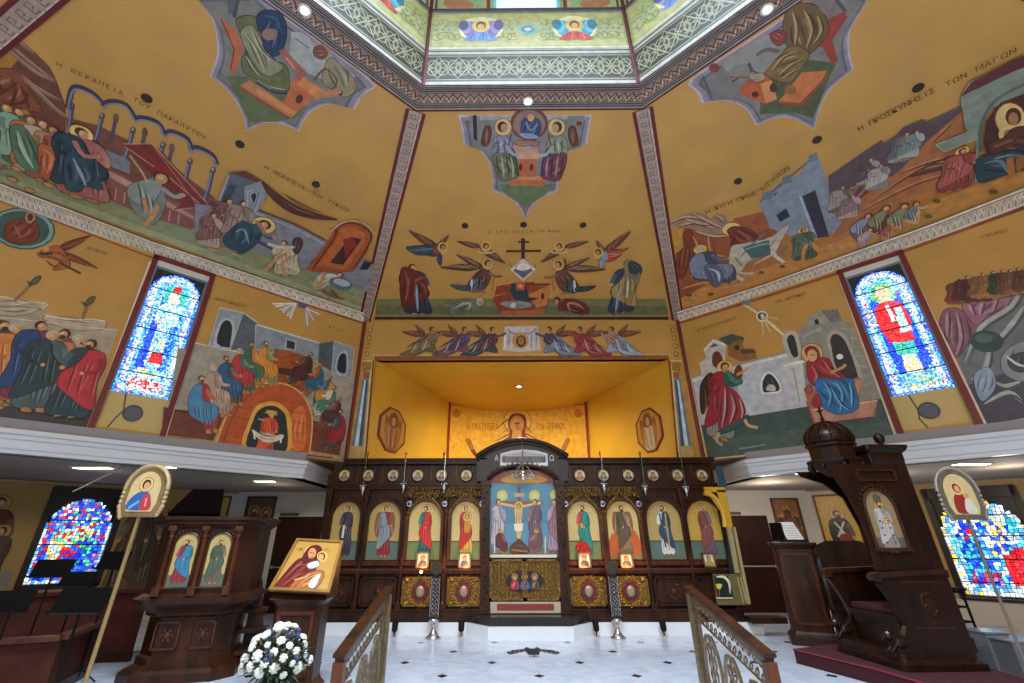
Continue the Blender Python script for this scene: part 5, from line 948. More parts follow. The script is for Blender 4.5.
P.poly(q3(60, 215, 100, 175, 155, 195, 150, 250, 165, 300, 50, 320, 40, 270, 70, 250), '#c0bcb4'); P.line(q3(60, 215, 100, 172, 160, 195), 2, '#e4e0d8'); P.poly(q3(80, 205, 102, 185, 125, 195), '#4c4c50'); P.poly(cr(q3(95, 270, 98, 230, 115, 218, 135, 235, 140, 270, 115, 290), 3), '#6a3028')
P.poly(q3(120, 165, 180, 145, 232, 160, 220, 200, 160, 195), '#4a5048'); P.poly(q3(160, 195, 215, 170, 235, 210, 280, 215, 285, 250, 220, 262, 165, 240), '#8a6230'); P.poly(q3(190, 195, 210, 192, 212, 212, 195, 215), '#2c2018'); P.poly(q3(215, 210, 270, 208, 282, 225, 220, 232), '#55483c')
P.poly(cr(q3(305, 400, 300, 350, 320, 310, 345, 308, 380, 345, 388, 392, 340, 400), 3), '#e0e0dc'); P.blob(q3(315, 390, 312, 350, 330, 318, 350, 322, 375, 355, 380, 385, 340, 392), '#2a2a2e'); P.blob(q3(325, 385, 335, 362, 360, 365, 365, 388), '#c4c4c0')
P.line(q3(225, 15, 305, 68, 400, 150), 2, '#d8d0b8'); P.poly(q3(215, 0, 265, 5, 250, 25, 225, 20), '#6c7c84'); P.ell(q3(308, 70)[0], 6, 5.4, '#e0dccc'); P.ell(q3(308, 70)[0], 4.6, 4, '#454c54'); P.ell(q3(309, 68)[0], 1.8, 2.2, '#c8c4b4')
for a in (0, .5, 1, 1.5): P.line([(762, 316), (762+16*cos(a), 316+16*sin(a)+3)], 1, '#d8c898')
# angel
for t in (q3(50, 490)[0], q3(75, 420)[0]): wing(P, q3(85, 310)[0], t, .3, ('#3a2018', '#6a3c28', '#2a1c18', '#8a5a3c'), -1)
P.blob(q3(190, 330, 195, 290, 215, 280, 225, 310, 215, 340), '#6a3420')
stand(P, q3(150, 275)[0], q3(125, 600)[0], '#8a8c90', '#9c2430', w=1.05, face=1, halo='#d8b468', det=True); P.blob(q3(128, 370, 175, 378, 212, 410, 238, 480, 200, 528, 130, 560, 120, 480), '#93303a'); P.blob(q3(150, 310, 210, 330, 225, 355, 180, 370, 150, 360), '#2f5c50'); P.line(q3(160, 300, 190, 350, 225, 340), 3, '#4a7c6c', True)
for a in (q3(150, 370, 150, 460, 135, 550), q3(175, 400, 190, 460, 170, 530), q3(210, 420, 225, 470, 220, 510)): P.line(a, 2.0, '#c49aa0', True, True); P.line([(x+2, y) for x, y in a], 1.6, '#5c141c', True, True)
P.blob(q3(120, 560, 190, 530, 245, 490, 250, 510, 200, 550, 130, 575), '#2c5450'); P.line(q3(235, 510, 250, 535, 290, 545), 3, '#c8a87c', True); P.line(q3(125, 565, 115, 600, 140, 620), 3, '#b0a484', True); P.line(q3(200, 320, 230, 305, 250, 290), 2.6, SKIN, True)
# seated woman in red and blue on a stepped throne
P.poly(q3(490, 390, 520, 385, 720, 330, 735, 340, 720, 430, 800, 430, 790, 500, 530, 530, 500, 430), '#a8644c'); P.poly(q3(520, 470, 800, 430, 775, 500, 540, 530), '#b98878'); P.poly(q3(700, 340, 735, 335, 715, 430, 700, 430), '#c48468'); P.line(q3(520, 470, 800, 430), 1.6, '#dcb09c'); P.line(q3(500, 440, 530, 530, 780, 500), 1.2, '#7a3c30')
P.ell(q3(522, 228)[0], 11.4, 10.4, '#8a4a28'); P.ell(q3(522, 228)[0], 10.6, 9.6, '#d4b070')
P.blob(q3(500, 270, 520, 250, 590, 250, 620, 300, 670, 340, 560, 370, 520, 360, 500, 320), '#9a2a30'); P.blob(q3(490, 215, 510, 198, 540, 205, 555, 240, 530, 270, 505, 250), '#8e2028'); P.ell(q3(522, 238)[0], 5, 6.2, '#d0a070'); P.ell(q3(520, 236)[0], .7, .6, '#20100a'); P.ell(q3(528, 236)[0], .7, .6, '#20100a')
P.blob(q3(535, 330, 600, 340, 690, 335, 705, 370, 720, 460, 640, 490, 570, 460, 545, 400), '#2a6ea8')
for a in (q3(570, 350, 600, 400, 590, 460), q3(620, 350, 650, 400, 640, 480), q3(680, 350, 690, 400, 690, 460), q3(600, 370, 640, 440, 680, 470)): P.line(a, 2, '#6cb0d8', True, True); P.line([(x+2, y) for x, y in a], 1.6, '#173c68', True, True)
for a in (q3(520, 280, 540, 320, 530, 350), q3(570, 260, 600, 300, 640, 330)): P.line(a, 2.6, '#c85a58', True, True); P.line([(x+3, y) for x, y in a], 1.6, '#5c1018', True, True)
P.line(q3(600, 310, 650, 290, 665, 275), 3, SKIN, True); P.ell(q3(640, 243)[0], 3.4, 2.8, '#e8e4dc'); P.blob(q3(520, 440, 545, 400, 560, 440, 545, 460), '#a02830'); P.blob(q3(488, 385, 510, 362, 525, 385, 505, 400), '#a85048')
P.text((698, 332), (737, 319), 'Ο ΕΥΑΓΓΕΛΙΣΜΟΣ', '#7a5424', 2.6); P.text((776, 304), (806, 295), 'ΤΗΣ ΘΕΟΤΟΚΟΥ', '#7a5424', 3); P.poly(q3(210, 632, 320, 615, 320, 622, 210, 640), '#7c8c84')
P.line([(680, 330), (707, 458)], 2.2, '#d0b48c'); P.line([(838, 275), (896, 437)], 1.4, '#d8ccb8'); P.line([(705, 459.5), (800, 450.5), (897, 438)], 1.4, '#c8b898')
tag(P.build('wall_mural'), 'wall fresco of an angel and a seated woman in blue, left of the right window', 'mural')
P = wallP(1); q4 = K(910, 220, 3.254)
P.poly(q4(130, 360, 200, 280, 300, 280, 371, 190, 560, 90, 600, 600, 371, 655, 245, 672, 160, 470), '#6c7074'); P.poly(q4(180, 540, 300, 500, 371, 520, 600, 450, 600, 600, 371, 655, 245, 670), '#4a4854')
P.blob(q4(95, 350, 110, 295, 150, 285, 175, 300, 215, 310, 240, 340, 190, 400, 150, 450, 120, 400), '#845868'); P.blob(q4(170, 290, 180, 255, 230, 245, 270, 260, 330, 250, 300, 300, 260, 310, 215, 340), '#96687a')
for a in (q4(120, 300, 120, 380), q4(150, 300, 165, 380, 150, 440), q4(190, 270, 205, 310), q4(235, 260, 225, 310), q4(280, 260, 265, 300)): P.line(a, 2.8, '#b08c9c', True, True); P.line([(x+3, y) for x, y in a], 1.6, '#5a3444', True, True)
for a in (q4(371, 200, 330, 280, 230, 350, 180, 460), q4(371, 280, 330, 340, 260, 420), q4(230, 500, 300, 540, 371, 520), q4(240, 600, 320, 560, 371, 600), q4(260, 380, 250, 470, 200, 520)): P.line(a, 4.6, '#a8aca8', True, True); P.line([(x+3, y+3) for x, y in a], 2.6, '#4c5054', True, True)
P.ell(q4(250, 395)[0], 17, 11, '#324a48', rot=.1); P.ell(q4(240, 385)[0], 9, 5, '#4a6660')
P.blob(q4(300, 440, 350, 400, 400, 400, 440, 450, 400, 520, 340, 520, 300, 490), '#8a8e90'); P.blob(q4(320, 450, 371, 430, 400, 460, 371, 495, 330, 485), '#3f4448'); P.line(q4(310, 440, 350, 470, 400, 480), 2.8, '#c4c8c8', True, True)
P.blob(q4(210, 500, 260, 480, 280, 540, 240, 590, 215, 560), '#8fa0b4')
for i, (x, y, r) in enumerate(((160, 195, '#8a4a2c'), (185, 185, '#6a2c30'), (215, 190, '#5c2c38'), (235, 175, '#a06a40'), (270, 170, '#b87a3c'), (300, 165, '#2c4a3c'), (325, 165, '#7a4c30'), (350, 160, '#8c5c44'), (380, 155, '#6a4030'))): stand(P, q4(x, y)[0], q4(x+4, y+82)[0], r, shade(r, .8), w=2.2, halo='#c09450' if i % 2 else False, face=1, seed=i)
P.text(q4(232, 62)[0], q4(322, 40)[0], 'Η ΒΑΪΟΦΟΡΟΣ', '#7a5424', 3)
P.line([(903, 254), (986, 425)], 1.6, '#e0c8b0'); P.line([(984, 426), (1024, 419), (1090, 408)], 1.2, '#c4c0bc')
tag(P.build('wall_mural'), 'wall fresco of grey and pink rocks with small figures, right of the tall right window', 'mural')

# ---- apse: half figure with raised hands on the back wall, and two octagonal plaques
P = frontP(15.02); g8 = K(430, 380, 5.689)
P = Painter((0, 14.98, 0), (1, 0, 0), (0, 0, 1), (0, -1, 0))
P.poly(g8(120, 140, 880, 140, 905, 460, 100, 460), '#d8a434'); P.line(g8(125, 142, 500, 152, 880, 140), 1.2, '#a8702c', True)
P.ell(g8(497, 235)[0], 14.3, 13.6, '#a06420'); P.ell(g8(497, 235)[0], 13.4, 12.7, '#e0b040'); P.blob(g8(445, 250, 455, 205, 497, 190, 540, 205, 548, 260, 540, 300, 560, 330, 640, 380, 720, 480, 280, 480, 350, 380, 440, 330, 455, 300), '#7a241c'); P.ell(g8(495, 252)[0], 7, 9, '#c08a50'); P.ell(g8(488, 246)[0], 1.3, .8, '#2a140c'); P.ell(g8(504, 246)[0], 1.3, .8, '#2a140c'); P.line(g8(497, 250, 495, 265), .9, '#7a4c2c'); P.line(g8(490, 276, 502, 276), 1, '#8a3c28')
P.poly(g8(470, 290, 520, 290, 525, 335, 465, 335), '#c89458')
for s, x in ((-1, 240), (1, 760)): P.line(g8(x+s*10*-3, 440, x, 395, x+s*6, 370), 4, '#6a1e1c' if s < 0 else '#7a3c1c', True); P.blob(g8(x-s*10, 395, x+s*5, 350, x+s*25, 330, x+s*35, 345, x+s*20, 375, x+s*5, 398), '#9a6a34'); P.ell(g8(x+s*-90 if s < 0 else 845, 190)[0] if s > 0 else g8(150, 190)[0], 4.4, 4.4, '#b8742c')
P.text(g8(208, 283)[0], g8(388, 283)[0], 'Η ΠΛΑΤΥΤΕΡΑ', '#a04a20', 6.4); P.text(g8(603, 283)[0], g8(770, 280)[0], 'ΤΩΝ ΟΥΡΑΝΩΝ', '#a04a20', 6.4)
for i in range(8): P.line([(g8(440+16*i, 355+abs(i-3.5)*6)[0]), (g8(420+22*i, 440)[0])], 1.2, '#a8483c', True, True)
P.poly(g8(108, 120, 122, 120, 106, 460, 92, 460), '#8a2c1c'); P.poly(g8(876, 120, 890, 120, 912, 460, 898, 460), '#8a2c1c')
def on_arc(v):                             # carry a point along the sight line onto the curved back wall, 1 cm proud of it
    c = Vector((0, 0, EYE)); d = v-c; best = None
    for a, b in zip(arc[:-1], arc[1:]):
        den = d.x*(b[1]-a[1])-d.y*(b[0]-a[0])
        if abs(den) < 1e-9: continue
        t = (a[0]*(b[1]-a[1])-a[1]*(b[0]-a[0]))/den; p = c+d*t; k = (p.x-a[0])/(b[0]-a[0])
        if t > 0 and -.02 <= k <= 1.02: best = t; break
    return c+d*best if best else v
bm_ = bmesh.new(); me_ = P.build('apse_painting', M_PAINT); bm_.from_mesh(me_.data)
for a in arc[1:-1]:
    n_ = Vector((a[1], -a[0], 0)); bmesh.ops.bisect_plane(bm_, geom=bm_.verts[:]+bm_.edges[:]+bm_.faces[:], plane_co=Vector((0, 0, EYE)), plane_no=n_)
for v in bm_.verts:
    lay = (14.976-v.co.y)+.004; q_ = on_arc(v.co); v.co = q_-(q_-Vector((0, 0, EYE))).normalized()*(.006+lay)
bm_.to_mesh(me_.data); bm_.free()
tag(me_, 'gold apse painting of a veiled half figure with raised hands, above the screen', 'mural')
for sd in (-1, 1):
    a = Vector((AX0, YF+.1, 0)) if sd < 0 else Vector((AX1, YF+.1, 0)); b = Vector((-1.8, 15.08, 0)) if sd < 0 else Vector((2.82, 15.05, 0)); U = (b-a).normalized(); N = Vector((-U.y, U.x, 0)); N = N if (N.x*-sd) > 0 else -N
    P = Painter(a, U, (0, 0, 1), N); e8 = K(340, 340, 2.844); X = (lambda v: v) if sd < 0 else (lambda v: 1031-v)
    c = hitp(392 if sd < 0 else 649.5, 430, P.o, P.N)-P.o; u0, v0 = c.dot(P.U), c.dot(P.V)
    oc = lambda kx, ky: [(u0+kx*x, v0+ky*y) for x, y in ((-.35, 1), (.35, 1), (1, .45), (1, -.45), (.35, -1), (-.35, -1), (-1, -.45), (-1, .45))]
    hx_ = abs((hitp(405 if sd < 0 else 637, 430, P.o, P.N)-P.o).dot(P.U)-u0); hz_ = abs((hitp(392 if sd < 0 else 649.5, 408, P.o, P.N)-P.o).z-v0)
    P.d = .0; mb = MB().prism([P.o+P.U*x+P.V*y for x, y in oc(hx_, hz_)], P.N*.03); fr_ = mb.build('plaque_board', M_RED)
    P.d = .031; P.uvpoly(oc(hx_*.88, hz_*.92), '#b8863c')
    for s in (-1, 1):
        for j in range(3): P.uvpoly(cr([(u0+s*hx_*.1, v0+.1-.1*j), (u0+s*hx_*(.62-.1*j), v0+.32-.22*j), (u0+s*hx_*(.5-.05*j), v0-.35-.05*j), (u0, v0-.3)], 3), ('#8a4a24', '#a86a3c', '#7a6a5c')[j])
    P.uvpoly(cr([(u0-hx_*.35, v0-.45), (u0-hx_*.25, v0+.1), (u0+hx_*.25, v0+.1), (u0+hx_*.4, v0-.45), (u0, v0-.52)], 3), '#b9aca0' if sd > 0 else '#8c5a40'); P.uvell((u0, v0+.26), hx_*.36, .2, '#7a3c18'); P.uvell((u0, v0+.24), hx_*.2, .15, '#4a2814'); P.uvell((u0, v0+.22), hx_*.15, .12, '#c08a58')
    for j in range(4): P.uvline([(u0-hx_*.3+hx_*.2*j, v0+.05), (u0-hx_*.25+hx_*.15*j, v0-.45)], .02, '#6a3420' if j % 2 else '#d8c8b0')
    t = thing('octagonal_plaque', 'octagonal red-framed angel plaque on the %s side wall of the apse' % ('left' if sd < 0 else 'right'), 'icon', group='octagonal plaques in the apse')
    pn = P.build('painted_panel', M_ICON, t); fr_.parent = t
# ================================================================== ICONOSTASIS
YI = 10.40
def I(px, py, y=YI): return F(px, py, y)
ico = thing('iconostasis', 'long carved walnut icon screen with arched saint panels across the sanctuary step', 'icon screen', (0.45, YI, .21))
OFF = Vector((-0.45, -YI, -.21))
def ip(mb, name, m, parent=ico, off=True, **k):
    o = mb.build(name, m, parent, M=Matrix.Translation(OFF) if off else None, **k); return o
XL, XR = -3.80, 4.62
def sub(o, child):                           # keep world-space mesh under a part with identity local offset
    child.parent = o; return child
ZT = 3.27
BAY = [(330, 359), (367.5, 400), (407.8, 440.7), (450.8, 480), (568, 600), (607.5, 640), (647.5, 683), (688, 726)]
bx = [(I(a, 530).x, I(b, 530).x) for a, b in BAY]
zt, zb = I(420, 501).z, I(420, 560).z
# back board pierced only at the royal doors
DX0, DX1 = I(490, 530).x, I(557, 530).x
mb = MB()
mb.prism([(XL+.02, YI+.05, .21), (DX0-.02, YI+.05, .21), (DX0-.02, YI+.05, 3.2), (XL+.28, YI+.05, 3.2), (XL-.08, YI+.05, 2.95)], (0, .12, 0))
mb.box(DX1+.02, XR, YI+.05, YI+.17, .21, 3.2); mb.box(DX0-.02, DX1+.02, YI+.05, YI+.17, 2.75, 3.2)
ip(mb, 'back_board', M_WOOD)
mb = MB().box(XL-.02, DX0, YI-.06, YI+.1, .212, .40).box(DX1, XR+.02, YI-.06, YI+.1, .212, .40); mb.box(XL-.04, DX0, YI-.08, YI+.08, .40, .43).box(DX1, XR+.04, YI-.08, YI+.08, .40, .43)
ip(mb, 'plinth', M_WOOD)
mb = MB().prism([(-.70, YI+.05, .212), (-.70, 10.36, .212), (-.27, 9.89, .212), (1.23, 9.89, .212), (1.66, 10.36, .212), (1.66, YI+.05, .212)], (0, 0, .14)); ip(mb, 'door_step', mat('dark_granite', '#2a2522', .25, 0, 0, .3, 20))
for nm, prof in (('cornice', ((.12, 3.20, 3.24), (.17, 3.24, 3.27), (.10, 3.16, 3.20))), ('lower_cornice', ((.05, 2.68, 2.72), (.08, 2.72, 2.75), (.03, 2.64, 2.68)))):
    mb = MB()
    for d, z0, z1 in prof:
        for a, b in (((XL+.28 if nm == 'cornice' else XL-.03), DX0-.08), (DX1+.08, XR)): mb.box(a, b, YI-d, YI+.06, z0, z1)
    ip(mb, nm, M_WOOD)
# ledge below the icons
mb = MB()
for a, b in ((XL, DX0-.05), (DX1+.05, XR)):
    mb.box(a, b, YI-.10, YI+.06, zb-.19, zb-.15).box(a, b, YI-.06, YI+.06, zb-.24, zb-.19).box(a, b, YI-.03, YI+.06, zb-.10, zb-.02)
ip(mb, 'ledge', M_WOODL)
# columns between bays
cx = [XL+.06]+[(bx[i][1]+bx[i+1][0])/2 for i in range(3)]+[DX0-.09]+[DX1+.09]+[(bx[i][1]+bx[i+1][0])/2 for i in range(4, 7)]+[XR-.06]
def column(x, gilded=False):
    mb = MB(); y = YI-.02
    mb.box(x-.055, x+.055, y-.05, y+.08, .42, .52).lathe([(.05, .52), (.035, .55), (.042, .62), (.034, .8), (.034, zb-.36), (.05, zb-.30), (.05, zb-.24)], (x, y, 0), 10)
    mb.lathe([(.05, zb-.15), (.036, zb-.1), (.044, zb), (.030, zb+.08), (.033, zt-.4), (.028, zt-.3), (.045, zt-.24), (.032, zt-.2), (.03, zt-.05), (.055, zt+.04), (.06, zt+.08)], (x, y, 0), 10)
    mb.box(x-.06, x+.06, y-.06, y+.08, zt+.08, 2.66)
    for i in range(7): mb.tube([(x-.035, y-.03, zb+.2+.07*i), (x+.035, y-.04, zb+.235+.07*i)], .009, 4)
    return ip(mb, 'column', M_WOODL if gilded else M_WOOD, smooth=False)
for i, x in enumerate(cx): column(x, i in (3, 6))
# pilasters of the royal doors
for s, x in ((-1, DX0-.09), (1, DX1+.09)):
    mb = MB().box(x-.09, x+.09, YI-.16, YI-.02, .36, 2.78).box(x-.11, x+.11, YI-.19, YI, .36, .50).box(x-.11, x+.11, YI-.19, YI, 2.70, 2.80)
    for i in range(20): mb.ball((x+.03*sin(i*1.7), YI-.165, .62+i*.102), .022, 6, 4)
    for z in (1.0, 1.5): mb.box(x-.06, x+.06, YI-.175, YI-.15, z, z+.03)
    o = ip(mb, 'door_pilaster', M_WOOD)
SA = [dict(robe='#3a3644', mantle='#4a4250', halo='#c9b070', hair='#2c2830', item='scroll'), dict(robe='#8e2430', mantle='#8a96a0', halo='#c9b070', hair='#5a3020'), dict(robe='#1f6a60', mantle='#d0282c', halo='#e0c070', hair='#3a2418'), dict(robe='#e0b040', mantle='#b8281c', halo='#e0c070', hair='#a83020'),
      dict(robe='#b03a30', mantle='#1f8a80', halo='#e0c070', hair='#3a2418', beard=True, item='book'), dict(robe='#8a7450', mantle='#5a5038', halo='#d8b860', hair='#3a2a1c', beard=True), dict(robe='#d8d4cc', mantle='#2c4a68', halo='#c9b070', hair='#3a2a1c', beard=True), dict(robe='#7a5a68', mantle='#8c5048', halo='#c9a860', hair='#8a8078', beard=True)]
LB = ['robed monk in black', 'winged figure in red and silver', 'youth in green with a scarlet cloak', 'woman in red holding a child', 'man in teal with a book', 'bearded man in camel skin', 'deacon in white and blue', 'elder in rose robe']
AMB = 14
for i, ((x0, x1), (p0, p1)) in enumerate(zip(bx, BAY)):
    w = x1-x0; R = w/2; xm = (x0+x1)/2
    def arch(g, base=0): return [(x0-g, YI, zb-base)]+[(xm-(R+g)*cos(pi*k/AMB), YI, zt-R+(R+g)*sin(pi*k/AMB)) for k in range(AMB+1)]+[(x1+g, YI, zb-base)]
    # moulded arch surround
    mb = MB(); o_, n_ = arch(.06, .02), arch(.0, .0)
    for a in range(len(o_)-1):
        mb.prism([Vector(o_[a]), Vector(o_[a+1]), Vector(n_[a+1]), Vector(n_[a])], (0, -.05, 0))
    for k in range(2, AMB-1): mb.ball((xm-(R+.075)*cos(pi*k/AMB), YI-.03, zt-R+(R+.075)*sin(pi*k/AMB)), .022, 6, 4)
    ip(mb, 'arch_surround', M_WOODL if 2 <= i <= 5 else M_WOOD)
    P = Painter((0, YI, 0), (1, 0, 0), (0, 0, 1), (0, -1, 0), step=.0001, off=-.045)
    a_ = lambda g: [(p[0], p[2]) for p in arch(-g, -g)]
    P.uvpoly(a_(0), '#8a6a34'); P.uvpoly(a_(.014), '#d0b878' if 2 <= i <= 5 else ('#b89c5c' if i != 7 else '#c8a04c')); 
    gz = zb+(zt-zb)*.30; P.uvpoly([(x0+.014, zb+.014), (x1-.014, zb+.014), (x1-.014, gz), (x0+.014, gz)], '#6f8450' if 2 <= i <= 5 else '#5e7468'); P.uvpoly([(x0+.014, gz-.012), (x1-.014, gz-.012), (x1-.014, gz+.012), (x0+.014, gz+.012)], '#4c3824')
    if i == 5: P.uvpoly(cr([(x0+.03, zb+.05), (x0+.1, zb+.5), (xm, zb+.3), (x1-.1, zb+.55), (x1-.03, zb+.1)], 3), '#b9602c')
    sc = SA[i]; hd, ft = (xm, zt-.12), (xm+.02, zb+.05)
    if i in (1, 5):
        for s in (-1, 1): P.uvpoly(cr([(xm+s*.03, zt-.28), (xm+s*.17, zt-.22), (xm+s*.22, zt-.5), (xm+s*.14, zt-.72), (xm+s*.08, zt-.45)], 3), '#8a5a3a'); P.uvline([(xm+s*.12, zt-.28), (xm+s*.17, zt-.62)], .03, '#b98a5c', True)
    stand(P, hd, ft, sc['robe'], sc['mantle'], w=.84, face=1 if i % 2 else -1, halo=sc['halo'], hair=sc['hair'], beard=sc.get('beard', False), uv=True, det=True, item=sc.get('item'), seed=i)
    if i == 3: f = Fr(P, (xm+.03, zt-.30), (xm+.03, zt-.75), 1, True); f.poly([(-.1, .1), (.1, .1), (.16, .6), (-.12, .7)], '#c8862c'); head(f, '#d8b450', '#5a3018', False, 0, r=.1)
    if i == 6: P.uvline([(xm-.06, zt-.25), (xm-.03, zt-.9)], .03, '#2c4a68'); P.uvline([(xm+.06, zt-.25), (xm+.05, zt-.95)], .03, '#c8a050')
    for s in (-1, 1): P.uvline([(xm+s*.17-.02, zt-.24), (xm+s*.17+.02, zt-.24)], .008, '#9a6040')
    o = P.build('saint_icon', M_ICON); o['label'] = 'arched gold-ground icon of a '+LB[i]
    for v in o.data.vertices: v.co += OFF
    o.parent = ico
# lower panels
    lz0, lz1 = .47, zb-.30; g = 2 <= i <= 5
    mb = MB().box(x0-.03, x1+.03, YI+.0, YI+.06, lz0, lz1)
    for a in (0, 1):
        e = .0 if a == 0 else .06
        mb.box(x0-.02+e, x1+.02-e, YI-.03+.015*a, YI+.01, lz0+e, lz0+e+.03).box(x0-.02+e, x1+.02-e, YI-.03+.015*a, YI+.01, lz1-e-.03, lz1-e).box(x0-.02+e, x0+.01+e, YI-.03+.015*a, YI+.01, lz0+e, lz1-e).box(x1-.01-e, x1+.02-e, YI-.03+.015*a, YI+.01, lz0+e, lz1-e)
    pl = ip(mb, 'lower_panel', M_CARVE if g else M_WOOD)
    zc = (lz0+lz1)/2; mb = MB()
    if g:
        rnd = random.Random(i)
        for k in range(26):
            a = 2*pi*k/26; r = .205+.02*(k % 2); c = Vector((xm+r*cos(a)*1.05, YI-.025, zc+r*sin(a)*1.15))
            mb.tube([c+Vector((.028*cos(t), 0, .028*sin(t))) for t in [a+q*.9 for q in range(6)]], .008, 4)
        for sx in (-1, 1):
            for sz in (-1, 1):
                c = Vector((xm+sx*w*.40, YI-.03, zc+sz*(lz1-lz0)*.40)); mb.tube([c+Vector((.04*(1-q/9)*cos(q), 0, .04*(1-q/9)*sin(q))) for q in range(8)], .009, 4); mb.ball(c, .016, 6, 4)
        ip(mb, 'gilt_carving', M_GILT)
        mb = MB().prism([(xm+x, YI-.0, zc+z) for x, z in ((-.15, -.08), (-.10, -.10), (-.08, -.16), (.08, -.16), (.10, -.10), (.15, -.08), (.15, .08), (.10, .10), (.08, .16), (-.08, .16), (-.10, .10), (-.15, .08))], (0, -.035, 0)); ip(mb, 'crimson_boss', mat('crimson', '#5c1420', .4))
        mb = MB().lathe([(.085, 0), (.08, .02), (.05, .035), (.001, .04)], (0, 0, 0), 14, M=Matrix.Rotation(pi/2, 3, 'X')); mb.bm.transform(Matrix.Translation((xm, YI-.033, zc)) @ Matrix.Scale(1.2, 4, (0, 0, 1))); ip(mb, 'gilt_rosette', mat('pale_rosette', '#9c8c70', .4, .35))
    else:
        for k in range(12):
            a = 2*pi*k/12; mb.tube([(xm+.10*cos(a), YI-.0, zc+.12*sin(a)), (xm+.13*cos(a+.3), YI-.015, zc+.155*sin(a+.3)), (xm+.10*cos(a+.6), YI, zc+.12*sin(a+.6))], .012, 5)
        mb.ball((xm, YI, zc), .05, 10, 6, (1, .4, 1)); ip(mb, 'carved_rosette', M_WOODL)
# medallion row
MX = [343.8, 367.8, 392.7, 417.6, 441.3, 466.2, 580.2, 603.9, 628.8, 653.7, 678.2, 702.8]
RC = ['#6a5c50', '#7a5a40', '#4a4a50', '#6a6a70', '#5a3a50', '#6a4a30', '#a03a30', '#4a5a3a', '#3a3a3c', '#6a4a34', '#8a6a40', '#7a4a3a']
for i, mx in enumerate(MX):
    c = I(mx, 475)
    mb = MB().lathe([(.145, 0), (.15, .02), (.12, .035), (.115, .0)], (0, 0, 0), 20, M=Matrix.Rotation(pi/2, 3, 'X')); mb.bm.transform(Matrix.Translation((c.x, YI+.045, c.z))); mb.box(c.x-.23, c.x-.205, YI+.02, YI+.06, 2.78, 3.15)
    for k in range(5): a = pi*(k+.5)/5; mb.ball((c.x+.19*cos(a), YI+.045, c.z+.19*sin(a)), .016, 6, 4)
    r = ip(mb, 'medallion_ring', M_WOODL)
    P = Painter((0, YI+.045, 0), (1, 0, 0), (0, 0, 1), (0, -1, 0), off=.002)
    P.uvell((c.x, c.z), .115, .115, '#b8ae9a', 20); P.uvell((c.x, c.z), .10, .10, '#d0c49c', 20); rc = RC[i]
    P.uvpoly(cr([(c.x-.08, c.z-.06), (c.x-.05, c.z-.01), (c.x+.05, c.z-.01), (c.x+.08, c.z-.06), (c.x, c.z-.095)], 3), rc); P.uvell((c.x, c.z+.02), .055, .055, '#b89850'); P.uvell((c.x, c.z+.025), .036, .042, '#3a2418'); P.uvell((c.x, c.z+.015), .025, .032, '#b98a5c'); P.uvline([(c.x-.02, c.z-.03), (c.x+.02, c.z-.08)], .02, shade(rc, 1.4))
    o = P.build('portrait_medallion', M_ICON)
    for v in o.data.vertices: v.co += OFF
    o.parent = ico
# vine carving over the inner bays
def vine(xa, xb, z0, z1, n, seed):
    rnd = random.Random(seed); mb = MB()
    for i in range(n):
        x = xa+(xb-xa)*(i+.5)/n; s = (xb-xa)/n
        for q in (-1, 1):
            mb.tube([(x+q*s*.5*t/8, YI-.05, z0+(z1-z0)*(.5+.42*sin(t*.9*q+i))) for t in range(9)], .011, 5)
            mb.tube([(x+q*(.045-.004*t)*cos(t*.8), YI-.06, (z0+z1)/2+q*.06+(.045-.004*t)*sin(t*.8)) for t in range(9)], .009, 4)
        for k in range(4): mb.ball((x+rnd.uniform(-.4, .4)*s, YI-.065, rnd.uniform(z0, z1)), .018, 6, 4, (1.4, .6, .8))
    mb.tube([(xa, YI-.04, z1), (xb, YI-.04, z1)], .013, 5)
    return mb
for a, b, s in ((cx[2], DX0-.18, 1), (DX1+.18, cx[7], 2)):
    mb = vine(a, b, 2.46, 2.66, 11, s)
    for c in ((bx[2][0]+bx[2][1])/2, (bx[3][0]+bx[3][1])/2) if s == 1 else ((bx[4][0]+bx[4][1])/2, (bx[5][0]+bx[5][1])/2):
        for q in (-1, 1):
            mb.tube([(c+q*(.05+.31*sin(t*pi/16)), YI-.05, 2.5-.03*t-.22*(1-cos(t*pi/16))) for t in range(9)], .02, 6)
            for t in range(6): mb.ball((c+q*(.16+.042*t), YI-.06, 2.40-.045*t), .026, 6, 4)
    ip(mb, 'vine_carving', M_CARVE)
for i, px in enumerate((410, 445, 482, 565.5, 602, 638)):
    c = I(px, 504)
    mb = MB().lathe([(.06, 0), (.062, .02), (.045, .03), (.042, .015), (.001, .015)], (0, 0, 0), 14, M=Matrix.Rotation(pi/2, 3, 'X')); mb.bm.transform(Matrix.Translation((c.x, YI-.07, c.z))); o = ip(mb, 'enamel_roundel', M_SILVER)
    mb = MB().ball((c.x, YI-.09, c.z), .034, 10, 6, (1, .4, 1)); b_ = ip(mb, 'blue_enamel', mat('blue_enamel', '#1c3a7c', .2)); b_.parent = o
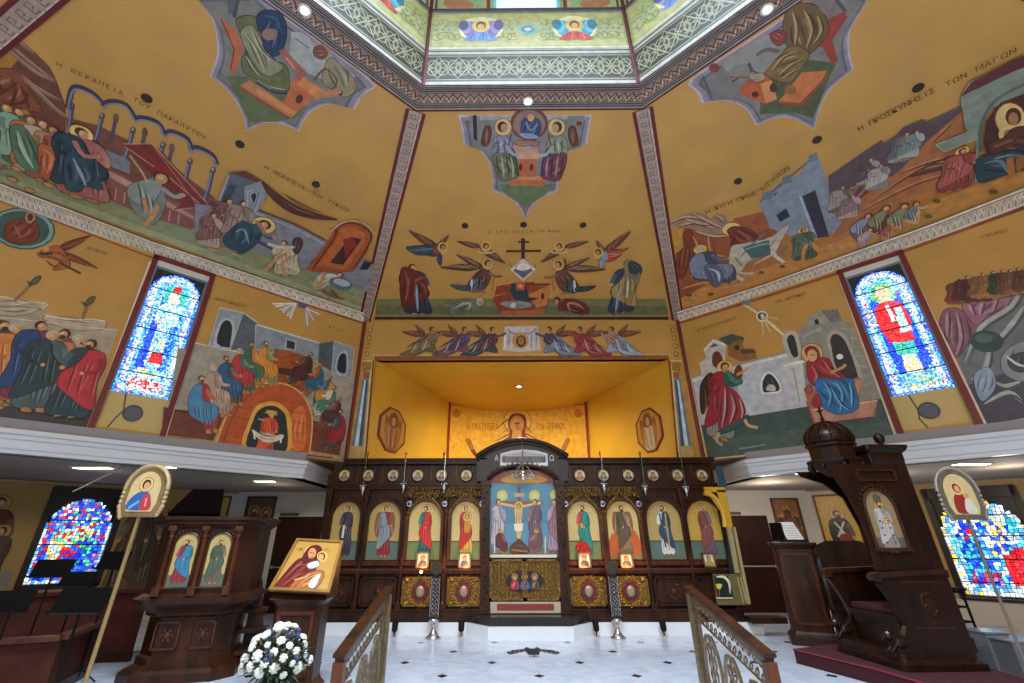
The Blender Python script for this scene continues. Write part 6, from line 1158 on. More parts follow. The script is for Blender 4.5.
# pediment over the royal doors
xm = (DX0+DX1)/2; hw_ = I(567, 459).x-xm
mb = MB(); pts = []
top = [(xm-hw_+2*hw_*k/16, 3.30+.36*(1-((k-8)/8)**2)) for k in range(17)]
bot = [(xm+hw_-.14-2*(hw_-.14)*k/16, 2.55+.55*math.sqrt(max(0, 1-((k-8)/8)**2))) for k in range(17)]
mb.prism([(x, YI-.17, z) for x, z in top]+[(xm+hw_-.02, YI-.17, 2.78)]+[(x, YI-.17, max(z, 2.78) if k in (0, 16) else z) for k, (x, z) in enumerate(bot) if k not in (0, 16)]+[(xm-hw_+.02, YI-.17, 2.78)], (0, .16, 0))
ip(mb, 'pediment', mat('blue_black_wood', '#2c2226', .45, 0, 0, .3, 8, .3))
mb = MB()
for g, r in ((.0, .045), (.09, .02)): mb.tube([(x, YI-.2, z-g) for x, z in top], r, 8)
mb.tube([(x, YI-.19, z+.02) for x, z in bot[1:-1]], .03, 8)
for k in range(1, 16): x, z = bot[k]; mb.ball((x, YI-.19, z+.07), .018, 6, 4)
ip(mb, 'pediment_moulding', M_WOOD)
P = Painter((0, YI-.17, 0), (1, 0, 0), (0, 0, 1), (0, -1, 0), off=.002)
P.poly([(500.5, 453.5), (512, 450.5), (524, 449.5), (536, 450.5), (547.5, 453.5), (548, 466), (500, 466)], '#b9bcc4'); P.poly([(502, 455), (524, 451.5), (546, 455), (546.5, 465), (501.6, 465)], '#8f98a8')
P.poly([(501.8, 461.5), (546.3, 461.5), (546.5, 465), (501.6, 465)], '#d8d4c8')
for i in range(13):
    x = 504+3.3*i; c = ('#2c3a58', '#4a5a78', '#6a4a44', '#38506a')[i % 4]; P.blob([(x-1.5, 462), (x-1.2, 456.5), (x+1.2, 456.5), (x+1.5, 462)], c); P.ell((x, 455.4), 1.1, 1.2, '#b99a78')
P.text((494.5, 461), (498.6, 461), 'Α', '#c8c4bc', 6); P.text((549.5, 461), (554, 461), 'Ω', '#c8c4bc', 6)
o = P.build('supper_panel', M_ICON)
for v in o.data.vertices: v.co += OFF
o.parent = ico
# crucifixion curtain behind the doors
P = Painter((0, YI+.0, 0), (1, 0, 0), (0, 0, 1), (0, -1, 0), off=-.02, step=.0001); cz = K(475, 430, 3.415)
P.poly([(490, 470), (557, 470), (557, 557), (490, 557)], '#4a86a0'); P.poly([(490, 470), (557, 470), (557, 483), (540, 484), (523, 480), (506, 484), (490, 483)], '#8a2c28'); P.blob([(500, 480), (512, 474), (535, 474), (548, 480), (535, 484), (512, 484)], '#b98a3c')
P.poly(cz(52, 320, 290, 320, 290, 425, 52, 425), '#5c8ca8'); P.poly(cz(52, 400, 290, 400, 290, 425, 52, 425), '#6f7a60')
P.poly(cz(145, 195, 156, 195, 160, 400, 145, 400), '#7a4828'); P.poly(cz(70, 243, 235, 243, 235, 254, 70, 254), '#8a5430'); P.poly(cz(135, 215, 168, 215, 168, 228, 135, 228), '#b8a080')
P.line(cz(80, 250, 125, 258, 148, 262, 175, 258, 225, 248), 2.2, '#e0b878', True); P.blob(cz(135, 262, 162, 262, 160, 330, 155, 385, 147, 385, 138, 330), '#e0bc7c'); P.poly(cz(133, 320, 165, 318, 162, 345, 136, 345), '#efe4c8'); P.ell(cz(150, 258)[0], 4.2, 4.4, '#e0b850'); P.ell(cz(149, 260)[0], 2.3, 3, '#8a5a30'); P.ell(cz(149, 262)[0], 1.6, 2.2, '#d0a068')
for x, y in ((93, 224), (203, 224), (275, 222)): P.ell(cz(x, y)[0], 5.4, 5.6, '#d8c040'); P.ell(cz(x, y+2)[0], 3, 3.4, '#b8d0a0')
for hx, c1_, c2_, fc in ((80, '#8c90a8', '#c0b4bc', 1), (205, '#7a5c70', '#6a5060', -1), (272, '#a88ca0', '#9c6c78', -1)): stand(P, cz(hx, 240)[0], cz(hx, 420)[0], c1_, c2_, w=.85, face=fc, halo=False)
for hx, c1_ in ((85, '#7a2c24'), (210, '#8a6058')): sit(P, cz(hx, 342)[0], cz(hx+2, 422)[0], c1_, shade(c1_, .8), 1 if hx < 150 else -1, 1.2, '#d8b040')
P.blob(cz(120, 400, 140, 380, 150, 372, 165, 385, 185, 410, 170, 425, 130, 425), '#5c3a24'); P.line(cz(125, 410, 180, 415), 1.4, '#a8703c')
for x in (67, 240): P.line(cz(x, 370, x, 420), 1, '#e8e4d8'); P.line(cz(x, 362, x, 370), .9, '#f0c060')
P.poly([(490, 554.6), (557, 554.6), (557, 557.6), (490, 557.6)], '#e8e0d0')
cur = P.build('crucifixion_panel', M_ICON); cur['label'] = 'blue painted crucifixion scene filling the doorway above the gates'
for v in cur.data.vertices: v.co += OFF
cur.parent = ico
mb = MB().box(DX0, DX1, YI+.025, YI+.05, .36, 2.9); ip(mb, 'door_backing', M_WOOD)
# royal doors
gz0, gz1 = I(523, 600).z, I(523, 559).z
for s in (-1, 1):
    a, b = (DX0, xm-.005) if s < 0 else (xm+.005, DX1)
    mb = MB().box(a, b, YI-.08, YI-.04, gz0, gz1)
    mb.box(a, b, YI-.11, YI-.08, gz1-.04, gz1).box(a, b, YI-.11, YI-.08, gz0, gz0+.05).box(a, a+.04, YI-.11, YI-.08, gz0, gz1).box(b-.04, b, YI-.11, YI-.08, gz0, gz1)
    d = ip(mb, 'royal_door', M_CARVE)
    mb = MB(); rnd = random.Random(4+s)
    for ix in range(8):
        for iz in range(9):
            x = a+.05+(b-a-.1)*(ix+.5)/8; z = gz0+.07+(gz1-gz0-.12)*(iz+.5)/9
            if ((x-xm)/.37)**2+((z-(gz0+gz1)/2+.03)/.19)**2 < 1: continue
            mb.tube([(x+.035*(1-t/9)*cos(t*.9+ix), YI-.09, z+.035*(1-t/9)*sin(t*.9+ix)) for t in range(7)], .008, 4)
    o = ip(mb, 'scroll_carving', mat('dull_gilt', '#8f7038', .4, .6)); o.parent = d
P = Painter((0, YI-.085, 0), (1, 0, 0), (0, 0, 1), (0, -1, 0), off=.0); zc = (gz0+gz1)/2-.03
mb = MB().prism([(xm+.37*cos(2*pi*k/24), YI-.085, zc+.19*sin(2*pi*k/24)) for k in range(24)], (0, -.02, 0)); ip(mb, 'oval_boss', mat('dark_oval', '#1c1210', .4))
P.d = .022
for k, (cxx, rc) in enumerate(((-.2, '#a83038'), (0, '#3a6aa8'), (.2, '#5a4038'))):
    x = xm+cxx; P.uvpoly(cr([(x-.08, zc-.13), (x-.07, zc-.02), (x, zc+.03), (x+.07, zc-.02), (x+.08, zc-.13)], 3), rc); P.uvell((x, zc+.08), .062, .062, '#b8884a'); P.uvell((x, zc+.08), .042, .046, '#3a2218'); P.uvell((x, zc+.07), .03, .036, '#c0946a'); P.uvline([(x-.04, zc-.1), (x, zc-.02)], .02, shade(rc, 1.5)); P.uvline([(x+.03, zc-.12), (x+.02, zc-.04)], .015, shade(rc, .5))
o = P.build('three_figure_icon', M_ICON)
for v in o.data.vertices: v.co += OFF
o.parent = ico
mb = MB().box(DX0+.02, DX1-.02, YI-.13, YI-.06, .37, gz0-.02); ip(mb, 'threshold_board', mat('pale_threshold', '#b8a898', .5))
mb = MB().box(DX0+.15, DX1-.15, YI-.14, YI-.12, .42, gz0-.05); ip(mb, 'threshold_cloth', mat('threshold_red', '#8a3a34', .8))
# lamps rising above the cornice
for px in (368, 406, 444, 600, 640, 678):
    c = I(px, 460); mb = MB().tube([(c.x, YI-.05, 3.27), (c.x, YI-.05, 3.36)], .012, 6).ball((c.x, YI-.05, 3.38), .025, 8, 6).tube([(c.x, YI-.05, 3.4), (c.x, YI-.05, 3.44)], .006, 5); ip(mb, 'cornice_finial', M_WOOD)

# ---- hanging vigil lamps
def vigil(px, py, label):
    c = F(px, py, 10.18); t = thing('vigil_lamp', label, 'lamp', (c.x, c.y, c.z-.06), 0, 'silver vigil lamps along the icon screen')
    MB().tube([(0, 0, .16), (0, .0, 3.3-c.z+.1), (0, .12, 3.32-c.z+.1)], .005, 5).build('chain', M_SILVER, t)
    MB().lathe([(.001, -.09), (.014, -.07), (.008, -.04), (.035, .0), (.05, .04), (.046, .08), (.03, .09)], n=12).build('bowl', M_SILVER, t, smooth=True)
    mb = MB()
    for k in range(3): a = 2*pi*k/3+.5; mb.tube([(.045*cos(a), .045*sin(a), .06), (.075*cos(a), .075*sin(a), .09), (.0, .0, .18)], .005, 4)
    mb.tube([(-.07, 0, .11), (.07, 0, .11)], .007, 5); mb.build('arms', M_SILVER, t)
    MB().ball((0, 0, .10), .02, 8, 6).build('flame_glass', mat('ruby_glass', '#c8c0b8', .2), t)
for px, py, n in ((363, 488, 'silver vigil lamp hanging between the monk and the winged figure'), (403.5, 486, 'silver vigil lamp hanging left of the youth in scarlet'), (444, 486, 'silver vigil lamp hanging between the youth and the woman in red'), (604, 486, 'silver vigil lamp hanging between the man in teal and the bearded man'), (645, 488, 'silver vigil lamp hanging left of the deacon in white'), (686, 489, 'silver vigil lamp hanging between the deacon and the elder in rose')): vigil(px, py, n)
c = F(523, 476, 9.75); t = thing('hanging_lamp', 'many-branched silver hanging lamp on a long chain before the central arch', 'lamp', (c.x, c.y, c.z))
mb = MB().tube([(-.0, 0, .1), (0, 0, .62)], .012, 6)
for z in range(6): mb.ball((0, 0, .16+.08*z), .022, 6, 4)
mb.build('chain', M_SILVER, t)
MB().tube([(0, 0, .62), (0, .55, .95)], .008, 5).build('bracket_arm', M_BLACK, t)
MB().lathe([(.001, -.16), (.02, -.13), (.012, -.1), (.05, -.06), (.085, 0), (.05, .04), (.02, .06), (.03, .09), (.001, .12)], n=14).build('body', M_SILVER, t, smooth=True)
for k in range(6):
    a = 2*pi*k/6+.3; mb = MB().tube([(.05*cos(a), .05*sin(a), -.02), (.15*cos(a), .15*sin(a), -.05), (.23*cos(a), .23*sin(a), .02)], .009, 5).lathe([(.012, .0), (.03, .03), (.034, .07)], (.23*cos(a), .23*sin(a), 0), 8).tube([(.23*cos(a), .23*sin(a), .05), (.08*cos(a), .08*sin(a), .2), (0, 0, .26)], .004, 4); mb.build('branch', M_SILVER, t)

# ---- small icons on the ledge
def small_icon(px, py, w, h, label, rc, y=YI-.22, frame=M_BRASSD, tilt=-.18):
    c = F(px, py, y); z0 = zb-.15
    t = thing('small_icon', label, 'icon', (c.x, YI-.085, z0+.004), 0, 'small framed icons on the ledge of the icon screen'); M = Matrix.Rotation(tilt, 4, 'X')
    mb = MB(); 
    for a in ((-w/2, -w/2+.03, 0, h), (w/2-.03, w/2, 0, h), (-w/2, w/2, 0, .03), (-w/2, w/2, h-.03, h)): mb.box(a[0], a[1], -.03, -.0, a[2], a[3])
    mb.build('frame', frame, t, M=M)
    P = Painter((0, -.008, 0), (1, 0, 0), (0, 0, 1), (0, -1, 0), off=.0); P.uvpoly([(-w/2+.02, .02), (w/2-.02, .02), (w/2-.02, h-.02), (-w/2+.02, h-.02)], '#d8cdb0'); P.uvpoly(cr([(-w*.3, .03), (-w*.25, h*.4), (0, h*.5), (w*.25, h*.4), (w*.3, .03)], 3), rc); P.uvell((0, h*.64), w*.2, w*.2, '#c09a50'); P.uvell((0, h*.64), w*.14, w*.16, '#2c2020'); P.uvell((0, h*.62), w*.1, w*.12, '#c0946a')
    o = P.build('painted_panel', M_ICON); o.parent = t
    for v in o.data.vertices: v.co = M @ v.co
small_icon(421.5, 559, .26, .30, 'small framed icon on the ledge below the youth in scarlet', '#4a4a50'); small_icon(464, 559, .25, .29, 'small framed icon on the ledge below the woman in red', '#3a4a5c')
small_icon(585.5, 558, .26, .29, 'small framed icon on the ledge below the man in teal', '#3c3a44'); small_icon(628, 558, .27, .27, 'small framed icon on the ledge below the bearded man in camel skin', '#4a5058'); small_icon(712, 560, .25, .27, 'small gold framed icon on the ledge below the elder in rose', '#b09050')
c = F(583, 549, YI-.1); t = MB()
for k in range(26): t.ball((c.x+random.uniform(-.13, .13), YI-.095+random.uniform(-.015, .015), zb+random.uniform(.21, .29)), .03, 8, 5)
for k in range(4): t.tube([(c.x-.06+.04*k, YI-.04, zb+.0), (c.x-.06+.04*k, YI-.09, zb+.2)], .008, 5)
tag(t.build('red_flowers', mat('red_petals', '#c8201c', .5, 0, 0, .3, 30)), 'bunch of red flowers behind the small icon under the man in teal', 'flowers')
for px, rc in ((421.6, 573), (466, 562), (584, 566), (629, 566)):
    c = F(px, 571, YI-.09); point('icon_lamp_light', (c.x+(.0), YI-.30, zb-.05), 6.0, (1.0, .38, .08), .04)
c = F(421.6, 572.5, YI-.1); t = thing('votive_lamp', 'small glowing votive lamp below the icon of the youth in scarlet', 'lamp', (c.x, YI-.09, zb-.205))
MB().box(-.035, .035, -.06, -.02, -.03, .02).build('lamp_holder', M_BRASS, t); MB().ball((0, -.075, .0), .028, 10, 8).build('glow', M_LAMP, t)

# ---- processional torch stands before the screen
def torch(px, label):
    c = F(px, 628, 10.12); t = thing('torch_stand', label, 'stand', (c.x, 10.05, 0), 0, 'carved torch stands flanking the royal doors')
    MB().lathe([(.15, 0), (.15, .02), (.09, .06), (.05, .12), (.03, .18), (.06, .24), (.10, .27), (.10, .3), (.04, .32)], n=20).build('foot', M_SILVER, t, smooth=True)
    mb = MB().box(-.085, .085, -.03, .03, .32, 1.02).box(-.10, .10, -.04, .04, .30, .34); mb.build('shaft', mat('bronze_dark', '#2c241e', .4, .6), t)
    mb = MB()
    for k in range(9):
        z = .38+.07*k
        for s in (-1, 1): mb.tube([(s*.035+.028*cos(q*.9), -.035, z+.028*sin(q*.9)) for q in range(7)], .007, 4)
    mb.tube([(-.08, -.03, .33), (-.08, -.03, 1.0)], .008, 5).tube([(.08, -.03, .33), (.08, -.03, 1.0)], .008, 5); mb.build('silver_scrollwork', M_SILVER, t)
    mb = MB().lathe([(.11, -.02), (.12, 0), (.11, .02), (.001, .022)], (0, 0, 0), 18, M=Matrix.Rotation(pi/2, 3, 'X')); mb.bm.transform(Matrix.Translation((0, -.0, 1.15)) @ Matrix.Scale(1.15, 4, (0, 0, 1))); mb.tube([(0, 0, 1.0), (0, 0, 1.05)], .03, 8); mb.build('oval_head', mat('dark_bronze_head', '#4a4034', .4, .6), t)
torch(434, 'dark carved torch stand with silver scrollwork, left of the royal doors'); torch(616.5, 'dark carved torch stand with silver scrollwork, right of the royal doors')
# ---- floor spotlights
for px, lb in ((394, 'black floor spotlight nearest the left stair rail'), (461, 'black floor spotlight just left of the projecting centre step'), (597, 'black floor spotlight just right of the projecting centre step'), (665, 'black floor spotlight nearest the right stair rail')):
    c = Zp(px, 637, 0); t = thing('floor_spotlight', lb, 'spotlight', (c.x, 10.2, 0), 0, 'black floor spotlights before the step')
    MB().lathe([(.05, 0), (.05, .02), (.02, .03)], n=12).build('base', M_SILVER, t); mb = MB().tube([(0, 0, .02), (0, 0, .09)], .012, 6); mb.lathe([(.03, -.08), (.055, -.05), (.06, .09), (.05, .09), (.045, .03), (.001, .03)], (0, 0, .16), 14, M=Matrix.Rotation(-.35, 3, 'X')); mb.build('head', M_BLACK, t)
# ================================================================== AISLES: doors, hung icons, lights, painted saints
M_DOOR = mat('mahogany_door', '#3c180c', .45, 0, 0, 0, 3, 0, .2, 0, '#2a0f07', stretch=(3, 1, .4))
for n, (a, b, dim) in enumerate(((264, 312, 1), (735, 785, 0))):
    x0, x1 = F(a, 600, YB).x, F(b, 600, YB).x
    x0 += .0; d = struct('door_%d' % (n+1), MB().box(x0, x1, YB-.05, YB-.005, 0, 2.22), M_DOOR)
    mb = MB().box(x0-.10, x0, YB-.07, YB-.004, 0, 2.32).box(x1, x1+.10, YB-.07, YB-.004, 0, 2.32).box(x0, x1, YB-.07, YB-.004, 2.22, 2.32); mb.build('door_frame', M_WHITE, d)
    mb = MB().tube([(x0+.06, YB-.12, 1.02), (x1-.06, YB-.12, 1.02)], .022, 8).box(x0+.04, x0+.12, YB-.13, YB-.05, .98, 1.06).box(x1-.12, x1-.04, YB-.13, YB-.05, .98, 1.06); mb.build('push_bar', M_SILVER, d)
    mb = MB().box(x0+.05, x0+.55, YB-.12, YB-.07, 2.24, 2.31); mb.build('door_closer', mat('closer_bronze', '#4a4438', .5), d)
def hung(sd, t0, t1, z0, z1, label, bg, figs, frame='#5a3018', th=.04, plane=None):
    """framed icon panel on the outer diagonal wall (plane None) or on the back wall (plane = (x0, x1))"""
    t = thing('wall_icon', label, 'icon', group='icon panels hung in the aisles')
    if plane is None:
        o = owp(sd, t0 if sd > 0 else t1, z0, .005); U = owp(sd, 1, 0)-owp(sd, 0, 0); U = -U if sd < 0 else U; N = owp(sd, 0, 0, 1)-owp(sd, 0, 0); w = abs(t1-t0)
    else:
        o = Vector((plane[0], YB-.005, z0)); U = Vector((1, 0, 0)); N = Vector((0, -1, 0)); w = plane[1]-plane[0]
    t.location = o; U = U.normalized(); N = N.normalized(); h = z1-z0; V = Vector((0, 0, 1)); f = .045; mb = MB()
    for a, b, c, d in ((0, w, 0, f), (0, w, h-f, h), (0, f, 0, h), (w-f, w, 0, h)): mb.prism([U*a+V*c, U*b+V*c, U*b+V*d, U*a+V*d], N*th)
    mb.build('frame', mat('icon_frame'+frame, frame, .4), t)
    P = Painter((0, 0, 0), U, V, N, off=.012); P.uvpoly([(f*.5, f*.5), (w-f*.5, f*.5), (w-f*.5, h-f*.5), (f*.5, h-f*.5)], bg)
    for k in figs:
        if k[0] == 's': stand(P, (w*k[1], h*k[2]), (w*k[3], h*k[4]), k[5], k[6], w=k[7], face=1, halo=k[8], hair=k[9], beard=k[10], uv=True, det=True, seed=int(w*100))
        elif k[0] == 'b': P.uvpoly(cr([(w*x, h*y) for x, y in k[1]], 3), k[2])
        elif k[0] == 'e': P.uvell((w*k[1], h*k[2]), w*k[3], h*k[4], k[5])
        elif k[0] == 'l': P.uvline([(w*x, h*y) for x, y in k[1]], w*k[2], k[3])
    P.build('painted_panel', M_ICON, t); return t
def fx(px, py): return F(px, py, YB).x
def painted(sd, t0, t1, z0, z1, label, figs, name='aisle_mural', bg=None):
    N = owp(sd, 0, 0, 1)-owp(sd, 0, 0); U = owp(sd, 1, 0)-owp(sd, 0, 0); P = Painter(owp(sd, t0, 0), U, (0, 0, 1), N); w = t1-t0
    if bg: P.uvpoly([(0, z0), (w, z0), (w, z1), (0, z1)], bg)
    P.uvpoly([(0, z0), (w, z0), (w, z0+.28*(z1-z0)), (0, z0+.28*(z1-z0))], '#8f8e80')
    for k in figs: stand(P, (w*k[0], z0+(z1-z0)*k[1]), (w*k[0], z0+.05), k[2], k[3], w=k[4], face=k[5], halo='#b8954c', hair=k[6], beard=k[7], uv=True, det=True, seed=int(k[0]*10))
    return tag(P.build(name), label, 'mural')
# left aisle
hung(-1, -.55, .02, .55, 2.74, 'tall dark icon of several robed figures, nearest the left aisle door', '#5a4430', [('s', .3, .86, .3, .1, '#3a4a4c', '#54382c', .7, '#9a7a3c', '#3a2418', True), ('s', .72, .84, .7, .1, '#5c2c28', '#2f4048', .7, '#9a7a3c', '#4a3020', True), ('s', .5, .6, .5, .04, '#7a8a84', '#30484c', .7, False, '#2c1c14', False)], '#3a2014', plane=(fx(248, 500), fx(277, 500)))
hung(-1, .15, .85, .9, 2.74, 'framed yellow icon of a tall figure behind the wooden pulpit', '#b8974a', [('s', .55, .8, .55, .05, '#3c4c50', '#7a5a30', .7, '#c9a45c', '#3a2418', True)], '#3a2416')
painted(-1, 1.0, 2.32, .47, 2.74, 'painted group of dark saints on gold, right of the left aisle window', [(.25, .86, '#4a3428', '#3a2c28', .8, -1, '#2c1a12', True), (.6, .88, '#5a4a34', '#3c3028', .8, -1, '#2c1a12', True), (.85, .83, '#6a5a40', '#54402c', .8, 1, '#3a2818', False)])
painted(-1, 3.9, 5.6, .47, 2.74, 'painted seated mother and child in dark red, left of the left aisle window', [(.38, .86, '#5a2a24', '#4a2420', 1.2, -1, '#3a2018', False), (.25, .62, '#8a6a48', '#5c4030', 1.0, 1, '#3a2418', False)])
# right aisle
hung(1, 0, 0, 1.25, 2.66, 'framed dark-gold group icon on the back wall between the right door and corner', '#8a5a2c', [('s', .5, .84, .5, .3, '#4a2a1c', '#6a3a24', .8, '#c08c3c', '#2c1810', True), ('s', .25, .72, .25, .08, '#7a3a24', '#3a3028', .8, '#b8843c', '#2c1810', False), ('s', .75, .72, .75, .08, '#3c4440', '#8a4a2c', .8, '#b8843c', '#3a2010', True), ('b', ((.1, .05), (.9, .05), (.8, .25), (.2, .25)), '#4c3a2c')], '#5a2c18', plane=(7.28, 8.02))
hung(1, .12, 1.0, .95, 2.72, 'large framed gold icon of a bearded bishop in dark vestments, behind the throne', '#d0a848', [('s', .5, .76, .5, -.15, '#4a3a38', '#3a2c30', .95, '#dcb860', '#3a2418', True), ('l', ((.38, .42), (.62, .62)), .05, '#d8d0c4'), ('l', ((.62, .42), (.38, .62)), .05, '#d8d0c4'), ('l', ((.5, .05), (.5, .5)), .09, '#d8d0c4'), ('b', ((.42, .3), (.68, .34), (.68, .46), (.42, .44)), '#8a3a24')], '#6a3418')
painted(1, 1.15, 2.32, .47, 2.70, 'painted vested saints with crosses on gold, left of the right aisle window', [(.3, .86, '#7a6a50', '#3a4c48', .85, 1, '#8a8078', True), (.72, .86, '#8a3428', '#50605c', .9, 1, '#b8b0a4', True)])
# soffit lights
for i, (px, py, w_, lb) in enumerate(((93, 468, .62, 'lit ceiling strip near the left aisle window'), (160, 467.5, .5, 'lit ceiling strip above the processional fan at left'), (265, 481.5, .42, 'lit ceiling strip nearest the left end of the icon screen'), (808, 473.5, .42, 'lit ceiling strip on the right nearest the icon screen'), (823, 479, .45, 'lit ceiling strip just behind the throne canopy'), (971, 464.5, .55, 'lit ceiling strip above the right aisle window'))):
    c = Zp(px, py, ZC-.012); t = thing('ceiling_light', lb, 'light', (c.x, c.y, ZC-.0), 0, 'recessed strip lights under the balconies')
    MB().box(-w_/2-.03, w_/2+.03, -.12, .12, -.012, -.0).build('housing', M_WHITE, t); MB().box(-w_/2, w_/2, -.08, .08, -.02, -.012).build('diffuser', M_LAMP, t)
# ring spotlights and little dark sockets in the gold ceilings
for px, py, lb in ((305, 10, 'glowing round downlight on the left part of the ornate dome ring'), (528, 101, 'glowing round downlight at the front middle of the ornate dome ring'), (767, 9, 'glowing round downlight on the right part of the ornate dome ring')):
    c = Zp(px, py, ZR-.005); t = thing('ring_downlight', lb, 'light', (c.x, c.y, ZR-.003), 0, 'round downlights in the dome ring')
    MB().lathe([(.09, 0), (.09, -.02), (.062, -.02)], n=20).build('bezel', M_WHITE, t); MB().lathe([(.064, -.012), (.045, -.03), (.001, -.038)], n=16).build('bulb', M_LAMPC, t)
    spot('ring_spot', (c.x, c.y, ZR-.12), (c.x*1.15, c.y+2.0, 2), 120, (1, .86, .66), 120, .7, .05)
def onpanel(k, px, py, off=.01):
    P_ = panelP(k); return hitp(px, py, P_.o+P_.N*off, P_.N), P_.N
for k, px, py, lb in ((7, 147, 98, 'leftmost above the arcade of the left fresco'), (7, 240, 144, 'under the tip of the left cartouche'), (7, 316, 184, 'above the dark ridge of the left fresco'), (0, 465, 225.5, 'left of the front title lettering'), (0, 523.5, 224.5, 'directly under the tip of the front cartouche'), (0, 583, 225, 'right of the front title lettering'), (1, 738, 181, 'above the flight title at right'), (1, 817, 139.5, 'under the tip of the right cartouche'), (1, 918, 87.5, 'rightmost above the magi title')):
    p, n = onpanel(k, px, py, .0); t = thing('ceiling_socket', 'small dark round ceiling socket '+lb, 'ceiling fitting', p, 0, 'small dark sockets in the gold ceilings'); q = n.to_track_quat('Z', 'Y').to_matrix()
    MB().lathe([(.07, 0), (.075, .012), (.062, .02)], n=16, M=q).build('rim', mat('dark_rim', '#2a2014', .6), t); MB().lathe([(.058, .006), (.001, .007)], n=16, M=q).build('socket_hole', M_BLACK, t)
c = Zp(519, 386.5, AZ-.01); t = thing('apse_downlight', 'bright round downlight in the gold apse ceiling', 'light', (c.x, c.y, AZ)); MB().lathe([(.12, -.001), (.12, -.02), (.08, -.02)], n=18).build('bezel', M_GILT, t); MB().lathe([(.082, -.012), (.05, -.03), (.001, -.035)], n=14).build('bulb', M_LAMPC, t)
# microphone boom hanging from the left soffit
c = F(122, 468, 8.45); a = F(72, 492, 7.9); t = thing('hanging_microphone', 'thin grey microphone boom hanging from the left soffit', 'microphone', (c.x, c.y, c.z))
MB().tube([(0, 0, 0), Vector(a)-c], .012, 6).build('boom', mat('boom_grey', '#a8a8a8', .4), t); MB().tube([(0, 0, -.04), (0, 0, ZC-c.z)], .008, 6).ball((0, 0, 0), .035, 8, 6).build('clamp', mat('boom_grey', '#a8a8a8', .4), t); MB().tube([Vector(a)-c, (Vector(a)-c)*1.12], .022, 8).build('capsule', M_BLACK, t)

# ================================================================== STAIR RAILS
M_PLATE = mat('gilded_lattice', '#7c6a4c', .4, .4, 0, .5, 18, .4)
def rail(x, s, label):
    ya, za, yb, zb_ = 6.0, 1.13, 4.48, .80
    t = thing('stair_rail', label, 'railing', (x, ya, 0)); dy = yb-ya; X = lambda q: Vector((0, q[0]-ya, q[1]))
    top = lambda y, g=0: za+(zb_-za)*(ya-y)/(ya-yb)-g
    bot = lambda y, g=0: -.02-.36*max(0, (5.9-y))/1.42+.08+g
    mb = MB(); r = .045
    for a, b, z0, z1, hw in ((ya+.05, yb-.05, 0, .03, .05), (ya+.03, yb-.03, -.03, 0, .035)):
        mb.prism([Vector((-hw, a-ya, top(a)+z0)), Vector((hw, a-ya, top(a)+z0)), Vector((hw, a-ya, top(a)+z1)), Vector((-hw, a-ya, top(a)+z1))], Vector((0, b-a, top(b)-top(a))))
    mb.build('handrail', M_WOOD, t, bevel=.008)
    for y, zt_ in ((ya, 0), (yb, 0)):
        zb0 = 0 if y > 5.5 else -.5
        mb = MB().box(-.045, .045, y-ya-.045, y-ya+.045, zb0+.001, top(y, .04)).box(-.06, .06, y-ya-.06, y-ya+.06, zb0+.001, zb0+.14); mb.build('post', M_WOODL if y < 5.5 else M_PLATE, t, bevel=.006)
    # pierced panel
    mb = MB(); fr_ = lambda ya_, yb_, g: [(ya_, bot(ya_, g)), (yb_, bot(yb_, g)), (yb_, top(yb_, .04+g)), (ya_, top(ya_, .04+g))]
    o = [X(q)+Vector((-.012, 0, 0)) for q in fr_(ya-.045, yb+.045, 0)]; i_ = [X(q)+Vector((-.012, 0, 0)) for q in fr_(ya-.10, yb+.10, .055)]
    for k in range(4): mb.prism([o[k], o[(k+1) % 4], i_[(k+1) % 4], i_[k]], (.024, 0, 0))
    y1, y2 = ya-.10, yb+.10; n = 3; w_ = (y1-y2)/n
    for k in range(n):
        c = y1-w_*(k+.5); hi = top(c, .32); lo = bot(c, .08); zc = (hi+lo)/2; rz = (hi-lo)/2; ry = w_*.43
        mb.tube([X((c+ry*cos(a), zc+rz*sin(a))) for a in [2*pi*q/28 for q in range(29)]], .017, 6)
        for q in (-1, 1): mb.tube([X((c+q*ry*1.12*cos(a)*.98, zc+rz*1.08*sin(a))) for a in [-1.2+2.4*u/10 for u in range(11)]], .008, 5)
        mb.tube([X((c, lo+.02)), X((c, hi-.02))], .010, 6)                     # leaf scrolls inside the oval
        for j in range(5):
            z = lo+(hi-lo)*(.15+.165*j)
            for q in (-1, 1):
                R_ = ry*.34; mb.tube([X((c+q*(R_*.9*(1-cos(u*.55))*(1-u*.055)), z+R_*.8*sin(u*.62))) for u in range(9)], [.015-.001*u for u in range(9)], 5); mb.ball(X((c+q*R_*.85, z+.03)), .02, 6, 4, (.6, 1, 1))
    for k in range(14):                                              # frieze of small curls under the handrail
        y = y1-(y1-y2)*(k+.5)/14
        for q in (0, 1):
            z = top(y, .12+.09*q); mb.tube([X((y+.036*(1-.07*u)*cos(u*.8+q*2), z+.036*(1-.07*u)*sin(u*.8+q*2))) for u in range(9)], .008, 4)
    mb.tube([X((y1, top(y1, .255))), X((y2, top(y2, .255)))], .012, 5); mb.tube([X((y1, top(y1, .075))), X((y2, top(y2, .075)))], .008, 5)
    mb.build('pierced_panel', M_PLATE, t, smooth=False)
    return t
rail(-1.335, -1, 'wooden stair rail with pierced scroll panel beside the flowers'); rail(2.13, 1, 'wooden stair rail with pierced scroll panel nearer the throne')

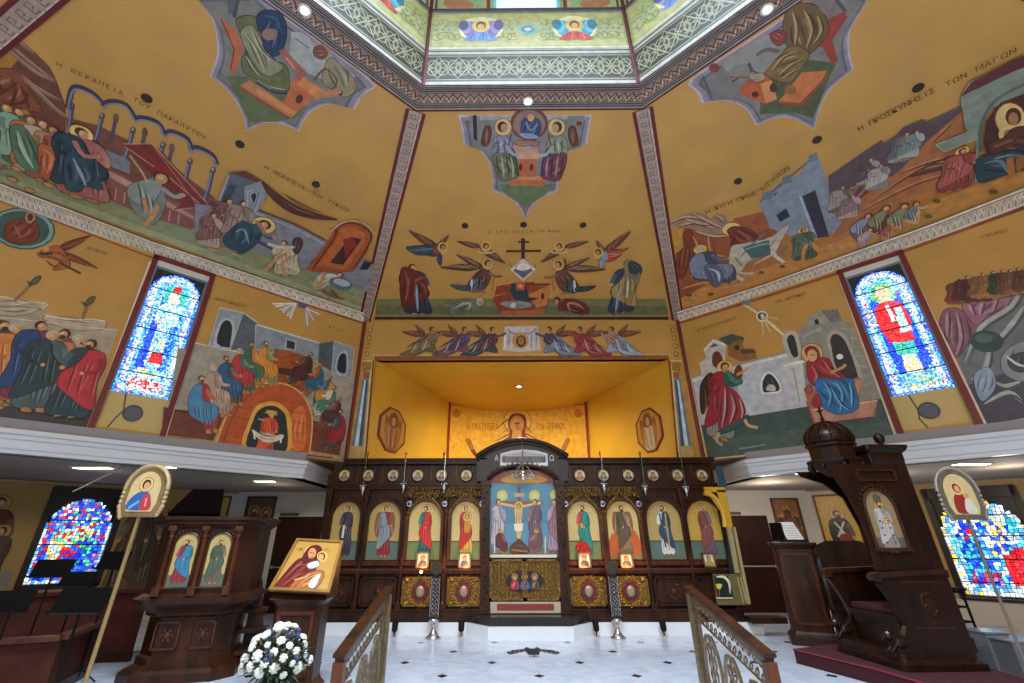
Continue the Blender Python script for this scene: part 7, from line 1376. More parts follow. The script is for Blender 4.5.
# ================================================================== LEFT: pulpit, icon stand, flowers, fan, choir
def loft(mb, base, prof, c=(0, 0)):
    rings = [[mb.bm.verts.new((c[0]+x*(1+0)+(o if x > 0 else -o)*min(1, abs(x)*3), c[1]+y+(o if y > 0 else -o)*min(1, abs(y)*3), z)) for x, y in base] for o, z in prof]
    for a, b in zip(rings[:-1], rings[1:]):
        for i in range(len(base)): j = (i+1) % len(base); mb.bm.faces.new((a[i], a[j], b[j], b[i]))
    mb.bm.faces.new(rings[0]); mb.bm.faces.new(rings[-1]); return mb
def oct8(hx, hy, c): return [(-hx+c, -hy), (hx-c, -hy), (hx, -hy+c), (hx, hy-c), (hx-c, hy), (-hx+c, hy), (-hx, hy-c), (-hx, -hy+c)]
pul = thing('pulpit', 'large carved walnut pulpit with two arched saint icons at left', 'pulpit', (-4.42, 7.72, 0), radians(14))
b8 = oct8(.68, .60, .22)
loft(MB(), b8, [(.02, 0), (.02, .10), (-.02, .14), (-.10, .18), (-.10, .26), (-.13, .28), (-.13, .70), (-.08, .73), (-.08, .76), (-.04, .80), (.05, .87), (.07, .90), (.07, .93), (.03, .96), (.0, .99)]).build('pedestal', M_WOOD, pul)
mb = loft(MB(), b8, [(-.02, .99), (-.02, 1.80), (.02, 1.84)]); mb.build('body', M_WOOD, pul)
loft(MB(), b8, [(.02, 1.84), (.05, 1.86), (.05, 1.89), (.09, 1.92), (.09, 1.96), (.0, 1.965)]).build('cornice', M_WOOD, pul)
for s in (-1, 0, 1):
    x = s*.43; mb = MB().box(x-.045, x+.045, -.66, -.55, .97, 1.08).lathe([(.04, 1.08), (.03, 1.12), (.032, 1.6), (.028, 1.66), (.045, 1.70), (.03, 1.73), (.05, 1.78)], (x, -.60, 0), 10).box(x-.05, x+.05, -.66, -.55, 1.78, 1.84); mb.build('colonnette', M_WOODL, pul)
for x, col, mn, lb in ((-.215, '#8a3038', '#3a7a9a', 'arched icon of a saint in red and blue'), (.215, '#6a5a48', '#4a5a44', 'arched icon of a saint in green and brown')):
    R = .15; P = Painter((0, -.585, 0), (1, 0, 0), (0, 0, 1), (0, -1, 0)); a_ = [(x-R, 1.06)]+[(x-R*cos(pi*k/12), 1.60+R*sin(pi*k/12)) for k in range(13)]+[(x+R, 1.06)]
    P.uvpoly(a_, '#b8a468'); P.uvpoly([(x-R, 1.06), (x+R, 1.06), (x+R, 1.22), (x-R, 1.22)], '#5c6c5c'); stand(P, (x, 1.64), (x, 1.10), col, mn, w=1.1, halo='#c8a860', uv=True, beard=True, det=True, face=-1 if x < 0 else 1)
    o = P.build('arched_icon', M_ICON, pul); o['label'] = lb
    mb = MB(); q = [(x-R-.035*0, 1.2)]+a_[1:-1]+[(x+R, 1.06)]
    mb.tube([(p[0], -.60, p[1]) for p in a_], .014, 6); mb.tube([(x-R-.02, -.60, 1.06), (x+R+.02, -.60, 1.06)], .016, 6)
    for k in range(1, 12): mb.ball((x-(R+.035)*cos(pi*k/12), -.60, 1.60+(R+.035)*sin(pi*k/12)), .014, 6, 4)
    mb.build('arch_moulding', M_WOODL, pul)
    mb = MB()
    for z0, z1, w2 in ((.34, .66, .17),):
        for a in ((-w2, w2, z0, z0+.025), (-w2, w2, z1-.025, z1), (-w2, -w2+.025, z0, z1), (w2-.025, w2, z0, z1)): mb.box(x+a[0]*.9, x+a[1]*.9, -.49, -.46, a[2], a[3])
        mb.ball((x, -.475, (z0+z1)/2), .04, 8, 6, (1, .4, 1))
        for k in range(6): a = 2*pi*k/6; mb.ball((x+.06*cos(a), -.475, (z0+z1)/2+.06*sin(a)), .02, 6, 4, (1, .5, 1))
    mb.build('pedestal_panel', M_WOODL, pul)
for k in range(4):                              # side brackets and stair treads leading up on the right
    z = .18+.24*k; MB().prism([(.56+.0, -.15+.12*k, z), (.98-.07*k, -.05+.12*k, z), (.98-.07*k, .30+.05*k, z), (.56, .35, z)], (0, 0, .05)).build('stair_tread', M_WOOD, pul)
mb = MB().prism([(.60, .20, 0), (.95, .20, 0), (.70, .20, 1.1), (.60, .20, 1.1)], (0, .05, 0)); mb.build('stair_stringer', M_WOOD, pul)
bk = thing('lectern_book_rest', 'dark cloth-covered book rest on top of the large pulpit', 'book rest', (-4.80, 7.62, 1.97), radians(14))
mb = MB().prism([(-.36, -.10, .06), (.36, -.10, .06), (.24, .24, .44), (-.22, .24, .44)], (0, .03, -.05)); mb.build('cloth_cover', mat('maroon_cloth', '#0c0506', .95, spec=.05), bk); MB().box(-.12, .12, -.05, .2, 0, .08).build('foot', M_WOOD, bk)
# icon stand
st = thing('icon_stand', 'wooden stand beneath the large tilted mother and child icon', 'stand', (-2.56, 6.72, 0), radians(4))
mb = loft(MB(), oct8(.30, .22, .05), [(.05, 0), (.05, .08), (.0, .12), (-.02, .16), (-.02, .92), (.02, .96), (.04, .99)]); mb.build('pedestal', M_WOOD, st)
mb = MB()
for x in (-.2, .2): mb.box(x-.02, x+.02, -.225, -.20, .2, .86)
mb.box(-.2, .2, -.225, -.20, .2, .24).box(-.2, .2, -.225, -.20, .82, .86).ball((0, -.21, .55), .06, 10, 6, (1, .3, 1.4)); mb.build('front_panel', M_WOODL, st)
mb = MB().prism([(-.34, -.26, .985), (-.34, .26, .985), (-.34, .26, 1.5), (-.34, .2, 1.5)], (.68, 0, 0)); mb.build('slanted_top', M_WOOD, st)
quad = [(268.5, 590), (329.5, 593.5), (343.5, 541.5), (297, 539)]
w3 = [F(268.5, 590, 6.42), F(329.5, 593.5, 6.40), F(343.5, 541.5, 6.93), F(297, 539, 6.95)]
c0_ = sum(w3, Vector())/4; U = ((w3[1]-w3[0])+(w3[2]-w3[3])).normalized(); N = U.cross((w3[3]+w3[2])-(w3[0]+w3[1])).normalized(); N = N if N.y < 0 else -N; V = N.cross(U); V = V if V.z > 0 else -V
t = thing('large_icon', 'large gold mother and child icon tilted on a wooden stand', 'icon', tuple(c0_-V*.3)); base = c0_-V*.3
pr = [Vector(((p-c0_).dot(U), (p-c0_).dot(V))) for p in w3]
P = Painter(c0_, U, V, N, off=.0, step=.0001)
mb = MB().prism([U*p.x*1.0+V*(p.y)+V*.3 for p in pr], -N*.03); mb.build('board', M_WOODL, t)
mb = MB()
for k in range(4):
    a, b = pr[k], pr[(k+1) % 4]; ai, bi = a*.92, b*.92
    mb.prism([U*a.x+V*(a.y+.3), U*b.x+V*(b.y+.3), U*bi.x+V*(bi.y+.3), U*ai.x+V*(ai.y+.3)], N*.02)
mb.build('gilt_frame', mat('dull_gold_frame', '#9c7430', .4, .4), t)
v5 = K(230, 500, 3.732); P.d = .004
P.uvpoly([p*.93 for p in pr], '#9c6c28'); P.uvpoly([p*.88 for p in pr], '#b98c40')
P.ell(v5(312, 200)[0], 10.4, 9.6, '#a06a24'); P.ell(v5(312, 200)[0], 9.6, 8.8, '#dcb458')
P.blob(v5(165, 330, 200, 280, 250, 225, 280, 215, 300, 180, 325, 170, 342, 185, 335, 215, 320, 260, 260, 300, 230, 335), '#6e1c1a'); P.blob(v5(225, 330, 260, 290, 320, 265, 350, 270, 345, 300, 310, 335), '#b5652c')
for a in (v5(200, 300, 250, 250, 280, 240), v5(190, 325, 240, 290, 280, 270), v5(230, 330, 270, 300, 320, 280)): P.line(a, 1.6, '#a8443c', True, True); P.line([(x, y+1.4) for x, y in a], .9, '#3a0c0c', True, True)
P.blob(v5(270, 225, 285, 190, 305, 172, 330, 175, 340, 195, 320, 225, 300, 240), '#5c1818'); P.ell(v5(307, 200)[0], 4.0, 5.4, '#c88a50', rot=.3); P.ell(v5(302, 197)[0], .8, .5, '#201008'); P.ell(v5(311, 200)[0], .8, .5, '#201008'); P.line(v5(304, 214, 310, 215), .7, '#8a3020')
P.ell(v5(345, 212)[0], 5.4, 5.2, '#dcb458'); P.ell(v5(343, 212)[0], 3.6, 4.0, '#5a3018'); P.ell(v5(341, 214)[0], 2.5, 3.2, '#d09a60')
P.blob(v5(290, 240, 325, 228, 335, 245, 310, 258, 292, 255), '#d8d8dc'); P.blob(v5(300, 300, 335, 275, 338, 290, 315, 330, 292, 325), '#d8d4cc'); P.line(v5(240, 300, 280, 290, 300, 275), 1.8, '#d09860', True)
for a in (v5(250, 320, 300, 290, 340, 275), v5(270, 325, 320, 300)): P.line(a, 1.2, '#e0a058', True, True)
P.text(v5(250, 192)[0], v5(272, 189)[0], 'ΜΡ', '#7a2018', 2.6); P.text(v5(352, 192)[0], v5(370, 190)[0], 'ΘΥ', '#7a2018', 2.6)
o = P.build('painted_panel', M_ICON)
for v in o.data.vertices: v.co -= base
o.parent = t
# flowers
fl = thing('flower_arrangement', 'round arrangement of white flowers and green leaves by the left rail', 'flowers', (-2.36, 5.72, 0)); fc = Vector((0, 0, .55)); rnd = random.Random(5)
MB().lathe([(.15, 0), (.16, .02), (.11, .05), (.13, .18), (.17, .30), (.16, .34), (.13, .34)], n=18).build('vase', mat('white_vase', '#c8c8c8', .3), fl, smooth=True)
mb = MB()
for k in range(260):
    a = rnd.uniform(0, 2*pi); e = rnd.uniform(-1.0, .9); L = rnd.uniform(.26, .40); d = Vector((cos(a)*cos(e), sin(a)*cos(e), sin(e)*.9-.12)); p = fc+d*L; s = d.cross(Vector((0, 0, 1))).normalized()*.022; b = fc+d*(L*.55)
    mb.face([b, (b+p)/2+s, p, (b+p)/2-s+Vector((0, 0, .01))])
for k in range(20): a = 2*pi*k/20; mb.tube([(0, 0, .3), fc+Vector((.2*cos(a), .2*sin(a), .05))], .006, 4)
mb.build('foliage', mat('dark_leaf', '#1f3a1e', .5, 0, 0, .4, 20), fl)
M_PET = mat('white_petal', '#e4e6d8', .6, 0, 0, .12, 20); proto = None
def bloom(mb, c, r, up):
    q = up.to_track_quat('Z', 'Y').to_matrix()
    for ring, (n, rr, zz, sz) in enumerate(((7, .75, 0, .5), (5, .42, .28, .42), (1, 0, .45, .35))):
        for j in range(n):
            a = 2*pi*j/n+ring*.4; mb.ball(c+q @ Vector((rr*r*cos(a), rr*r*sin(a), zz*r)), r*sz, 7, 5, (1, 1, .7))
for k in range(54):
    z = 1-1.45*(k+.5)/54; a = k*2.399963; rr = sqrt(max(0, 1-z*z)); q_ = rnd.uniform(.86, 1.12); d = Vector((rr*cos(a), rr*sin(a), z)); mb = MB(); bloom(mb, fc+Vector((d.x*.30*q_, d.y*.30*q_, d.z*.27*q_)), rnd.uniform(.026, .052), d); mb.build('bloom', M_PET, fl, smooth=True)
for k in range(16): z = rnd.uniform(-.2, .9); a = rnd.uniform(0, 6.28); rr = sqrt(1-z*z); MB().ball(fc+Vector((rr*cos(a)*.29, rr*sin(a)*.29, z*.27)), .035, 6, 5).build('blue_bud', mat('slate_blue_buds', '#2c3550', .6), fl)
# processional fans
def fan(top, bot, base_z, yy, w, h, label, figs, rz=0, tone='#94794e'):
    a, b = F(*top, yy), F(*bot, yy); d = (a-b); b0 = b-d*((b.z-base_z)/d.z)
    t = thing('processional_fan', label, 'banner', tuple(b0)); V = (a-b0).normalized(); U = Vector((1, 0, 0)); U = (U-V*U.dot(V)).normalized(); N = U.cross(V); N = N if N.y < 0 else -N; A = a-b0
    MB().tube([(0, 0, 0), A], .016, 10).build('pole', mat('pole'+tone, tone, .35, .4), t); MB().lathe([(.16, 0), (.16, .03), (.05, .06), (.03, .14)], n=16).build('foot', M_BRASSD, t)
    H_ = [( -w/2*.82, 0), (-w/2, h*.2), (-w/2, h*.55)]+[(-w/2*cos(pi*k/12), h*.55+h*.45*sin(pi*k/12)) for k in range(13)]+[(w/2, h*.55), (w/2, h*.2), (w/2*.82, 0)]
    mb = MB().prism([A+U*x+V*y for x, y in H_[0:3]+H_[4:-4]+H_[-3:]], N*.03); mb.build('head_plate', mat('fan_plate'+tone, tone, .35, .35, 0, .3, 14, .3), t)
    mb = MB()
    for k in range(72):
        i = (k/72)*(len(H_)-1); j = int(i); f = i-j; p = H_[j]; q = H_[min(j+1, len(H_)-1)]; x = p[0]+(q[0]-p[0])*f; y = p[1]+(q[1]-p[1])*f; mb.ball(A+U*x+V*y+N*.02, .022, 6, 4)
    mb.build('scalloped_rim', mat('fan_rim'+tone, shade(tone, 1.1), .3, .5), t)
    P = Painter(A, U, V, N, off=.033); P.uvpoly([(x*.72, y*.78+h*.10) for x, y in H_[0:3]+H_[4:-4]+H_[-3:]], '#c0a878'); k = w
    figs(P, w, h); P.build('painted_panel', M_ICON, t)
def f1_(P, w, h):
    P.uvpoly(cr([(-w*.3, h*.14), (-w*.28, h*.34), (-w*.1, h*.48), (w*.08, h*.48), (w*.2, h*.36), (w*.22, h*.14)], 3), '#2f5a94'); P.uvpoly(cr([(0, h*.14), (w*.02, h*.4), (w*.14, h*.44), (w*.22, h*.3), (w*.24, h*.14)], 3), '#b03a3c'); P.uvell((0, h*.62), w*.17, w*.17, '#8a5a2c'); P.uvell((0, h*.62), w*.155, w*.155, '#d4b070'); P.uvell((0, h*.625), w*.1, w*.11, '#3a2418'); P.uvell((.005, h*.60), w*.07, w*.085, '#c8946a')
    P.uvline([(-w*.25, h*.16), (-w*.05, h*.3)], w*.06, '#6a9ad0'); P.uvline([(w*.12, h*.2), (w*.1, h*.36)], w*.04, '#e08a84')
def f2_(P, w, h):
    P.uvpoly(cr([(-w*.22, h*.14), (-w*.2, h*.4), (-w*.05, h*.52), (w*.1, h*.44), (w*.08, h*.14)], 3), '#8a2c24'); P.uvpoly(cr([(w*.0, h*.14), (w*.06, h*.38), (w*.2, h*.4), (w*.26, h*.14)], 3), '#c8c0a8'); P.uvell((-w*.04, h*.6), w*.16, w*.16, '#d0ac68'); P.uvell((-w*.04, h*.6), w*.1, w*.11, '#6a2420'); P.uvell((-w*.03, h*.59), w*.065, w*.08, '#c8946a'); P.uvell((w*.14, h*.46), w*.08, w*.08, '#d0ac68'); P.uvell((w*.14, h*.46), w*.05, w*.055, '#b8845a')
fan((139, 517), (86, 680), -.5, 4.2, .37, .42, 'gilt processional fan with round-topped figure icon on the left pole', f1_); fan((968, 520), (1022, 655), 0, 6.0, .50, .60, 'silver-grey processional fan with mother and child, before the right aisle window', f2_, tone='#7a6e5e')
# choir enclosure and music stands
def enclosure(pts, z1, z0, label, cap):
    t = thing('choir_screen', label, 'partition', (pts[0].x, pts[0].y, z0)); o = t.location
    for a, b in zip(pts[:-1], pts[1:]):
        n = Vector((-(b-a).y, (b-a).x, 0)).normalized()*.04
        mb = MB().prism([Vector((a.x, a.y, z0))-o, Vector((b.x, b.y, z0))-o, Vector((b.x, b.y, z1))-o, Vector((a.x, a.y, z1))-o], n); mb.build('panel', M_WOODR, t)
    mb = MB(); P_ = [Vector((p.x, p.y, z1+.02))-o for p in pts]
    for a, b in zip(P_[:-1], P_[1:]): n = Vector((-(b-a).y, (b-a).x, 0)).normalized()*.07; mb.prism([a-n, b-n, b+n, a+n], (0, 0, -.05))
    mb.build('cap_rail', M_WOODL if cap else M_WOODR, t)
    mb = MB()
    for a, b in zip(pts[:-1], pts[1:]): n = Vector((-(b-a).y, (b-a).x, 0)).normalized()*.06; mb.prism([Vector((a.x, a.y, z0))-o-n*.3, Vector((b.x, b.y, z0))-o-n*.3, Vector((b.x, b.y, z0))-o+n, Vector((a.x, a.y, z0))-o+n], (0, 0, .12))
    mb.build('base_board', M_WOOD, t)
A = lambda px, py, z: Zp(px, py, z)
enclosure([Vector((-7.2, 4.5, 0)), A(0, 641, .62), A(62, 637, .62), A(104, 621, .62)], .62, 0, 'low curved red-brown choir screen in the left foreground, behind the fan pole', True)
enclosure([Vector((-9.2, 7.2, 0)), F(20, 578, 7.6), F(110, 573, 8.2), F(152, 580, 8.3)], .93, 0, 'rear red-brown choir screen below the left aisle window', False)
def mstand(px, py, y, w, h, label, rz=0):
    c = F(px, py, y); t = thing('music_stand', label, 'music stand', (c.x, y, 0), rz, 'black music stands in the choir')
    M = Matrix.Translation((0, 0, c.z)) @ Matrix.Rotation(-.30, 4, 'X'); mb = MB().box(-w/2, w/2, -.01, .01, -h/2, h/2); mb.build('desk', M_BLACK, t, M=M)
    mb = MB().box(-w/2, w/2, -.07, .01, -h/2-.012, -h/2); mb.build('lip', M_BLACK, t, M=M); MB().tube([(0, .03, .05), (0, .03, c.z-.02)], .012, 8).build('pole', M_BLACK, t)
    for k in range(3): a = 2*pi*k/3; MB().tube([(0, .03, .14), (.26*cos(a), .03+.26*sin(a), .006)], .009, 6).build('leg', M_BLACK, t)
mstand(53, 568, 6.9, .48, .21, 'black music stand in front of the left aisle window, left one', .1); mstand(78, 579, 6.6, .42, .17, 'black music stand in the middle of the choir group', 0); mstand(114, 560, 7.2, .42, .22, 'black music stand below the right edge of the left aisle window', -.1)
mstand(12, 601, 5.7, .40, .20, 'black music stand at the far left edge of the choir', .1); mstand(82, 600, 5.5, .52, .23, 'widest black music stand, nearest the choir screen rail', 0)
# ================================================================== RIGHT: shrine frame, chanter desk, throne, rack
sh = thing('shrine_frame', 'yellow and cream gilt shrine frame at the right end of the icon screen', 'shrine', (4.78, 10.15, .21))
X = lambda px, py, y=10.15: F(px, py, y)-Vector((4.78, 10.15, .21))
M_YEL = mat('yellow_gilt', '#d0a02c', .4, .1); M_CREAM = mat('cream_gilt', '#a89a6e', .4, .1); M_DKG = mat('dark_green_panel', '#182420', .4)
mb = MB()
def q4_(mb, pts, th=.05, y=10.15): mb.prism([X(a, b, y) for a, b in pts], (0, th, 0)); return mb
q4_(mb, [(704, 487), (724.5, 487), (727, 492), (706, 492)]); q4_(mb, [(717, 490), (725.5, 490), (733, 527), (725, 527)])
mb.build('gilt_bracket', M_YEL, sh)
mb = MB(); pts = [X(704+21*math.sin(k*pi/20), 493+34*(1-cos(k*pi/20)), 10.13) for k in range(11)]; mb.tube(pts, .05, 8); mb.tube([X(706, 489), X(722, 512)], .02, 6); mb.build('gilt_arch', M_YEL, sh)
q4_(MB(), [(727, 527), (731.5, 527), (740, 573), (735.5, 573)], .05).build('cream_post', M_CREAM, sh)
q4_(MB(), [(733, 527), (735.5, 527), (751, 604), (748, 604)], .06, 10.12).build('cream_post', M_CREAM, sh)
q4_(MB(), [(727, 527), (733, 527), (742, 573), (729, 573)], .02, 10.22).build('dark_back', M_DKG, sh)
q4_(MB(), [(716, 466), (722, 466), (727, 487), (720, 487)], .03, 10.25).build('teal_back', mat('teal_dark', '#1d4456', .5), sh)
q4_(MB(), [(713, 574), (743, 574), (751, 605), (718, 605)], .06, 10.17).build('lower_panel', mat('olive_gilt', '#6c6038', .45, .1), sh)
for k_ in range(3): q4_(MB(), [(737+3*k_, 577), (738.2+3*k_, 577), (744.2+3*k_, 603), (743+3*k_, 603)], .01, 10.155).build('panel_moulding', M_CREAM, sh)
q4_(MB(), [(714, 576), (728, 576), (734, 598), (718, 598)], .01, 10.155).build('dark_inset', M_DKG, sh)
P = Painter((0, 10.15, 0), (1, 0, 0), (0, 0, 1), (0, -1, 0), off=.003); P.line([(716, 577), (724, 577), (729, 583), (730, 594)], 3, '#d8cfa8', True, True); P.blob([(716, 584), (722, 584), (721, 588), (719, 590), (717, 588)], '#d8c050'); P.line([(719, 589), (719.5, 597)], 1.3, '#8a3c3c'); P.line([(716, 598), (733, 598)], 1.2, '#d8c89c')
o = P.build('painted_chalice', M_ICON)
for v in o.data.vertices: v.co -= Vector((4.78, 10.15, .21))
o.parent = sh
mb = MB().box(XR+.04-4.78, .55, -.02, .3, -.0, .10); mb.build('base', M_WOOD, sh)
# chanter's desk with open books
ch = thing('chanter_desk', 'tall walnut chanter desk with hooded reading top left of the throne', 'desk', (5.42, 9.55, 0), radians(-24))
loft(MB(), oct8(.33, .26, .04), [(.05, 0), (.05, .12), (.0, .16), (-.02, .2), (-.02, 1.48), (.02, 1.52), (.05, 1.56), (.05, 1.59)]).build('cabinet', M_WOOD, ch)
mb = MB()
for a in ((-.25, .25, .3, .34), (-.25, .25, 1.38, 1.42), (-.25, -.21, .3, 1.42), (.21, .25, .3, 1.42)): mb.box(a[0], a[1], -.265, -.235, a[2], a[3])
mb.build('front_moulding', M_WOODL, ch)
loft(MB(), oct8(.50, .24, .03), [(.03, 0), (.03, .10), (-.01, .14), (-.01, .52), (.03, .55), (.03, .58)], (.86, -.1)).build('lower_cabinet', M_WOOD, ch)
mb = MB().prism([(.36, .16, .5), (1.34, .16, .5), (1.34, .16, 1.52), (1.10, .16, 1.62), (.60, .16, 1.62), (.36, .16, 1.52)], (0, .05, 0)); mb.build('high_back', M_WOOD, ch)
mb = MB().prism([(.34, -.30, .56), (.34, .16, .56), (.34, .16, 1.5), (.34, -.02, 1.4), (.34, -.2, .95)], (.05, 0, 0)); mb.build('side_wing', M_WOOD, ch)
mb = MB().prism([(1.32, -.30, .56), (1.32, .16, .56), (1.32, .16, 1.5), (1.32, -.02, 1.4), (1.32, -.2, .95)], (.05, 0, 0)); mb.build('side_wing', M_WOOD, ch)
bk = thing('open_book', 'open white-paged book in a black holder on the chanter desk', 'book', F(790, 536, 9.45), radians(-20))
bk.location.z = 1.632
mb = MB().prism([(-.30, .10, .0), (-.12, -.08, .0), (-.12, -.02, .30), (-.28, .16, .30)], (.03, .03, 0)); mb.build('black_cover', M_BLACK, bk); mb = MB().box(-.30, .26, -.12, .12, -.03, .0); mb.build('rest', M_BLACK, bk)
mb = MB().prism([(-.07, -.10, .01), (.20, -.10, .01), (.12, .10, .31), (-.13, .10, .31)], (0, .02, -.01)); mb.build('page', mat('paper', '#e8e6e0', .7), bk)
P = Painter((0, -.105, .01), (1, 0, 0), Vector((-.0, .2, .3)), (0, -.3, .2), off=.004)
for k in range(8): P.uvline([(-.05-.004*k, .04+.035*k), (.17-.008*k, .04+.035*k)], .006, '#8a8a8c')
P.build('printed_lines', M_ICON, bk)
# carpeted dais
da = thing('carpeted_dais', 'low red-carpeted platform under the throne', 'platform', (4.3, 8.15, 0))
cs = [Zp(801, 666, 0), Zp(866, 683, 0)]
dp = [Vector((4.28, 8.16, 0)), Vector((4.66, 7.0, 0)), Vector((4.75, 6.3, 0)), Vector((6.05, 6.3, 0)), Vector((6.15, 8.1, 0)), Vector((5.2, 8.5, 0))]
mb = MB().prism([p-Vector((4.3, 8.15, 0))+Vector((0, 0, .001)) for p in dp], (0, 0, .18)); mb.build('carpet', M_CARPET, da, bevel=.012)
mb = MB()
for a, b in zip(dp, dp[1:]+dp[:1]): mb.tube([a-Vector((4.3, 8.15, -.17)), b-Vector((4.3, 8.15, -.17))], .012, 6)
mb.build('carpet_edging', mat('carpet_edge', '#7a1a2c', .9), da)
# throne, local front = -y
TH = radians(-87); th = thing('bishop_throne', 'tall carved walnut canopied throne on the red-carpeted platform', 'throne', (5.40, 7.42, .185), TH)
def tb(mb, name, m=M_WOODD, **k): return mb.build(name, m, th, **k)
tb(loft(MB(), oct8(.52, .50, .04), [(.06, 0), (.06, .07), (.0, .11), (.0, .17)]), 'base')
tb(MB().box(-.40, .40, -.30, .44, .17, .50).box(-.43, .43, -.34, .44, .50, .56), 'seat')
tb(MB().box(-.38, .38, -.30, .40, .56, .64), 'cushion', mat('seat_cushion', '#3a0c14', .8), bevel=.02)
W2 = .42
tb(MB().box(-W2, W2, .40, .50, .17, 2.46), 'back_panel')
for s in (-1, 1):
    mb = MB().box(s*W2-.05, s*W2+.05, .36, .52, .17, 2.50).box(s*W2-.065, s*W2+.065, .34, .54, .17, .32).box(s*W2-.065, s*W2+.065, .34, .54, 1.0, 1.08)
    for k in range(12): mb.ball((s*W2, .355, 1.2+.1*k), .022, 6, 4)
    tb(mb, 'back_post')
    # arm panel with scrolled outline and front lion
    x = s*.47; out = [(-.52, .17), (.42, .17), (.42, 1.04), (.05, 1.04), (-.25, 1.02), (-.42, 1.00), (-.50, .93), (-.44, .84), (-.36, .66), (-.30, .46), (-.36, .36), (-.50, .30)]
    a = tb(MB().prism([(x-.035, y, z) for y, z in out], (.07, 0, 0)), 'arm_panel')
    mb = MB().prism([(x-.065, -.50, 1.0), (x-.065, .42, 1.04), (x-.065, .42, 1.09), (x-.065, -.50, 1.06)], (.13, 0, 0)).lathe([(.055, -.075), (.055, .075)], (0, 0, 0), 14, M=Matrix.Rotation(pi/2, 3, 'Y')) if False else MB().prism([(x-.065, -.50, 1.0), (x-.065, .42, 1.04), (x-.065, .42, 1.09), (x-.065, -.50, 1.06)], (.13, 0, 0))
    mb.tube([(x-.07, -.50, 1.0), (x+.07, -.50, 1.0)], .055, 12); tb(mb, 'arm_rest', M_WOOD)
    mb = MB()
    for y0, y1, z0, z1 in ((-.2, .36, .42, .45), (-.2, .36, .93, .96)): mb.box(x+s*.035-.008, x+s*.035+.008, y0, y1, z0, z1)
    mb.tube([(x+s*.04, .10+.10*cos(q), .70+.12*sin(q)) for q in [.6+5*k/14 for k in range(15)]], .014, 5); mb.tube([(x+s*.04, .06+.03*cos(q), .66+.03*sin(q)) for q in [5*k/8 for k in range(9)]], .01, 5); tb(mb, 'arm_relief', M_WOOD)
    mb = MB().ball((x, -.44, .27), .075, 10, 8, (.8, 1.5, .9)).ball((x, -.56, .36), .062, 10, 8).ball((x, -.62, .345), .032, 8, 6, (1, 1.2, .8)).ball((x-.04, -.54, .42), .018, 6, 4).ball((x+.04, -.54, .42), .018, 6, 4)
    for q in (-1, 1): mb.tube([(x+q*.03, -.5, .28), (x+q*.035, -.58, .2), (x+q*.035, -.62, .185)], .02, 6)
    for k in range(9): mb.ball((x+.06*cos(k*.7), -.53, .36+.06*sin(k*.7)), .024, 6, 4)
    mb.tube([(x, -.33, .3), (x, -.26, .42), (x, -.3, .5)], .012, 5); tb(mb, 'carved_lion')
# side screens; the near one carries an arched icon
for s in (-1, 1):
    o_ = [(.42, 1.08), (.42, 2.46), (-.66, 2.46), (-.66, 2.38), (-.58, 2.2), (-.49, 2.0), (-.42, 1.7), (-.40, 1.4), (-.41, 1.2), (-.43, 1.08)] if s > 0 else [(.42, 1.08), (.42, 2.46), (-.55, 2.46), (-.48, 2.38), (-.15, 2.28), (.12, 2.05), (.25, 1.6), (.28, 1.08)]
    tb(MB().prism([(s*.42, y, z) for y, z in o_], (s*.04, 0, 0)), 'side_screen')
R = .225; yc = -.10; ax = [(yc-R, 1.34)]+[(yc-R*cos(pi*k/14), 1.84+R*1.2*sin(pi*k/14)) for k in range(15)]+[(yc+R, 1.34)]
P = Painter((.462, 0, 0), (0, 1, 0), (0, 0, 1), (1, 0, 0)); P.uvpoly(ax, '#8a7450'); P.uvpoly([(yc-R, 1.34), (yc+R, 1.34), (yc+R, 1.48), (yc-R, 1.48)], '#5a5448')
stand(P, (yc, 1.93), (yc, 1.30), '#8a8078', '#b0a8a0', w=1.1, halo='#b8985c', hair='#3a2418', beard=True, uv=True, det=True, item='book'); P.uvpoly([(yc-.05, 1.93), (yc+.05, 1.93), (yc+.06, 2.02), (yc, 2.05), (yc-.06, 2.02)], '#5c4c3c')
for k in range(4):
    for s in (-1, 1): P.uvline([(yc+s*.06-.02, 1.42+.09*k), (yc+s*.06+.02, 1.42+.09*k)], .015, '#4a3c3c')
o = P.build('arched_icon', M_ICON, th); o['label'] = 'dim arched icon of an enthroned vested figure'
mb = MB().tube([(.475, p[0], p[1]) for p in ax], .022, 8).tube([(.475, yc-R-.03, 1.33), (.475, yc+R+.03, 1.33)], .024, 8)
for k in range(1, 14): mb.ball((.47, yc-(R+.05)*cos(pi*k/14), 1.84+(R*1.2+.05)*sin(pi*k/14)), .02, 6, 4)
for a in ((-.3, .3, 2.22, 2.245), (-.3, .3, 2.36, 2.385), (-.3, -.27, 2.22, 2.385), (.27, .3, 2.22, 2.385)): mb.box(.46, .49, a[0], a[1], a[2], a[3])
tb(mb, 'arch_moulding', M_WOOD)
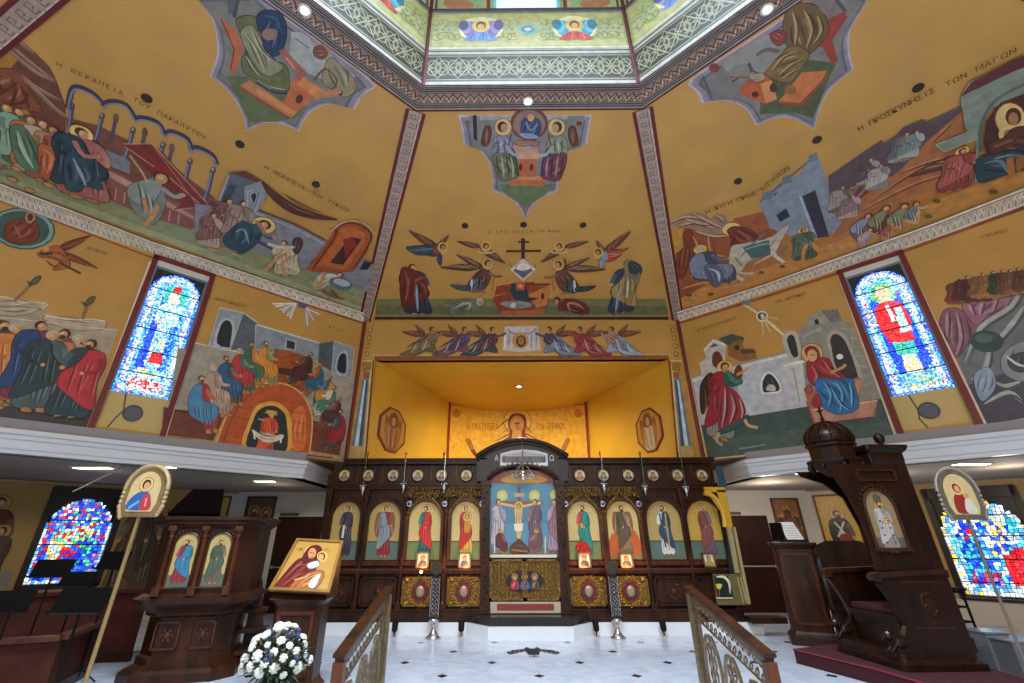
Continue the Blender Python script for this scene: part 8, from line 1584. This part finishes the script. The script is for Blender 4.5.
# entablature and canopy
tb(loft(MB(), oct8(.48, .27, .02), [(-.02, 2.46), (.0, 2.50), (.0, 2.62), (.05, 2.66), (.07, 2.70), (.07, 2.73)], (0, .27)), 'entablature')
for s in (-1, 1): tb(MB().lathe([(.05, 2.73), (.03, 2.76), (.065, 2.80), (.075, 2.85), (.055, 2.90), (.02, 2.925), (.001, 2.93)], (s*.42, .30, 0), 12), 'ball_finial', smooth=True)
cc = (0, -.17, 0); Rr = .34
tb(MB().lathe([(.16, 2.34), (Rr-.06, 2.44), (Rr+.02, 2.50), (Rr+.06, 2.54), (Rr+.06, 2.57), (Rr-.02, 2.60), (Rr-.02, 2.76), (Rr+.02, 2.79), (Rr+.02, 2.82), (Rr-.03, 2.83)], cc, 8, rot=pi/8), 'canopy_drum')
tb(MB().box(-.36, .36, -.24, .40, 2.46, 2.58), 'canopy_roof')
tb(MB().lathe([(Rr-.03, 2.83), (Rr-.01, 2.92), (Rr-.05, 3.02), (Rr-.14, 3.11), (Rr-.24, 3.16), (.001, 3.19)], cc, 24), 'canopy_dome', smooth=True)
for k in range(12):
    a = 2*pi*k/12; tb(MB().tube([Vector((cc[0]+r*cos(a), cc[1]+r*sin(a), z)) for r, z in ((Rr-.02, 2.83), (Rr+.0, 2.92), (Rr-.04, 3.02), (Rr-.13, 3.115), (Rr-.23, 3.165), (.03, 3.19))], .018, 6), 'dome_rib')
tb(MB().lathe([(.04, 3.18), (.02, 3.21), (.035, 3.24), (.015, 3.27), (.001, 3.28)], cc, 10).box(-.012, .012, -.182, -.158, 3.26, 3.44).box(-.055, .055, -.182, -.158, 3.36, 3.385), 'cross_finial', M_WOOD)
for k in range(8):
    a = pi/8+2*pi*k/8; tb(MB().ball((cc[0]+(Rr+.03)*cos(a), cc[1]+(Rr+.03)*sin(a), 2.47), .035, 8, 6, (1, 1, 1.6)), 'drum_pendant')
# black metal rack and grey cases at the right edge
rk = thing('metal_rack', 'black metal rack with open rungs between the throne and right window', 'rack', (0, 0, 0)); yk = 8.35
pa, pb = F(938, 590, yk), F(985, 672, yk); ztop = F(945, 590, yk).z
base = Vector((F(962, 592, yk).x, yk, 0)); rk.location = base; x_l = -.75
for y in (0, .25):
    for x in (x_l, 0): MB().tube([(x, y, .0), (x, y, ztop)], .018, 8).build('upright', M_BLACK, rk)
for k in range(5):
    z = ztop-.03-.2*k; mb = MB()
    for y in (0, .25): mb.tube([(x_l, y, z), (0, y, z)], .014, 6)
    mb.tube([(0, 0, z), (0, .25, z)], .014, 6).tube([(x_l, 0, z), (x_l, .25, z)], .014, 6); mb.build('rung', M_BLACK, rk)
MB().box(x_l-.05, .05, -.05, .30, ztop, ztop+.03).build('top_shelf', M_BLACK, rk)
M_GR = mat('grey_gloss', '#6a6c6e', .12); 
for i, (px0, px1, pt, yy, lb) in enumerate(((987, 1006, 632, 7.3, 'grey glossy box behind the right fan pole, left of the pair'), (1014, 1036, 641, 7.0, 'grey glossy box at the right edge of the pair'))):
    a, b = F(px0, pt, yy), F(px1, pt, yy); t = thing('display_box', lb, 'box', ((a.x+b.x)/2, yy+.16, 0), 0, 'grey glossy boxes at the right edge'); w_ = (b.x-a.x)/2+.03
    MB().box(-w_, w_, -.15, .15, 0, a.z-.02).build('body', M_GR, t, bevel=.01); MB().box(-w_-.01, w_+.01, -.16, .16, a.z-.02, a.z).build('lid', mat('grey_lid', '#85898a', .2), t)
